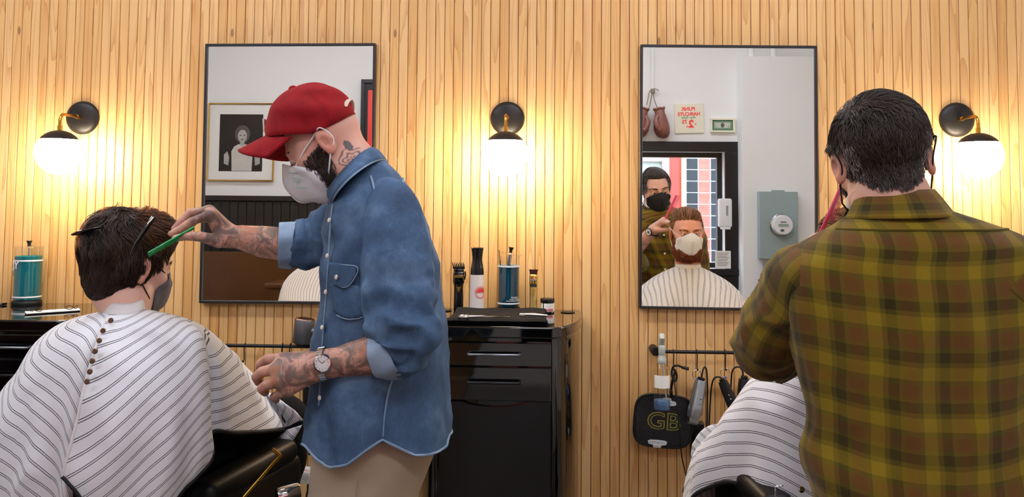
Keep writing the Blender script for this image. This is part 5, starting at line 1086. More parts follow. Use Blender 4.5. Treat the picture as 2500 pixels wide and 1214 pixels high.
cap = cloth_part('cap', (G.reshape(-1, 3)@R1.T+O1).reshape(G.shape), 'red_corduroy', None, uvc, cap_ends=False, thick=0.003); kid(cap, who)
nb, ns = 41, 9; B = np.zeros((nb, ns, 3)); bu = np.zeros((nb, ns, 2))
for i, a in enumerate(np.linspace(-1.22, 1.22, nb)):
    xo, yo = 0.088*math.sin(a), 0.060+0.134*max(math.cos(a), 0)**0.75; sx_ = xo/rx_*0.985; yi = cy0+ry_*math.sqrt(max(1-sx_*sx_, 0.02))-0.006; xi = xo*0.985
    if yo < yi: yo = yi+0.001
    for j in range(ns):
        s_ = j/(ns-1); y_ = yi+(yo-yi)*s_; x_ = xi+(xo-xi)*s_; B[i, j] = (x_, y_, zlow(yi)+0.004-0.030*(x_/0.088)**2*(0.35+0.65*s_)+0.004*s_); bu[i, j] = (x_, y_)
br = cloth_part('brim', (B.reshape(-1, 3)@R1.T+O1).reshape(B.shape), 'red_corduroy', None, bu, closed_v=False, thick=0.006); kid(br, cap)
kid(MB().sphere(O1+R1@np.array((0, cy0-0.006, z0+rz_+0.004)), 0.0105, 16, 10, (1, 1, .75), R1).build('cap_button', 'red_corduroy', None, smooth=80), cap)
kid(MB().box(O1+R1@np.array((0, 0.106, 0.118)), (0.05, 0.004, 0.03), R1@rotm('X', 0.45), 0.001).build('front_patch', 'paper', None, smooth=0), cap)
kid(MB().tube([O1+R1@np.array((0.045*math.sin(a), cy0-ry_*math.cos(a*0.5)-0.004, 0.052+0.02*math.cos(a*1.4))) for a in np.linspace(-1, 1, 13)], 0.007, 8, flat=0.4).build('back_strap', mat('strap_cream', '#c9b9a6', 0.6), None, smooth=60), cap)
# shirt trunk: profile rows read as (pixel row, front, back, half width)
ROW = [(378, 905, 927, .035), (398, 890, 944, .055), (418, 872, 964, .085), (440, 846, 984, .115), (464, 822, 1003, .145), (500, 806, 1024, .170), (560, 803, 1046, .185), (640, 797, 1063, .192), (720, 790, 1074, .192), (800, 783, 1082, .192), (900, 777, 1087, .192), (1000, 770, 1092, .195), (1070, 764, 1096, .197), (1160, 757, 1101, .198)]
rz = []
for y, a, b, hy in ROW:
    qa, qb = P(a, y, DB), P(b, y, DB); rz.append(((qa+qb)[2]/2, (qa+qb)[0]/2, abs(qb-qa)[0]/2, hy))
rz = np.array(rz); zs = rz[::-1, 0]
def trow(z): return [np.interp(z, zs, rz[::-1, k]) for k in (1, 2, 3)]
hemx = np.array([P(x, 1100, DB+0.17)[0] for x in (740, 775, 815, 860, 900, 935, 970, 1010, 1050, 1110)]); hemz = np.array([P(900, y, DB+0.17)[2] for y in (1112, 1134, 1141, 1125, 1090, 1066, 1088, 1116, 1122, 1092)])
n = 120; th = np.linspace(0, 2*PI, n+1)[:-1]; zt, zm = rz[0, 0]+0.0, P(900, 990, DB)[2]
zl_ = np.linspace(zt, zm, 56); G = []
for z in zl_:
    cx_, hx, hy = trow(z); G.append(np.stack([cx_+hx*np.sign(np.cos(th))*np.abs(np.cos(th))**0.9, -DB-hy*np.sign(np.sin(th))*np.abs(np.sin(th))**0.85, np.full(n, z)], 1))
for k in range(1, 15):
    t = k/14; row = []
    for j in range(n):
        x = G[55][j, 0]; hz = np.interp(x, hemx, hemz); z = zm+(hz-zm)*t; cx_, hx, hy = trow(z); row.append((cx_+hx*np.sign(np.cos(th[j]))*abs(np.cos(th[j]))**0.9, -DB-hy*np.sign(np.sin(th[j]))*abs(np.sin(th[j]))**0.85, z))
    G.append(np.array(row))
G = np.array(G); nrm_ = np.stack([np.cos(th), -np.sin(th), 0*th], 1)
pz = (zt-G[..., 2]); fold = 0.006*np.sin(G[..., 0]*26+pz*34)*np.clip((pz-0.12)/0.2, 0, 1)*np.exp(-((pz-0.33)/0.14)**2)+0.005*np.sin(th[None]*6+pz*7)*np.clip((pz-0.40)/0.2, 0, 1)+0.004*vnoise((G*np.array((14, 14, 7))).reshape(-1, 3), 2).reshape(G.shape[:2])
fold += 0.010*np.sin((G[..., 2]-0.7*G[..., 0])*55)*np.exp(-((pz-0.17)/0.09)**2)*(np.cos(th) < 0)[None]*0.5
fold += 0.010*ridged(G, (14, 14, 6), 3)*np.clip(pz/0.15, 0.15, 1)+0.0025*ridged(G+np.array((0.3, 0, 0))*G[..., 2:3], (26, 26, 12), 6)
G = G+nrm_[None]*fold[..., None]
shirt = cloth_part('shirt', G, 'denim', None, cap_ends=True, thick=0.0); kid(shirt, who)
def near_d(px, py, off=0.0):
    d = DB+0.15
    for _ in range(6):
        q = P(px, py, d); cx_, hx, hy = trow(q[2]); cc = np.clip((q[0]-cx_)/hx, -0.999, 0.999); d = DB+hy*(1-abs(cc)**(2/0.9))**(0.85/2)
    return d+off
def sline(px, r=0.0022, nm='seam', m='denim_seam', par=None, off=0.003, dd=None): return kid(MB().tube(spline([P(x, y, (near_d(x, y, off) if dd is None else dd)) for x, y in px], 5), r, 6, flat=0.7).build(nm, m, None, smooth=60), par or shirt)
# hem binding
kid(MB().tube(G[-1]+np.array((0, 0, 0.001)), 0.0032, 6, closed=True).build('hem', 'denim_seam', None, smooth=60), shirt)
sline([(935, 1066), (938, 1020), (948, 960), (962, 915)], 0.003)
# chest pocket with flap, placket and snaps
def patch(poly_top, poly_bot, off, nm, m, n=14, k=9):
    a = spline(poly_top, 6); b = spline(poly_bot, 6); u = np.linspace(0, 1, n); A = np.array([np.interp(u, np.linspace(0, 1, len(a)), a[:, i]) for i in (0, 1)]).T; Bq = np.array([np.interp(u, np.linspace(0, 1, len(b)), b[:, i]) for i in (0, 1)]).T
    g = np.array([[P(*(A[i]+(Bq[i]-A[i])*j/(k-1)), near_d(*(A[i]+(Bq[i]-A[i])*j/(k-1)), off)) for j in range(k)] for i in range(n)]); return cloth_part(nm, g, m, None, closed_v=False, thick=0.004)
kid(patch([(810, 690), (850, 694), (884, 700)], [(818, 762), (850, 780), (889, 772)], 0.006, 'pocket', 'denim'), shirt)
kid(patch([(806, 640), (840, 645), (871, 650)], [(812, 690), (842, 704), (870, 670)], 0.012, 'pocket_flap', 'denim'), shirt)
sline([(884, 700), (889, 740), (889, 772), (850, 780), (822, 770)], 0.002, off=0.010); sline([(806, 642), (840, 647), (871, 652), (869, 674), (845, 702), (815, 692)], 0.002, off=0.016)
sline([(812, 500), (806, 560), (802, 640), (797, 720), (790, 800), (784, 900), (778, 990)], 0.003, 'placket_seam'); sline([(905, 430), (916, 470), (922, 500)], 0.0026); sline([(905, 488), (945, 478), (985, 490)], 0.0026); sline([(985, 435), (980, 470), (986, 488)], 0.0026)
for x, y in ((805, 538), (800, 625), (796, 713), (787, 800), (781, 972), (822, 677)):
    q = P(x, y, near_d(x+6, y, 0.006 if x != 822 else 0.018)); kid(MB().lathe([(0.0055, 0), (0.0055, 0.002), (0.004, 0.0035), (0.001, 0.0036)], q, frame_to((-0.75, -0.6, 0.1)), 16).build('button', 'pearl', None, smooth=40), shirt)
# collar
def ring_(bk, ft, hw, n=48):
    a, b = P(*bk), P(*ft); c_ = (a+b)/2; u = (a-b)/2; return np.array([c_+math.cos(t)*u+math.sin(t)*np.array((0, -hw, 0)) for t in np.linspace(0, 2*PI, n+1)[:-1]])
r1, r2, r3 = ring_((903, 366, DB), (800, 486, DB), 0.078), ring_((912, 362, DB), (802, 482, DB), 0.088), ring_((938, 390, DB), (822, 506, DB+0.03), 0.150)
cg = [r1, r2]+[r2+(r3-r2)*t+np.array((0, 0, 0.004*math.sin(PI*t))) for t in np.linspace(0.25, 1, 4)]
col_ = cloth_part('collar', np.array(cg), 'denim', None, cap_ends=False, thick=0.003); kid(col_, shirt)
kid(MB().tube(r3, 0.0026, 6, closed=True).build('seam', 'denim_seam', None, smooth=60), col_)
# sleeves
def sleeve(pts, ru, rv, wr_amp, par, nm='sleeve', m='denim', up=(0, -1, 0), n=64, sub=12, seed=0):
    rg = tube_rings([P(*p) for p in pts], ru, rv, up, sub); L = None
    def dsp(th, s, G):
        Lt = s.max(); w = wr_amp*np.clip((s/Lt-0.35)/0.4, 0.12, 1)
        return w*(np.sin(s*95+2.3*np.sin(th)+1.5*np.sin(2*th+seed))*0.6+0.5*vnoise((G*22).reshape(-1, 3), seed).reshape(th.shape)+1.5*ridged(G, (15, 15, 22), seed+1))
    G, s, th = loft(rg, n, 2.0, dsp); o = cloth_part(nm, G, m, None); kid(o, par); return o, G, rg
sl, _, _ = sleeve([(942, 478, DB+0.08), (952, 520, DB+0.135), (962, 600, DB+0.165), (972, 700, DB+0.19), (985, 790, 1.56), (994, 832, 1.565), (984, 852, 1.560), (966, 858, 1.555)], [.050, .070, .078, .083, .078, .068, .056, .048], [.050, .055, .062, .064, .064, .060, .054, .048], 0.008, shirt, seed=3)
def cuff(pts, r0, r1, par):
    rg = tube_rings([P(*p) for p in pts], [r0]*2+[r1], [r0]*2+[r1], (0, -1, 0), 5); G, s, th = loft(rg, 48, 2.0, lambda th, s, G: 0.0016*np.sin(7*th+s*60)); o = cloth_part('cuff', G, 'denim_pale', None, cap_ends=False, thick=0.004); kid(o, par)
    return o
cuff([(972, 850, 1.553), (948, 857, 1.55), (925, 861, 1.545)], 0.058, 0.052, sl)
sl2, _, _ = sleeve([(880, 520, DB-0.10), (845, 545, DB-0.14), (800, 578, 1.20), (760, 595, 1.205), (725, 600, 1.215), (712, 600, 1.218)], [.07, .076, .072, .066, .058, .054], [.06, .066, .066, .062, .058, .054], 0.007, shirt, seed=8)
cuff([(719, 599, 1.216), (700, 598, 1.220), (681, 598, 1.225)], 0.056, 0.054, sl2)
# watch
wc = P(789, 887, 1.555); wa = P(803, 888, 1.525)-P(760, 895, 1.525); wa /= np.linalg.norm(wa); wn = np.array((-0.12, -0.97, 0.12)); wn -= wa*(wn@wa); wn /= np.linalg.norm(wn); wu = np.cross(wn, wa); Wr = np.stack([wa, wu, wn], 1)
wt = MB().lathe([(0.0185, -0.004), (0.0200, 0), (0.0200, 0.006), (0.0185, 0.0085), (0.0165, 0.0088), (0.0165, 0.004)], wc, Wr, 36, cap=False).build('wrist_watch', 'chrome', None, smooth=40); kid(wt, who)
kid(MB().lathe([(0.0165, 0.0086), (0.001, 0.0087)], wc, Wr, 30).build('dial', mat('dial_silver', '#d9d8d4', 0.7, spec=0.1), None, smooth=40), wt)
for k in range(12): a = k*PI/6; kid(MB().box(wc+Wr@np.array((0.0135*math.cos(a), 0.0135*math.sin(a), 0.0092)), (0.0035, 0.0011, 0.0006), Wr@rotm('Z', a)).build('hour_mark', 'steel', None, smooth=0), wt)
for a, l in ((0.6, 0.008), (2.3, 0.012)): kid(MB().box(wc+Wr@np.array((l/2*math.cos(a), l/2*math.sin(a), 0.0098)), (l, 0.0012, 0.0005), Wr@rotm('Z', a)).build('watch_hand', 'steel', None, smooth=0), wt)
cw = P(790, 889, 1.525)
for k in range(22):
    a = 2*PI*(k+0.5)/22
    if math.cos(a) > 0.80: continue
    q = cw+(wn*math.cos(a)+wu*math.sin(a))*0.0345; kid(MB().box(q, (0.015, 0.0088, 0.0032), np.stack([wa, -wn*math.sin(a)+wu*math.cos(a), wn*math.cos(a)+wu*math.sin(a)], 1), 0.001, 1).build('link', 'chrome', None, smooth=0), wt)
# trousers, legs and shoes
TR = [(1010, 800, 1078, .165), (1060, 785, 1072, .17), (1110, 772, 1056, .165), (1214, 760, 1022, .15)]
rg = []
for y, a, b, hy in TR: qa, qb = P(a, y, DB), P(b, y, DB); rg.append(((qa+qb)/2, (qb-qa)/2, np.array((0, -hy, 0))))
q = rg[-1]; rg.append((q[0]+np.array((0, 0, -0.06)), q[1]*0.94, q[2]))
G, s, th = loft(rg, 56, 2.3, lambda th, s, G: 0.004*np.sin(4*th+s*22)); trs = cloth_part('trousers', G, 'chino', None); kid(trs, who)
for sgn in (-1, 1):
    top = rg[-1][0]+np.array((0, -sgn*0.085, 0.03)); ft = np.array((top[0]-0.02, top[1], 0.07)); kn = (top+ft)/2+np.array((-0.02, 0, 0.03))
    G, s, th = loft(tube_rings([top, kn, ft], [.105, .085, .075], [.085, .08, .075], (0, -1, 0), 10), 32, 2.0, lambda th, s, G: 0.004*np.sin(3*th+s*30)); kid(cloth_part('trouser_leg', G, 'chino', None), trs)
    v, f = sdf_mesh(Sdf().u(s_ell(ft+np.array((0.0, 0, -0.035)), (0.05, 0.042, 0.05))).u(s_ell(ft+np.array((-0.12, 0, -0.045)), (0.10, 0.046, 0.032)), 0.05).clip(lambda p: 0.004-p[:, 2]), ft-np.array((0.26, 0.08, 0.1)), ft+np.array((0.09, 0.08, 0.06)), 0.008); kid(np_mesh('shoe', v, f, 'shoe_leather'), who)
sline([(884, 1130), (874, 1175), (868, 1214)], 0.0016, 'seam', 'chino', trs, dd=DB+0.165)
# comb in his right hand
a, b = P(361, 620, 1.415), P(474, 556, 1.322); ax = (b-a)/np.linalg.norm(b-a); dn = np.array((-0.15, 0.9, -0.45)); dn -= ax*(dn@ax); dn /= np.linalg.norm(dn); sd_ = np.cross(ax, dn); Rc = np.stack([ax, dn, sd_], 1); Lc = np.linalg.norm(b-a)
cb = tag(empty('comb', (a+b)/2), 'green plastic comb held at the back of the brown hair', 'comb'); mat('green_plastic', '#159a52', 0.35, sss=0.1)
kid(MB().box((a+b)/2, (Lc, 0.010, 0.0045), Rc, 0.0016).build('spine', 'green_plastic', None, smooth=40), cb)
tb = MB()
for k in range(34): tb.box(a+ax*(0.004+k*0.0027)+dn*0.0085, (0.0013, 0.013, 0.002), Rc)
o = tb.build('comb_teeth', 'green_plastic', None, smooth=0); o['kind'] = 'stuff'; kid(o, cb)
# ================================================================== plaid flannel
def m_plaid():
    m = bpy.data.materials.new('plaid'); m.use_nodes = True; t = NT(m); a = t.add('ShaderNodeAttribute', attribute_name='cloth'); sp = t.add('ShaderNodeSeparateXYZ', i_0=a.outputs['Vector'])
    def band(v, per, stops):
        f = t.math('FRACT', t.math('DIVIDE', v, per)); return t.ramp(f, stops, 'CONSTANT')
    pu = 0.089
    # warp: mustard / rust / dark green bars;  weft: the same sett
    sett = [(0.0, '#8f7a18'), (0.26, '#585016'), (0.36, '#653c20'), (0.62, '#585016'), (0.70, '#0f150e'), (0.90, '#585016')]
    wu = band(sp.outputs[0], pu, sett); wv = band(sp.outputs[1], pu, sett)
    c = t.mix(0.5, wu, wv); dk = t.mix(1.0, wu, wv, 'MULTIPLY'); c = t.mix(0.12, c, dk)
    tc = t.add('ShaderNodeTexCoord'); nz = t.add('ShaderNodeTexNoise', i_Scale=380.0, i_Detail=3.0); t.link(tc.outputs['Object'], nz.inputs['Vector']); n2 = t.add('ShaderNodeTexNoise', i_Scale=8.0, i_Detail=3.0); t.link(tc.outputs['Object'], n2.inputs['Vector'])
    c = t.mix(t.math('MULTIPLY', nz.outputs[0], 0.35), c, '#4a3c10'); c = t.mix(t.math('MULTIPLY', n2.outputs[0], 0.25), c, '#7a6318')
    t.link(c, t.b.inputs['Base Color']); t.b.inputs['Roughness'].default_value = 0.9; t.b.inputs['Specular IOR Level'].default_value = 0.15; t.b.inputs['Sheen Weight'].default_value = 0.12; t.bump(nz.outputs[0], 0.3, 0.0012); MATS['plaid'] = m
m_plaid()
# ================================================================== the barber in the plaid shirt
DP = 1.70
XC = float(P(2148, 345, DP)[0])
pb = tag(empty('person', (XC, -DP, 0)), 'person in plaid flannel shirt seen from behind, combing the bearded client', 'person')
R2 = head_matrix(-0.16, 0.16, -0.11)
O2 = P(2152, 396, DP)
Sh = P(2225, 560, DP+0.05)                                # base of the neck between the shoulders
nk = (R2.T@(P(2176, 475, DP+0.03)-O2), R2.T@(Sh-O2))
sd2 = head_sdf(((0, -0.034, -0.07), tuple(nk[0])), (0.047, 0.050), 0.90); sd2.u(s_cone(nk[0], nk[1], 0.051, 0.06), 0.03)
def paint2(v, c):
    w = np.clip((v[:, 2]+0.01)/0.02, 0, 1)*np.clip((0.07-v[:, 1])/0.02, 0, 1)*0.6; return c*(1-w[:, None])+np.array(lin('#4a3a33'))*w[:, None]
v, f, c = make_head(O2, R2, '#cfa390', sd2, 0.0028, -0.26, 1.06, paint2)
parts = [(v, f)]; cols = [c]; inks = [np.zeros(len(v))]; hv2 = (v, f)
# left forearm and hand, raised with the comb; most of it shows in the mirror
EL2 = P(1862, 848, 1.52); H2 = P(1994, 578, 1.315)
fw = H2-EL2; fw /= np.linalg.norm(fw); WR2 = EL2+fw*0.265
sdl = Sdf().u(s_chain([EL2, EL2+fw*0.10, WR2], [0.045, 0.042, 0.028]))
sx_ = np.array((0.72, 0.60, -0.05)); sx_ -= fw*(sx_@fw); sx_ /= np.linalg.norm(sx_); sy_ = np.cross(fw, sx_)      # sx towards the client's head, sy out to the mirror side
if sy_[1] < 0: sy_ = -sy_
def L(a, b, c): return WR2+fw*a+sx_*b+sy_*c
FG = {'i': [L(.085, .012, .016), L(.112, .040, .020), L(.104, .062, .010), L(.092, .072, .000)], 'm': [L(.088, .006, .0), L(.112, .038, .004), L(.100, .060, -.002), L(.088, .068, -.008)], 'r': [L(.084, .002, -.016), L(.102, .034, -.012), L(.088, .054, -.014), L(.076, .058, -.018)], 'p': [L(.076, .0, -.030), L(.088, .026, -.028), L(.074, .042, -.028), L(.064, .044, -.030)], 't': [L(.030, .018, .026), L(.058, .042, .030), L(.080, .060, .020), L(.094, .070, .010)]}
for k, q in FG.items():
    if k == 't': sdl.u(s_chain([L(.01, .008, .012)]+q, [.017, .016, .0125, .0105, .0085]), .012)
    else: sdl.u(s_cone(WR2, q[0], .019, .0155), .018)
for k, q in FG.items():
    if k != 't': sdl.u(s_chain(q, [.0115, .0098, .0088, .0074]), .0035)
allp = np.array([EL2, WR2]+[x for q in FG.values() for x in q]); vv, ff = sdf_mesh(sdl, allp.min(0)-0.06, allp.max(0)+0.06, 0.0030); parts.append((vv, ff)); cols.append(np.tile(np.array(lin('#cc9d8a')), (len(vv), 1)))
al = (vv-EL2)@fw; inks.append(np.clip(1-np.abs(al-0.13)/0.09, 0, 0.9))
# trunk and right arm
SL, SRr = P(2015, 705, DP+0.02), P(2455, 680, DP+0.06)
tr = Sdf().u(s_cone(P(2210, 700, DP+.03), P(2230, 1240, DP+.03), .11, .11)).u(s_cone(SL, SRr, .045, .045), .05).u(s_cone(SL, EL2, .05, .042), .03).u(s_cone(SRr, SRr+np.array((.06, 0, -.30)), .05, .042), .03).u(s_cone(SRr+np.array((.06, 0, -.30)), SRr+np.array((.08, .06, -.56)), .042, .03), .02)
hr = SRr+np.array((.08, .06, -.56)); tr.u(s_ell(hr+np.array((0, .01, -.07)), (.02, .04, .055)), .02)
for k in range(4): tr.u(s_chain([hr+np.array((0, -.02+.018*k, -.10)), hr+np.array((-.006, -.018+.018*k, -.14)), hr+np.array((-.02, -.016+.018*k, -.165))], [.011, .0095, .008]), .004)
tr.u(s_chain([hr+np.array((0, .03, -.03)), hr+np.array((-.015, .055, -.07)), hr+np.array((-.025, .055, -.10))], [.015, .012, .009]), .008)
vv, ff = sdf_mesh(tr, P(1820, 1300, 2.05)+np.array((0, -.1, -.1)), P(2600, 540, 1.3)+np.array((.15, .5, .1)), 0.009); parts.append((vv, ff)); cols.append(np.tile(np.array(lin('#cc9d8a')), (len(vv), 1))); inks.append(np.zeros(len(vv)))
V_, F_ = joinm(parts); kid(np_mesh('body', V_, F_, 'tattooed_skin', None, 180, col={'Col': np.concatenate(cols), 'ink': np.concatenate(inks)}), pb)
eyes(O2, R2, pb, '#3a302a', (0.1, 1, -0.35), 1.06)
for o in [x for x in pb.children if x.name.startswith('eyeball')]: kid(o, pb)
kid(brows(O2, R2*1.06, None, 'dark_beard', None), pb)
kid(face_mask(O2, R2, None, 'mask_black', strap_m='mask_black', hs=sd2, ridge=[(0.112, 0.008), (0.122, -0.012), (0.130, -0.034), (0.128, -0.060), (0.116, -0.086), (0.092, -0.104), (0.07, -0.112)], scale=1.06, ears=((0.085, -0.020, 0.026), (0.080, -0.006, -0.040))), pb)
# short greying hair: cap surface with swirling crown
hsd = lambda p: sd2((((p-O2)@R2)/1.06).astype(np.float32))*1.06
lh = lambda p: ((p-O2)@R2)/1.06
def keep2(p):
    l = lh(p); back = l[:, 1] < 0.02
    return ((l[:, 2] > -0.018) | (np.abs(l[:, 0]) < 0.064+0.75*(l[:, 2]+0.018))) & (l[:, 2] > np.where(l[:, 1] > 0.05, 0.075-0.0*l[:, 1], np.where(back, -0.062+0.35*np.clip(np.abs(l[:, 0])-0.02, 0, 1), -0.02+0.0*l[:, 1]))) & ~((np.abs(l[:, 0]) > 0.069) & (l[:, 1] > -0.045) & (l[:, 1] < 0.012) & (l[:, 2] < 0.036)) & (l[:, 2] > np.where((l[:, 1] > 0.0), 0.0+1.0*np.clip(l[:, 1]-0.02, 0, .1), -1))
rt = sample_surface(hv2[0], hv2[1], 13000, keep2, 6); l = lh(rt)
crown = np.array((-0.018, -0.052, 0.095))
def flow2(p, t):
    q = lh(p); d = q-crown; r = np.linalg.norm(d, axis=1)[:, None]+1e-6; rad = d/r; sw = np.cross(np.tile(np.array((0, -0.5, 0.85)), (len(p), 1)), rad); k = np.exp(-(r/0.04)**2)
    o = rad+1.4*k*sw; top = np.clip((q[:, 2:3]-0.075)/0.03, 0, 1); o = o*(1-0.75*top)+top*(np.array((0.8, 0.35, 0.1))*(q[:, 1:2] < 0.02)+np.array((0.55, -0.45, 0.35))*(q[:, 1:2] >= 0.02)); low = np.clip((0.03-q[:, 2:3])/0.05, 0, 1); o = o*(1-low)+low*np.concatenate([-0.35*np.sign(q[:, :1])*np.clip(np.abs(q[:, :1])/0.05, 0, 1), 0*q[:, :1], -np.ones_like(q[:, :1])], 1)
    fr_ = np.clip((q[:, 1:2]-0.015)/0.025, 0, 1)*np.clip((q[:, 2:3]-0.04)/0.02, 0, 1); o = o*(1-fr_)+fr_*np.array((0.45, -0.55, 0.45))
    return o@R2.T
lng = 0.014+0.040*np.clip((l[:, 2]-0.0)/0.10, 0, 1); lft = 0.004+0.012*np.clip((l[:, 2]+0.01)/0.09, 0, 1)
rg_ = np.random.RandomState(9); side = np.clip((np.abs(l[:, 0])-0.044)/0.02, 0, 1)*np.clip((0.07-l[:, 2])/0.05, 0, 1); tone = np.clip(rg_.rand(len(rt))*0.66+side*rg_.rand(len(rt))*0.85, 0, 1)
kid(hair_strands('hair', 'grey_hair', None, hsd, rt, flow2, 6, lng, lft, 0.0008, tone, 11, 0.45, 420, 0.40), pb)
base = Sdf().u(lambda p: hsd(p)); 
# inner mass of hair so no scalp shows
hv = hv2[0]; lm = lh(hv); msk = keep2(hv); thick = np.where(msk, 0.0015+0.002*np.clip((lm[:, 2]-0.02)/0.07, 0, 1), -0.003)
fm = hv2[1][msk[hv2[1]].all(1)]; us = np.unique(fm); rm = -np.ones(len(hv), int); rm[us] = np.arange(len(us)); cen = O2+R2@np.array((0, -0.01, 0.03)); nn = hv[us]-cen; nn /= np.linalg.norm(nn, axis=1)[:, None]
kid(np_mesh('hair_base', hv[us]+nn*thick[us][:, None], rm[fm], 'grey_base', None, 180), pb)
# shirt: rows read as (pixel row, left, right, depth half width)
DT = DP+0.03
PR = [(500, 2112, 2270, .062), (522, 2082, 2330, .085), (550, 2042, 2420, .105), (578, 1992, 2480, .120), (604, 1948, 2525, .128), (650, 1908, 2548, .132), (720, 1908, 2556, .135), (830, 1930, 2548, .135), (920, 1950, 2535, .130), (1000, 1968, 2525, .130), (1090, 1980, 2520, .130), (1200, 1985, 2525, .135), (1320, 1985, 2530, .14), (1420, 1990, 2530, .14)]
n = 150; th = np.linspace(0, 2*PI, n+1)[:-1]; rr = []
for y, a, b, hy in PR: qa, qb = P(a, y, DT), P(b, y, DT); rr.append((*((qa+qb)/2), abs(qb-qa)[0]/2, hy, (qb-qa)[2]/2))
rr = spline(np.array(rr), 7); G = []; UV = []
for x_, y_, z_, hx, hy, tl in rr:
    ct, st = np.sign(np.cos(th))*np.abs(np.cos(th))**0.85, np.sign(np.sin(th))*np.abs(np.sin(th))**0.8; G.append(np.stack([x_+hx*ct, y_-hy*st, z_+tl*ct], 1))
G = np.array(G); nz_ = np.stack([np.cos(th), -np.sin(th)*1.4, 0*th], 1); nz_ /= np.linalg.norm(nz_, axis=1)[:, None]
pz = G[0, 0, 2]-G[..., 2]
fo = 0.010*ridged(G, (9, 9, 4), 5)*np.clip(pz/0.2, 0.1, 1)+0.012*np.sin((G[..., 2]*1.0+0.55*(G[..., 0]-XC))*30)*np.exp(-((pz-0.50)/0.10)**2)*np.exp(-((G[..., 0]-XC+0.12)/0.12)**2)+0.006*np.sin((G[..., 0]-0.4*G[..., 2])*40)*np.exp(-((G[..., 0]-XC-0.26)/0.10)**2)
G = G+nz_[None]*fo[..., None]
arc = np.cumsum(np.linalg.norm(np.diff(np.concatenate([G[:, -1:], G], 1), axis=1), axis=2), 1); ic = int(n/4); u = arc-arc[:, ic:ic+1]; vv_ = np.cumsum(np.concatenate([np.zeros((1, n)), np.linalg.norm(np.diff(G, axis=0), axis=2)]), 0); vv_ = vv_-vv_[14:15]+0.10
vv_ = 0.5*vv_+0.5*vv_[:, ic:ic+1]
sh2 = cloth_part('shirt', G, 'plaid', None, np.stack([u+0.055, vv_], -1)); kid(sh2, pb)
def psleeve(pts, ru, rv, amp, seed, par, up=(0, -1, 0), nm='sleeve', phase=0.0):
    rg = tube_rings([np.asarray(p) for p in pts], ru, rv, up, 10)
    G, s, th = loft(rg, 64, 2.0, lambda th, s, G: amp*(np.sin(s*70+2*np.sin(th+seed))*0.7*np.clip(s/s.max()*1.3-0.3, 0, 1)+1.3*ridged(G, (14, 14, 14), seed)))
    uv = np.stack(np.broadcast_arrays((th*0.075)[None, :]+0.02+phase, s[:, None]+0.03), -1); o = cloth_part(nm, G, 'plaid', None, uv); kid(o, par); return o
s1 = psleeve([P(1995, 650, DP+.03), P(1955, 680, DP+.02), P(1925, 740, DP-.03), P(1890, 800, 1.62), P(1868, 845, 1.56), P(1876, 862, 1.52), P(1905, 860, 1.475)], [.055, .060, .064, .068, .066, .060, .055], [.070, .078, .076, .072, .068, .062, .056], 0.007, 4, sh2)
psleeve([P(1892, 868, 1.50), P(1912, 858, 1.465), P(1926, 848, 1.44)], [.055, .058, .054], [.055, .058, .054], 0.003, 6, s1, nm='cuff', phase=.05)
q = SRr; psleeve([q+np.array((-.03, 0, .0)), q+np.array((.02, 0, -.06)), q+np.array((.045, .0, -.18)), q+np.array((.06, 0, -.30)), q+np.array((.07, .03, -.38))], [.08, .085, .078, .07, .062], [.09, .088, .078, .07, .062], 0.006, 7, sh2)
# collar band and fold
def ringp(back_l, back_r, h_, dfront, dback, yrow, n=56):
    a, b = P(back_l, yrow, DT), P(back_r, yrow-6, DT); c_ = (a+b)/2; u = (b-a)/2; return np.array([c_+math.cos(t)*u+np.array((0, -(dback if math.sin(t) > 0 else dfront)*math.sin(t), 0.0 if math.sin(t) > 0 else 0.055*math.sin(t))) for t in np.linspace(0, 2*PI, n+1)[:-1]])
k1 = ringp(2104, 2268, 0, .066, .058, 482); k2 = ringp(2098, 2274, 0, .07, .066, 472); k3 = ringp(2066, 2318, 0, .095, .105, 535)
cg = np.array([k1, k2]+[k2+(k3-k2)*t for t in np.linspace(.2, 1, 6)]); cu_ = np.cumsum(np.linalg.norm(np.diff(np.concatenate([cg[:, :1], cg], 1), axis=1), axis=2), 1)
co2 = cloth_part('collar', cg, 'plaid', None, np.stack(np.broadcast_arrays(np.linspace(0, .52, cg.shape[1])[None, :]+0.03, np.linspace(0, .08, len(cg))[:, None]+.02), -1), cap_ends=False, thick=0.003); kid(co2, sh2)
# yoke seam
sm = [P(x, y, 0) for x, y in ()]
ys = G[17:18]
kid(MB().tube(G[16][int(n*0.02):int(n*0.48)]+np.array((0, -0.002, 0)), 0.0022, 6).build('yoke_seam', 'plaid', None, smooth=60, uv=np.zeros((len(range(int(n*0.02), int(n*0.48)))*6, 2))+0.03), sh2)
for sgn in (-1, 1):
    c0 = O2+R2@(np.array(nk[0])*1.06); lf = np.array([[c0+np.array((sgn*(.018+.045*u+.012*w), .060+.010*math.sin(PI*u)+.018*w-.02*u, .004-.012*u-.055*w*(1-.35*u))) for w in np.linspace(0, 1, 7)] for u in np.linspace(0, 1, 9)])
    kid(cloth_part('collar_leaf', lf, 'plaid', None, np.stack(np.broadcast_arrays(np.linspace(0, .06, 9)[:, None], np.linspace(0, .07, 7)[None]), -1)+0.02, closed_v=False, thick=0.003), co2)
for k in range(5):
    q = np.array((XC+.03, 0, 0)); zb = G[16][0, 2]-0.03-0.10*k; ri = np.argmin(np.abs(G[:, int(n*.75), 2]-zb)); kid(MB().lathe([(.006, 0), (.006, .002), (.001, .003)], G[ri][int(n*.75)]+np.array((0, .002, 0)), frame_to((0, 1, 0)), 14).build('button', 'pearl', None, smooth=40), sh2)
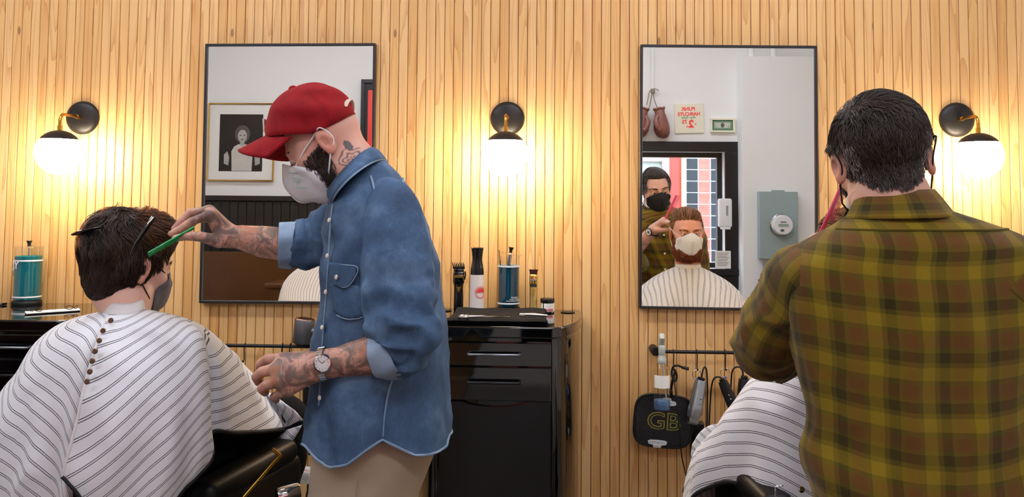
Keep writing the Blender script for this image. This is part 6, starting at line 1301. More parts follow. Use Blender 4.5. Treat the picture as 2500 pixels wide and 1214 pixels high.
# white undershirt at the throat (shows in the mirror)
tc_ = O2+R2@(np.array(nk[0])*1.06); kid(MB().sphere(tc_+np.array((-0.0, 0.045, -0.012)), 0.07, 24, 14, (1, .75, .62)).build('undershirt', mat('white_cotton', '#e6e4e0', 0.9), None, smooth=80), pb)
# watch, legs and shoes
wq_ = WR2-fw*0.01; wn = np.array((-0.25, 0.93, 0.25)); wn -= fw*(wn@fw); wn /= np.linalg.norm(wn); wu = np.cross(wn, fw); Wr = np.stack([fw, wu, wn], 1)
wt = MB().tube([wq_+(wn*math.cos(a)+wu*math.sin(a))*0.033 for a in np.linspace(0, 2*PI, 29)[:-1]], 0.009, 8, closed=True, flat=0.25).build('wrist_watch', 'black_rubber', None, smooth=60); kid(wt, pb)
kid(MB().lathe([(0.020, 0), (0.020, 0.006), (0.017, 0.008), (0.001, 0.008)], wq_+wn*0.031, Wr, 30).build('dial', mat('dial_white', '#e4e4e2', 0.4), None, smooth=40), wt); kid(MB().lathe([(0.0205, 0), (0.0215, 0.004), (0.0205, 0.008), (0.0175, 0.0085)], wq_+wn*0.031, Wr, 30, cap=False).build('bezel', 'black_metal', None, smooth=40), wt)
for a in (0.3, 1.9): kid(MB().box(wq_+wn*0.0395, (0.022, 0.003, 0.001), Wr@rotm('Z', a)).build('watch_hand', 'black_ink', None, smooth=0), wt)
wx = rr[-1]; bot = np.array((wx[0], wx[1], wx[2]))
rg = [(bot+np.array((0, 0, .10)), np.array((.17, 0, 0)), np.array((0, -.115, 0))), (bot+np.array((0, 0, -.02)), np.array((.18, 0, 0)), np.array((0, -.125, 0))), (bot+np.array((0, 0, -.14)), np.array((.175, 0, 0)), np.array((0, -.12, 0)))]
G_, s_, t_ = loft(rg, 40, 2.3); tp = cloth_part('trousers', G_, 'black_trouser', None); kid(tp, pb)
for sgn in (-1, 1):
    top = bot+np.array((sgn*.09, 0, -.10)); ft = np.array((top[0]+sgn*.02, top[1], .07)); G_, s_, t_ = loft(tube_rings([top, (top+ft)/2+np.array((0, .02, 0)), ft], [.092, .075, .065], [.10, .08, .07], (0, -1, 0), 8), 28, 2.0); kid(cloth_part('trouser_leg', G_, 'black_trouser', None), tp)
    vv, ff = sdf_mesh(Sdf().u(s_ell(ft+np.array((0, 0, -.035)), (.042, .05, .05))).u(s_ell(ft+np.array((0, .12, -.045)), (.046, .10, .032)), .05).clip(lambda p: 0.004-p[:, 2]), ft-np.array((.08, .09, .1)), ft+np.array((.08, .26, .06)), 0.008); kid(np_mesh('shoe', vv, ff, 'shoe_leather'), pb)
# pink comb in his left hand
mat('pink_plastic', '#d8486a', 0.3, sss=0.1, trans=0.2)
a, b = P(1998, 582, 1.31), P(2058, 448, 1.305); ax = (b-a)/np.linalg.norm(b-a); dn = np.array((0.8, 0.5, 0.3)); dn -= ax*(dn@ax); dn /= np.linalg.norm(dn); Rc = np.stack([ax, dn, np.cross(ax, dn)], 1); Lc = np.linalg.norm(b-a)
cb = tag(empty('comb', (a+b)/2), 'pink plastic comb held up beside the bearded client', 'comb'); kid(MB().box((a+b)/2, (Lc, 0.014, 0.004), Rc, 0.0016).build('spine', 'pink_plastic', None, smooth=40), cb)
tb = MB()
for k in range(26): tb.box(a+ax*(0.055+k*0.0038)+dn*0.016, (0.0018, 0.024, 0.0022), Rc)
o = tb.build('comb_teeth', 'pink_plastic', None, smooth=0); o['kind'] = 'stuff'; kid(o, cb)
# ================================================================== striped capes
def m_stripe():
    m = bpy.data.materials.new('striped_cotton'); m.use_nodes = True; t = NT(m); a = t.add('ShaderNodeAttribute', attribute_name='cloth'); sp = t.add('ShaderNodeSeparateXYZ', i_0=a.outputs['Vector'])
    f = t.math('FRACT', t.math('DIVIDE', t.math('ADD', sp.outputs[0], 5.1), 0.0255)); tc = t.add('ShaderNodeTexCoord'); nz = t.add('ShaderNodeTexNoise', i_Scale=420.0, i_Detail=2.0); t.link(tc.outputs['Object'], nz.inputs['Vector'])
    f = t.math('ADD', f, t.math('MULTIPLY', t.math('SUBTRACT', nz.outputs[0], 0.5), 0.04))
    k = t.ramp(f, [(0.0, '#000000'), (0.40, '#ffffff'), (0.465, '#000000'), (0.565, '#ffffff'), (0.63, '#000000')], 'CONSTANT')
    c = t.mix(t.math('MULTIPLY', k, 0.95), '#dddee1', '#4c4c54'); t.link(c, t.b.inputs['Base Color']); t.b.inputs['Roughness'].default_value = 0.9; t.b.inputs['Specular IOR Level'].default_value = 0.15; t.bump(nz.outputs[0], 0.25, 0.0008); MATS['striped_cotton'] = m
m_stripe(); mat('binding', '#0d0d12', 0.7); mat('snap_bronze', '#6b4f3c', 0.3, metal=0.8); mat('black_vinyl', '#080809', 0.42, spec=0.25, bump=(120, 0.1, 0.001))
def cape_net(cols, ang, nr=56, sub=7, fold=None, flat=None):
    """cols: polylines neck->hem (same count), ang: flat-cloth angle in degrees of each"""
    C = []
    for c in cols:
        q = spline(np.array(c), 8); s = np.concatenate([[0], np.cumsum(np.linalg.norm(np.diff(q, axis=0), axis=1))]); u = np.linspace(0, s[-1], nr); C.append(np.concatenate([np.stack([np.interp(u, s, q[:, k]) for k in range(3)], 1), u[:, None]], 1))
    C = np.array(C); A = np.repeat(np.array(ang, float)[:, None, None], nr, 1); C = np.concatenate([C, A], 2); G = spline(C.reshape(len(cols), -1), sub).reshape(-1, nr, 5)
    X = G[..., :3].copy(); rho = G[..., 3]; ph = np.radians(G[..., 4])
    if fold is not None: X = fold(X, rho, ph)
    rho = np.concatenate([np.zeros((len(X), 1)), np.cumsum(np.linalg.norm(np.diff(X, axis=1), axis=2), 1)], 1); rho = 0.5*rho+0.5*G[..., 3]
    u = (rho+0.06)*np.sin(ph)
    if flat is not None:      # panels hanging straight down keep their stripes level
        w = np.interp(np.linspace(0, len(cols)-1, len(X)), np.arange(len(cols)), flat)[:, None]*np.clip((rho-0.10)/0.10, 0, 1); u = u*(1-w)+w*(1.30-X[..., 2])
    return X, np.stack([u, (rho+0.06)*np.cos(ph)], -1)
LC = [[(266, 768, 1.425), (252, 795, 1.47), (238, 840, 1.52), (222, 890, 1.55), (208, 940, 1.57), (190, 1020, 1.59), (168, 1100, 1.605), (150, 1166, 1.61)],
 [(280, 770, 1.43), (272, 800, 1.48), (262, 850, 1.53), (250, 920, 1.565), (236, 1000, 1.59), (220, 1080, 1.60), (200, 1150, 1.61), (186, 1195, 1.61)],
 [(296, 770, 1.43), (300, 810, 1.485), (300, 870, 1.54), (295, 950, 1.575), (285, 1050, 1.595), (270, 1150, 1.60), (255, 1230, 1.60), (250, 1270, 1.60)],
 [(318, 768, 1.42), (345, 810, 1.475), (362, 880, 1.53), (368, 960, 1.56), (370, 1060, 1.575), (368, 1160, 1.58), (360, 1240, 1.58), (358, 1280, 1.58)],
 [(338, 762, 1.40), (395, 795, 1.44), (425, 860, 1.485), (440, 940, 1.51), (448, 1030, 1.52), (448, 1110, 1.52), (438, 1180, 1.52), (430, 1214, 1.52)],
 [(348, 758, 1.375), (430, 785, 1.40), (470, 830, 1.44), (486, 900, 1.465), (494, 980, 1.475), (496, 1060, 1.475), (490, 1120, 1.475), (478, 1160, 1.475)],
 [(352, 757, 1.36), (445, 784, 1.375), (490, 818, 1.40), (506, 880, 1.42), (511, 950, 1.43), (513, 1030, 1.43), (513, 1090, 1.43), (512, 1122, 1.43)],
 [(354, 757, 1.35), (450, 784, 1.36), (493, 816, 1.375), (507, 870, 1.382), (511, 930, 1.385), (512, 985, 1.385), (512, 1030, 1.385), (512, 1056, 1.385)],
 [(356, 756, 1.34), (455, 784, 1.34), (500, 820, 1.345), (528, 875, 1.35), (545, 930, 1.345), (556, 985, 1.335), (565, 1030, 1.33), (570, 1057, 1.33)],
 [(357, 756, 1.32), (460, 784, 1.31), (512, 825, 1.30), (552, 880, 1.28), (582, 940, 1.255), (604, 990, 1.235), (620, 1030, 1.225), (630, 1055, 1.22)],
 [(358, 756, 1.30), (465, 783, 1.28), (525, 828, 1.25), (575, 885, 1.20), (615, 940, 1.16), (645, 990, 1.13), (665, 1025, 1.115), (675, 1050, 1.11)],
 [(358, 757, 1.28), (470, 785, 1.25), (538, 832, 1.20), (595, 895, 1.12), (640, 955, 1.06), (672, 1000, 1.03), (692, 1030, 1.02), (704, 1046, 1.02)],
 [(355, 760, 1.25), (460, 790, 1.18), (530, 840, 1.10), (600, 905, 1.02), (655, 960, 1.03), (690, 986, 1.05), (722, 1006, 1.045), (745, 1031, 1.035)],
 [(340, 765, 1.21), (420, 810, 1.10), (500, 880, 1.0), (590, 950, .90), (650, 985, .86), (690, 1005, .85), (700, 1050, .84), (700, 1100, .84)],
 [(310, 768, 1.20), (320, 830, 1.08), (380, 920, .95), (480, 1000, .82), (560, 1040, .76), (600, 1080, .74), (600, 1140, .73), (600, 1200, .73)],
 [(275, 768, 1.21), (220, 820, 1.10), (230, 920, .98), (300, 1010, .88), (350, 1060, .82), (370, 1110, .80), (370, 1170, .79), (370, 1230, .79)],
 [(258, 765, 1.24), (180, 790, 1.17), (125, 850, 1.10), (120, 950, 1.05), (130, 1060, 1.02), (130, 1150, 1.0), (130, 1220, 1.0), (130, 1260, 1.0)],
 [(248, 763, 1.28), (185, 777, 1.25), (128, 803, 1.24), (83, 843, 1.24), (45, 905, 1.25), (0, 968, 1.27), (-45, 1060, 1.28), (-80, 1150, 1.28)],
 [(246, 763, 1.33), (185, 785, 1.36), (125, 825, 1.38), (70, 890, 1.40), (25, 970, 1.42), (-20, 1070, 1.43), (-40, 1160, 1.43), (-50, 1240, 1.43)],
 [(250, 764, 1.37), (200, 790, 1.42), (150, 840, 1.46), (105, 910, 1.48), (70, 1000, 1.495), (40, 1090, 1.50), (20, 1180, 1.50), (15, 1250, 1.5)],
 [(256, 766, 1.40), (225, 795, 1.455), (190, 850, 1.505), (160, 920, 1.525), (135, 1010, 1.54), (112, 1100, 1.545), (95, 1190, 1.545), (90, 1260, 1.545)],
 [(262, 768, 1.415), (244, 800, 1.465), (218, 860, 1.515), (196, 940, 1.545), (175, 1030, 1.56), (160, 1110, 1.565), (150, 1200, 1.565), (146, 1260, 1.565)],
 [(270, 770, 1.42), (256, 802, 1.462), (242, 860, 1.50), (228, 930, 1.53), (212, 1010, 1.545), (196, 1100, 1.55), (186, 1190, 1.55), (182, 1260, 1.55)]]
LA = [141, 138, 132, 121, 109, 101, 97, 95, 92, 88, 84, 78, 65, 45, 10, -30, -65, -85, -96, -106, -117, -127, -135]
lc_ = tag(empty('person', (float(P(310, 1180, 1.25)[0]), -1.25, 0)), 'person with brown hair seated under a white striped cape, back to the camera', 'person')
def foldL(X, rho, ph):
    w = np.clip((rho-0.12)/0.25, 0, 1); n = X-P(310, 900, 1.3); n[..., 2] = 0; n /= np.linalg.norm(n, axis=2)[..., None]+1e-9
    back = np.clip((ph-1.75)/0.3, 0, 1)+np.clip((-ph-1.75)/0.3, 0, 1)
    a = 0.014*np.sin(ph*19+0.6+2.5*rho)*w*back*np.clip((rho-0.16)/0.25, 0, 1)+0.011*w*ridged(X, (9, 9, 3.2), 12)+0.0025*vnoise((X*30).reshape(-1, 3), 4).reshape(rho.shape); return X+n*a[..., None]
X, UV = cape_net([[P(*p) for p in c] for c in LC], LA, fold=foldL, flat=[0]*7+[1, 1, 1, 1, .8, .3]+[0]*10)
cape1 = cloth_part('cape', X, 'striped_cotton', None, UV, closed_v=False, thick=0.0018); kid(cape1, lc_)
kid(MB().tube(X[:, -1], 0.0055, 8).build('hem_binding', 'binding', None, smooth=60), cape1)
kid(MB().tube(X[0, 3:]+np.array((0, -0.002, 0)), 0.0035, 6).build('opening_edge', mat('white_cotton2', '#dcdad9', 0.9), None, smooth=60), cape1)
for x, y, k in ((265, 783, 0.2), (246, 808, 0.27), (237, 832, 0.33), (227, 858, 0.4), (220, 882, 0.46), (214, 908, 0.52), (207, 932, 0.57)):
    d = np.interp(y, [768, 795, 840, 890, 940], [1.432, 1.48, 1.53, 1.56, 1.58])+0.014; kid(MB().lathe([(0.0062, 0), (0.0062, 0.002), (0.0048, 0.0036), (0.001, 0.0038)], P(x+6, y, d), frame_to((-0.1, -0.95, 0.25)), 18).build('snap_button', 'snap_bronze', None, smooth=40), cape1)
# stand-up neckband
A_ = P(306, 758, 1.335); X0 = X[:, 0]; nb_ = [A_+(X0-A_)*np.array((sx0, sy0, 1))+np.array((0, 0, dz)) for sx0, sy0, dz in ((1.03, 1.03, -.006), (.98, .88, .006), (.93, .76, .017), (.90, .70, .022), (.88, .68, .018), (.88, .68, -.006))]
kid(cloth_part('neckband', np.array(nb_), 'white_cotton2', None, closed_v=False, thick=0.002), cape1)
# turned corners of the cape over the raised knee
def flap(poly, d, nm, ang, binding):
    g = np.array([[P(*(np.array(poly[0])+(np.array(poly[1])-np.array(poly[0]))*u+((np.array(poly[3])-np.array(poly[0]))*(1-u)+(np.array(poly[2])-np.array(poly[1]))*u)*w_), d+0.01*math.sin(3*u)*w_) for w_ in np.linspace(0, 1, 9)] for u in np.linspace(0, 1, 9)])
    uv = g[..., [0, 2]]@np.array([[math.cos(ang), -math.sin(ang)], [math.sin(ang), math.cos(ang)]]); o = cloth_part(nm, g, 'striped_cotton', None, uv, closed_v=False, thick=0.002); kid(o, cape1)
    kid(MB().tube([P(x, y, d) for x, y in binding], 0.005, 8).build('hem_binding', 'binding', None, smooth=60), o)
flap([(700, 1050), (742, 1036), (716, 1078), (676, 1072)], 1.05, 'cape_fold', 0.9, [(745, 1031), (735, 1052), (716, 1080), (697, 1082), (674, 1073)])
flap([(668, 1088), (692, 1084), (696, 1135), (650, 1168)], 1.055, 'cape_fold', 0.3, [(646, 1120), (650, 1168), (672, 1155), (696, 1135)])
# head, neck, trunk
RL = head_matrix(-0.55, 0.16, 0.0); OL = P(315, 655, 1.30)
nk = (RL.T@(P(308, 735, 1.335)-OL), RL.T@(P(305, 800, 1.36)-OL)); sdL = head_sdf(((0, -0.030, -0.07), tuple(nk[0])), (0.047, 0.049), 0.95); sdL.u(s_cone(nk[0], nk[1], 0.049, 0.054), 0.02)
v, f, c = make_head(OL, RL, '#dcb09c', sdL, 0.0032, -0.22); parts = [(v, f)]; cols = [c]
tr = Sdf().u(s_cone(P(305, 930, 1.30), P(320, 1180, 1.25), .10, .11)).u(s_cone(P(205, 865, 1.32), P(420, 855, 1.30), .040, .040), .02).u(s_chain([P(435, 850, 1.30), P(530, 1000, 1.20), P(630, 1015, 1.08)], [.042, .038, .032]), .02).u(s_chain([P(195, 860, 1.32), P(110, 1050, 1.29), P(150, 1090, 1.12)], [.040, .036, .03]), .02)
vv, ff = sdf_mesh(tr, P(0, 1260, 1.6)+np.array((-.1, 0, -.1)), P(700, 800, 0.9)+np.array((.1, .1, .15)), 0.012); parts.append((vv, ff)); cols.append(np.tile(np.array(lin('#dcb09c')), (len(vv), 1)))
V_, F_ = joinm(parts); kid(np_mesh('body', V_, F_, 'skin', None, 180, col={'Col': np.concatenate(cols)}), lc_)
eyes(OL, RL, lc_, '#4a3a2a')
for o in [x for x in lc_.children if x.name.startswith('eyeball')]: kid(o, lc_)
kid(brows(OL, RL, None, 'dark_beard', None), lc_)
kid(face_mask(OL, RL, None, 'mask_grey', strap_m='mask_black', hs=sdL, ridge=[(0.112, 0.006), (0.120, -0.014), (0.126, -0.036), (0.124, -0.060), (0.114, -0.086), (0.09, -0.102), (0.07, -0.11)]), lc_)
# brown hair: a sculpted mass with locks growing over it
hm = Sdf().u(s_ell((-0.002, -0.018, 0.040), (0.0765, 0.098, 0.090))).u(s_ell((-0.018, -0.050, 0.060), (0.056, 0.064, 0.072)), .015).u(s_ell((0.0, -0.054, -0.030), (0.060, 0.046, 0.060)), .015).u(s_ell((0.036, 0.0, 0.022), (0.032, 0.056, 0.052)), .01).u(s_ell((0.004, -0.012, 0.072), (0.060, 0.070, 0.068)), .015).u(s_ell((-0.042, -0.042, 0.045), (0.036, 0.050, 0.050)), .01).u(s_ell((0.01, 0.03, 0.095), (0.07, 0.06, 0.045)), .03)
for e in (-1, 1): hm.u(s_ell((e*0.056, -0.030, -0.008), (0.022, 0.040, 0.044)), .01)
hm.clip(lambda p: p[:, 1]-0.075+0.35*np.clip(-p[:, 2], -0.1, 0.1)+0.3*np.clip(-p[:, 2]-0.0, 0, .2)*1.0, .01)
hm.clip(lambda p: -(p[:, 2]+0.086-0.45*np.clip(np.abs(p[:, 0])-0.015, 0, 1)-0.75*np.clip(p[:, 1]+0.035, 0, 1)), .008)
hv, hf = sdf_mesh(hm, (-.15, -.18, -.14), (.15, .13, .17), 0.0045); hvw = hv@RL.T+OL
hmw = lambda p: hm(((p-OL)@RL).astype(np.float32))
tn = np.clip(0.15+0.15*vnoise(hv*50), 0, 1); kid(np_mesh('hair_base', hvw, hf, 'brown_base', None, 180), lc_)
rt = sample_surface(hvw, hf, 13000, lambda p: ((p-OL)@RL)[:, 2] > -0.09, 8); l = (rt-OL)@RL
def flowL(p, t):
    q = (p-OL)@RL; d = q-np.array((0.02, -0.03, 0.13)); r = np.linalg.norm(d, axis=1)[:, None]+1e-6; rad = d/r; sw = np.cross(np.tile(np.array((0., 0, 1.)), (len(p), 1)), rad)
    w = vnoise(q*26, 3)[:, None]; o = rad+(0.8+1.6*w)*sw*np.clip((q[:, 2:3]+0.01)/0.08, 0, 1); low = np.clip((0.005-q[:, 2:3])/0.04, 0, 1); return (o*(1-low)+low*np.array((0.05, 0.1, -1.0)))@RL.T
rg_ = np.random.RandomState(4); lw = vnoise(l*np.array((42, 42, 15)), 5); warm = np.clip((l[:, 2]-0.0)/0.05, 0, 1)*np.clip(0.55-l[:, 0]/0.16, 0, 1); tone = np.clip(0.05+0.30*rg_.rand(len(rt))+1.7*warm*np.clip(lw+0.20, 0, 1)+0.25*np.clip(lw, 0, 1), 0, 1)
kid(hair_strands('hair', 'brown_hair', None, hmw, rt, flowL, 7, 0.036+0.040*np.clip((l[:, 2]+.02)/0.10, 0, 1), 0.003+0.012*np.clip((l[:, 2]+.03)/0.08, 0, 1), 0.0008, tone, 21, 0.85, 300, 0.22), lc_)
# loose flyaway locks on the crown
for k in range(26):
    a = rg_.rand()*2*PI; p0 = OL+RL@np.array((0.045*math.cos(a), -0.03+0.05*math.sin(a), 0.125)); q = [p0+np.array((0.03*t_*math.cos(a*3)+0.02*t_, 0.02*math.sin(a*2)*t_, 0.022*math.sin(PI*t_)*(0.4+rg_.rand()))) for t_ in np.linspace(0, 1.4, 6)]
    o = MB().tube(q, 0.0006, 4); oo = o.build('stray_hair', 'brown_hair', None, smooth=180, col={'tone': np.full(len(o.v), .5)}); oo['kind'] = 'stuff'; kid(oo, lc_)
# section clips in the hair
def hair_clip(a, b, w0, lab, hinge):
    t = tag(empty('hair_clip', (a+b)/2), lab, 'clip', 'black hair section clips'); ax = (b-a)/np.linalg.norm(b-a); n_ = np.array((0, -1., 0.15)); n_ -= ax*(n_@ax); n_ /= np.linalg.norm(n_)
    kid(MB().tube([a+n_*0.008, a+(b-a)*.3+n_*0.013, a+(b-a)*.7+n_*0.011, b+n_*.002], (w0, w0*1.1, w0*.8, w0*.3), 10, flat=.55).build('clip_arm', 'black_gloss', None, smooth=60), t); kid(MB().tube([a+n_*0.001, a+(b-a)*.5+n_*0.003, b-n_*.004], (w0*.9, w0*.9, w0*.3), 10, flat=.5).build('clip_arm', 'black_satin', None, smooth=60), t)
    if hinge: kid(MB().tube([a+(b-a)*.02+n_*.011, a+(b-a)*.20+n_*.016], (w0*.9, w0*.5), 8, flat=.5).build('spring', 'chrome', None, smooth=60), t)
hair_clip(P(378, 532, 1.43), P(318, 624, 1.452), .0068, 'long black clip with silver spring on the right of the brown hair', True)
hair_clip(P(186, 573, 1.375), P(246, 555, 1.415), .0056, 'black clip end sticking out at the left of the brown hair', False)
# legs: right leg crossed high, left foot on the rest
def leg(pts, ru, par, nm='trouser_leg'):
    G_, s_, t_ = loft(tube_rings(pts, ru, ru, (0, -1, .2), 10), 36, 2.0, lambda th, s, G: 0.0035*np.sin(s*60+3*np.sin(th))); o = cloth_part(nm, G_, 'black_trouser', None); kid(o, par); return o
tq = leg([P(330, 1195, 1.28), P(520, 1120, 1.08), P(636, 1048, .99), P(688, 1022, .965), P(699, 1055, .96), P(692, 1140, .97), P(676, 1230, .98), P(660, 1330, .99)], [.10, .088, .076, .066, .062, .058, .052, .046], lc_, 'trousers')
leg([P(300, 1200, 1.2), P(440, 1180, .90), P(500, 1190, .78), P(510, 1240, .76), P(500, 1400, .78), P(495, 1500, .80)], [.10, .085, .068, .062, .055, .048], tq)
for ft, dr in ((P(648, 1375, .95), np.array((.9, .3, 0.0))), (P(494, 1545, .76), np.array((.35, .93, 0.)))):
    dr = dr/np.linalg.norm(dr); vv, ff = sdf_mesh(Sdf().u(s_ell(ft, (.045, .045, .055))).u(s_cone(ft+dr*.05+np.array((0, 0, -.02)), ft+dr*.18+np.array((0, 0, -.03)), .04, .028), .04), ft-np.array((.1, .1, .12)), ft+np.array((.26, .26, .08)), 0.008); kid(np_mesh('shoe', vv, ff, 'shoe_leather'), lc_)
# ================================================================== barber chairs
def barber_chair(cx_, cy_, yaw, zs_, label, extra=None):
    t = tag(empty('barber_chair', (cx_, cy_, 0), yaw), label, 'chair', 'black barber chairs')
    MB().lathe([(.30, 0), (.30, .012), (.27, .03), (.10, .05), (.055, .07)], n=48).build('base_plate', 'chrome', t, smooth=40); MB().lathe([(.055, .06), (.055, zs_-.14)], n=32).build('column', 'chrome', t, smooth=40)
    MB().box((0, 0, zs_-.115), (.30, .34, .05), None, .01).build('seat_frame', 'black_satin', t, smooth=0)
    MB().box((0, .02, zs_-.045), (.50, .50, .10), None, .035, 4).build('seat', 'black_vinyl', t, smooth=50)
    MB().box((0, -.255, zs_+.17), (.40, .08, .40), rotm('X', 0.10), .035, 4).build('backrest', 'black_vinyl', t, smooth=50)
    for s in (-1, 1):
        a = MB().box((s*.290, -.03, zs_+.225), (.08, .38, .06), rotm('X', 0.03), .026, 4).build('armrest', 'black_vinyl', t, smooth=50)
        MB().box((s*.295, .0, zs_+.06), (.045, .38, .30), None, .018, 3).build('side_panel', 'black_vinyl', a, smooth=50)
        MB().tube([(s*.32, -.19, zs_-.08), (s*.32, -.19, zs_+.19)], .011, 10).build('arm_post', 'chrome', a, smooth=60); MB().tube(spline([(s*.322, -.17, zs_+.0), (s*.322, .0, zs_+.012), (s*.322, .18, zs_+.0)], 6), .005, 8).build('piping', 'black_satin', a, smooth=60)
    MB().box((0, .50, .22), (.36, .22, .03), rotm('X', -.35), .01).build('footrest', 'chrome', t, smooth=0)
    for s in (-1, 1): MB().tube([(s*.13, .2, zs_-.12), (s*.13, .36, .34), (s*.13, .44, .20)], .011, 10).build('footrest_bar', 'chrome', t, smooth=60)
    return t
ch1 = barber_chair(-1.0, -1.16, -0.26, 0.56, 'black barber chair under the brown-haired client')
kid(MB().tube(spline([P(664, 1096, 1.30), P(676, 1106, 1.295), P(683, 1111, 1.29), P(681, 1117, 1.295), P(660, 1140, 1.32), P(594, 1216, 1.40)], 5), .0042, 8).build('recline_rod', 'brass', None, smooth=60), ch1)
kid(MB().lathe([(.020, 0), (.022, .004), (.022, .05), (.020, .054)], P(676, 1214, 1.32), frame_to((.85, .5, .1)), 24).build('recline_knob', 'chrome', None, smooth=40), ch1)
ch2 = barber_chair(0.80, -1.20, 0.10, 0.56, 'black barber chair under the bearded client')
kid(MB().lathe([(.007, 0), (.007, .003), (.001, .005)], P(1956, 1195, 1.50), MBT, 16).build('rivet', 'chrome', None, smooth=40), ch2); kid(MB().tube([P(1893, 1216, 1.46), P(1893, 1188, 1.46), P(1912, 1186, 1.46)], .0018, 6).build('bracket', 'chrome', None, smooth=60), ch2)
# ================================================================== the bearded client (mostly seen in the mirror)
rcl = tag(empty('person', (0.79, -1.2, 0)), 'person with ginger beard and white mask under a striped cape, facing the mirror', 'person')
RG = head_matrix(-0.05, 0.03, 0.0); OG = PM(1677, 571, 1.22)
N_ = PM(1680, 652, 1.245)
nk = (RG.T@(N_+np.array((0, -.02, .02))-OG), RG.T@(N_+np.array((0, -.02, -.06))-OG)); sdG = head_sdf(((0, -0.030, -0.075), tuple(nk[0])), (0.056, 0.060), 1.06); sdG.u(s_cone(nk[0], nk[1], .06, .064), .02)
v, f, c = make_head(OG, RG, '#d99c84', sdG, 0.0028, -0.22, 1.03); parts = [(v, f)]; cols = [c]; hvG = (v, f)
tr = Sdf().u(s_cone(N_+np.array((0, 0, -.17)), N_+np.array((0, .02, -.46)), .10, .12)).u(s_cone(N_+np.array((-.12, 0, -.11)), N_+np.array((.12, 0, -.11)), .04, .04), .03)
for s in (-1, 1): tr.u(s_chain([N_+np.array((s*.15, 0, -.13)), N_+np.array((s*.23, .03, -.36)), N_+np.array((s*.20, .22, -.40))], [.04, .036, .03]), .02)
vv, ff = sdf_mesh(tr, N_-np.array((.4, .25, .65)), N_+np.array((.4, .4, .05)), 0.012); parts.append((vv, ff)); cols.append(np.tile(np.array(lin('#d99c84')), (len(vv), 1)))
V_, F_ = joinm(parts); kid(np_mesh('body', V_, F_, 'skin', None, 180, col={'Col': np.concatenate(cols)}), rcl)
eyes(OG, RG, rcl, '#5a6f7a', (0, 1, 0.0), 1.03)
for o in [x for x in rcl.children if x.name.startswith('eyeball')]: kid(o, rcl)
kid(brows(OG, RG*1.03, None, 'ginger_hair', None, 0.004, 200), rcl)
kid(face_mask(OG, RG, None, 'mask_white', hs=sdG, ridge=[(0.116, 0.012), (0.128, -0.010), (0.137, -0.034), (0.134, -0.062), (0.120, -0.088), (0.096, -0.102), (0.066, -0.108)], scale=1.03), rcl)
hsG = lambda p: sdG((((p-OG)@RG)/1.03).astype(np.float32))*1.03; lg = lambda p: ((p-OG)@RG)/1.03
def keepG(p): l = lg(p); return (l[:, 2] > np.where(l[:, 1] > 0.03, 0.074-0.10*np.abs(l[:, 0]), np.where(l[:, 1] > -0.005, 0.02, -0.05))) & ~((np.abs(l[:, 0]) > 0.0775) & (l[:, 2] < 0.03)) & (l[:, 2] > np.where((l[:, 1] <= 0.03) & (l[:, 1] > -0.02), 0.012+1.1*np.clip(l[:, 1], 0, 1), -1))
rt = sample_surface(hvG[0], hvG[1], 9000, keepG, 3); l = lg(rt); top = np.clip((l[:, 2]-0.06)/0.03, 0, 1)
def flowG(p, t): q = lg(p); k = np.clip((q[:, 2:3]-0.05)/0.03, 0, 1); return (k*np.array((0.25, -1.0, 0.25 if t < .4 else -.1))+(1-k)*np.array((0, -0.5, -0.6)))@RG.T
kid(hair_strands('hair', 'ginger_hair', None, hsG, rt, flowG, 6, 0.016+0.050*top, 0.004+0.022*top, 0.0011, np.random.RandomState(5).rand(len(rt)), 31, .6, 260, .12), rcl)
lm = lg(hvG[0]); msk = keepG(hvG[0]); msk &= (lm[:, 2] > 0.088) | (lm[:, 1] < 0.03); fm = hvG[1][msk[hvG[1]].all(1)]; us = np.unique(fm); rm = -np.ones(len(lm), int); rm[us] = np.arange(len(us)); nn = hvG[0][us]-(OG+RG@np.array((0, -.01, .03))); nn /= np.linalg.norm(nn, axis=1)[:, None]
kid(np_mesh('hair_base', hvG[0][us]+nn*(.0015+.002*np.clip((lm[us, 2]-.06)/.04, 0, 1))[:, None], rm[fm], 'ginger_base', None, 180), rcl)
def keepB(p): l = lg(p); return (l[:, 1] > -0.010) & (l[:, 2] < -0.012-0.30*np.clip(l[:, 1], 0, .1)) & (l[:, 2] > -0.122) & ~((l[:, 2] > -0.055) & (l[:, 1] > 0.06)) & ~((np.abs(l[:, 0]) > 0.0745) & (l[:, 1] < 0.0))
rt = sample_surface(hvG[0], hvG[1], 7000, keepB, 5); l = lg(rt)
kid(hair_strands('beard', 'ginger_beard', None, hsG, rt, lambda p, t: np.tile(RG@np.array((0, 0.35, -1.0)), (len(p), 1)), 5, 0.012+0.018*np.clip((-l[:, 2]-.04)/.06, 0, 1), 0.004+0.014*np.clip((-l[:, 2]-.05)/.05, 0, 1), 0.0009, np.random.RandomState(6).rand(len(rt))*.8, 33, .55, 240, .4), rcl)
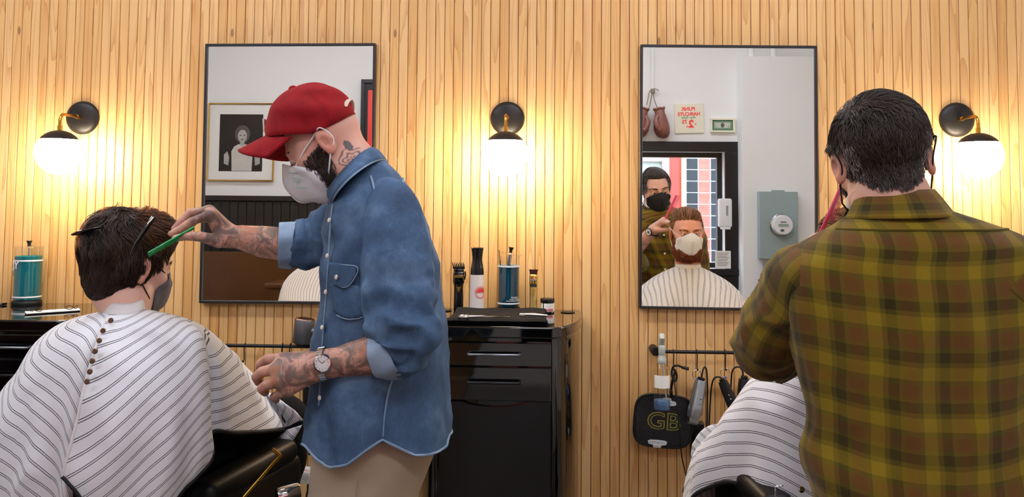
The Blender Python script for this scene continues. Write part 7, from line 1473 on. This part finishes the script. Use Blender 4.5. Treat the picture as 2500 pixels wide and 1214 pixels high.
PF = {0: [(.064, 0), (.11, -.05), (.15, -.14), (.19, -.26), (.26, -.36), (.40, -.40), (.54, -.43), (.62, -.52), (.64, -.66)], 38: [(.064, 0), (.14, -.05), (.21, -.12), (.27, -.2), (.35, -.285), (.44, -.335), (.50, -.38), (.525, -.50), (.53, -.66)], 58: [(.064, 0), (.145, -.045), (.22, -.10), (.278, -.165), (.32, -.235), (.36, -.295), (.395, -.35), (.405, -.43), (.41, -.50)], 72: [(.064, 0), (.148, -.042), (.22, -.09), (.275, -.15), (.315, -.215), (.34, -.27), (.358, -.32), (.366, -.36), (.37, -.40)], 90: [(.064, 0), (.15, -.04), (.22, -.085), (.268, -.14), (.292, -.195), (.305, -.25), (.312, -.29), (.316, -.32), (.318, -.345)],
      118: [(.064, 0), (.14, -.04), (.205, -.09), (.25, -.16), (.268, -.22), (.278, -.27), (.284, -.31), (.288, -.35), (.29, -.385)], 150: [(.064, 0), (.12, -.045), (.165, -.10), (.195, -.18), (.21, -.27), (.22, -.36), (.23, -.45), (.235, -.53), (.24, -.6)], 180: [(.064, 0), (.11, -.05), (.15, -.12), (.175, -.2), (.19, -.29), (.2, -.38), (.21, -.46), (.215, -.54), (.22, -.6)]}
cols_, ang_ = [], []
yw = 0.10
for a in [180, 150, 118, 90, 72, 58, 38, 20, 0, -20, -38, -58, -72, -90, -118, -150, -180]:
    ks = sorted(PF); q = np.array([np.interp(abs(a), ks, [PF[k][i][j] for k in ks]) for i in range(9) for j in (0, 1)]).reshape(9, 2); an = math.radians(a)+yw      # a>0: towards the client's left (-x)
    cols_.append([N_+np.array((-r*math.sin(an), r*math.cos(an), z)) for r, z in q]); ang_.append(a*0.75)
def foldG(X, rho, ph):
    w = np.clip((rho-0.05)/0.2, 0, 1); n = X-N_; n[..., 2] = 0; n /= np.linalg.norm(n, axis=2)[..., None]+1e-9; a = w*(0.007*np.sin(ph*15+1.0)*np.exp(-(ph/1.0)**2)+0.012*ridged(X, (9, 9, 4), 22)+0.014*np.sin(ph*11+rho*9)*np.clip((rho-.25)/.2, 0, 1)*(np.abs(ph) < 1.45)); return X+n*a[..., None]
X, UV = cape_net(cols_, ang_, fold=foldG); cape2 = cloth_part('cape', X, 'striped_cotton', None, UV, closed_v=False, thick=0.0018); kid(cape2, rcl)
kid(MB().tube(X[:, -1], 0.0055, 8).build('hem_binding', 'binding', None, smooth=60), cape2)
FL = [[(1800, 1036), (1745, 1036), (1712, 1052), (1690, 1085)], [(1812, 1075), (1765, 1085), (1725, 1105), (1686, 1120)], [(1800, 1120), (1760, 1140), (1728, 1160), (1694, 1165)], [(1770, 1180), (1745, 1195), (1722, 1205), (1702, 1205)], [(1750, 1240), (1735, 1250), (1722, 1255), (1710, 1255)]]
fg = np.array([spline([P(x, y, .74-.012*i+.02*j) for j, (x, y) in enumerate(r_)], 6) for i, r_ in enumerate(FL)]); fg = spline(fg.reshape(len(fg), -1), 6).reshape(-1, fg.shape[1], 3)
o_ = cloth_part('cape_fold', fg, 'striped_cotton', None, np.stack([fg[..., 2]*0.8+fg[..., 0]*0.75+1.0, fg[..., 0]], -1), closed_v=False, thick=0.002); kid(o_, cape2)
nb_ = [[N_+np.array((r*math.cos(t), r*1.05*math.sin(t), dz)) for t in np.linspace(0, 2*PI, 49)[:-1]] for r, dz in ((.070, -.012), (.067, .01), (.062, .018), (.060, -.012))]
kid(cloth_part('neckband', np.array(nb_), 'white_cotton2', None, cap_ends=False), cape2)
for s in (-1, 1):
    h0 = N_+np.array((s*.09, .06, -.47)); kn = N_+np.array((s*.14-.04, .46, -.47)); ft = np.array((kn[0], kn[1]+.04, .28)); o = leg([h0, (h0+kn)/2, kn, kn+np.array((0, .05, -.05)), (kn+ft)/2+np.array((0, .05, 0)), ft], [.09, .08, .066, .06, .056, .048], rcl if s < 0 else tz, 'trousers' if s < 0 else 'trouser_leg')
    if s < 0: tz = o
    vv, ff = sdf_mesh(Sdf().u(s_ell(ft, (.045, .045, .05))).u(s_cone(ft+np.array((0, .05, -.02)), ft+np.array((0, .17, -.03)), .04, .03), .04), ft-np.array((.1, .1, .12)), ft+np.array((.1, .26, .08)), 0.008); kid(np_mesh('shoe', vv, ff, 'shoe_leather'), rcl)
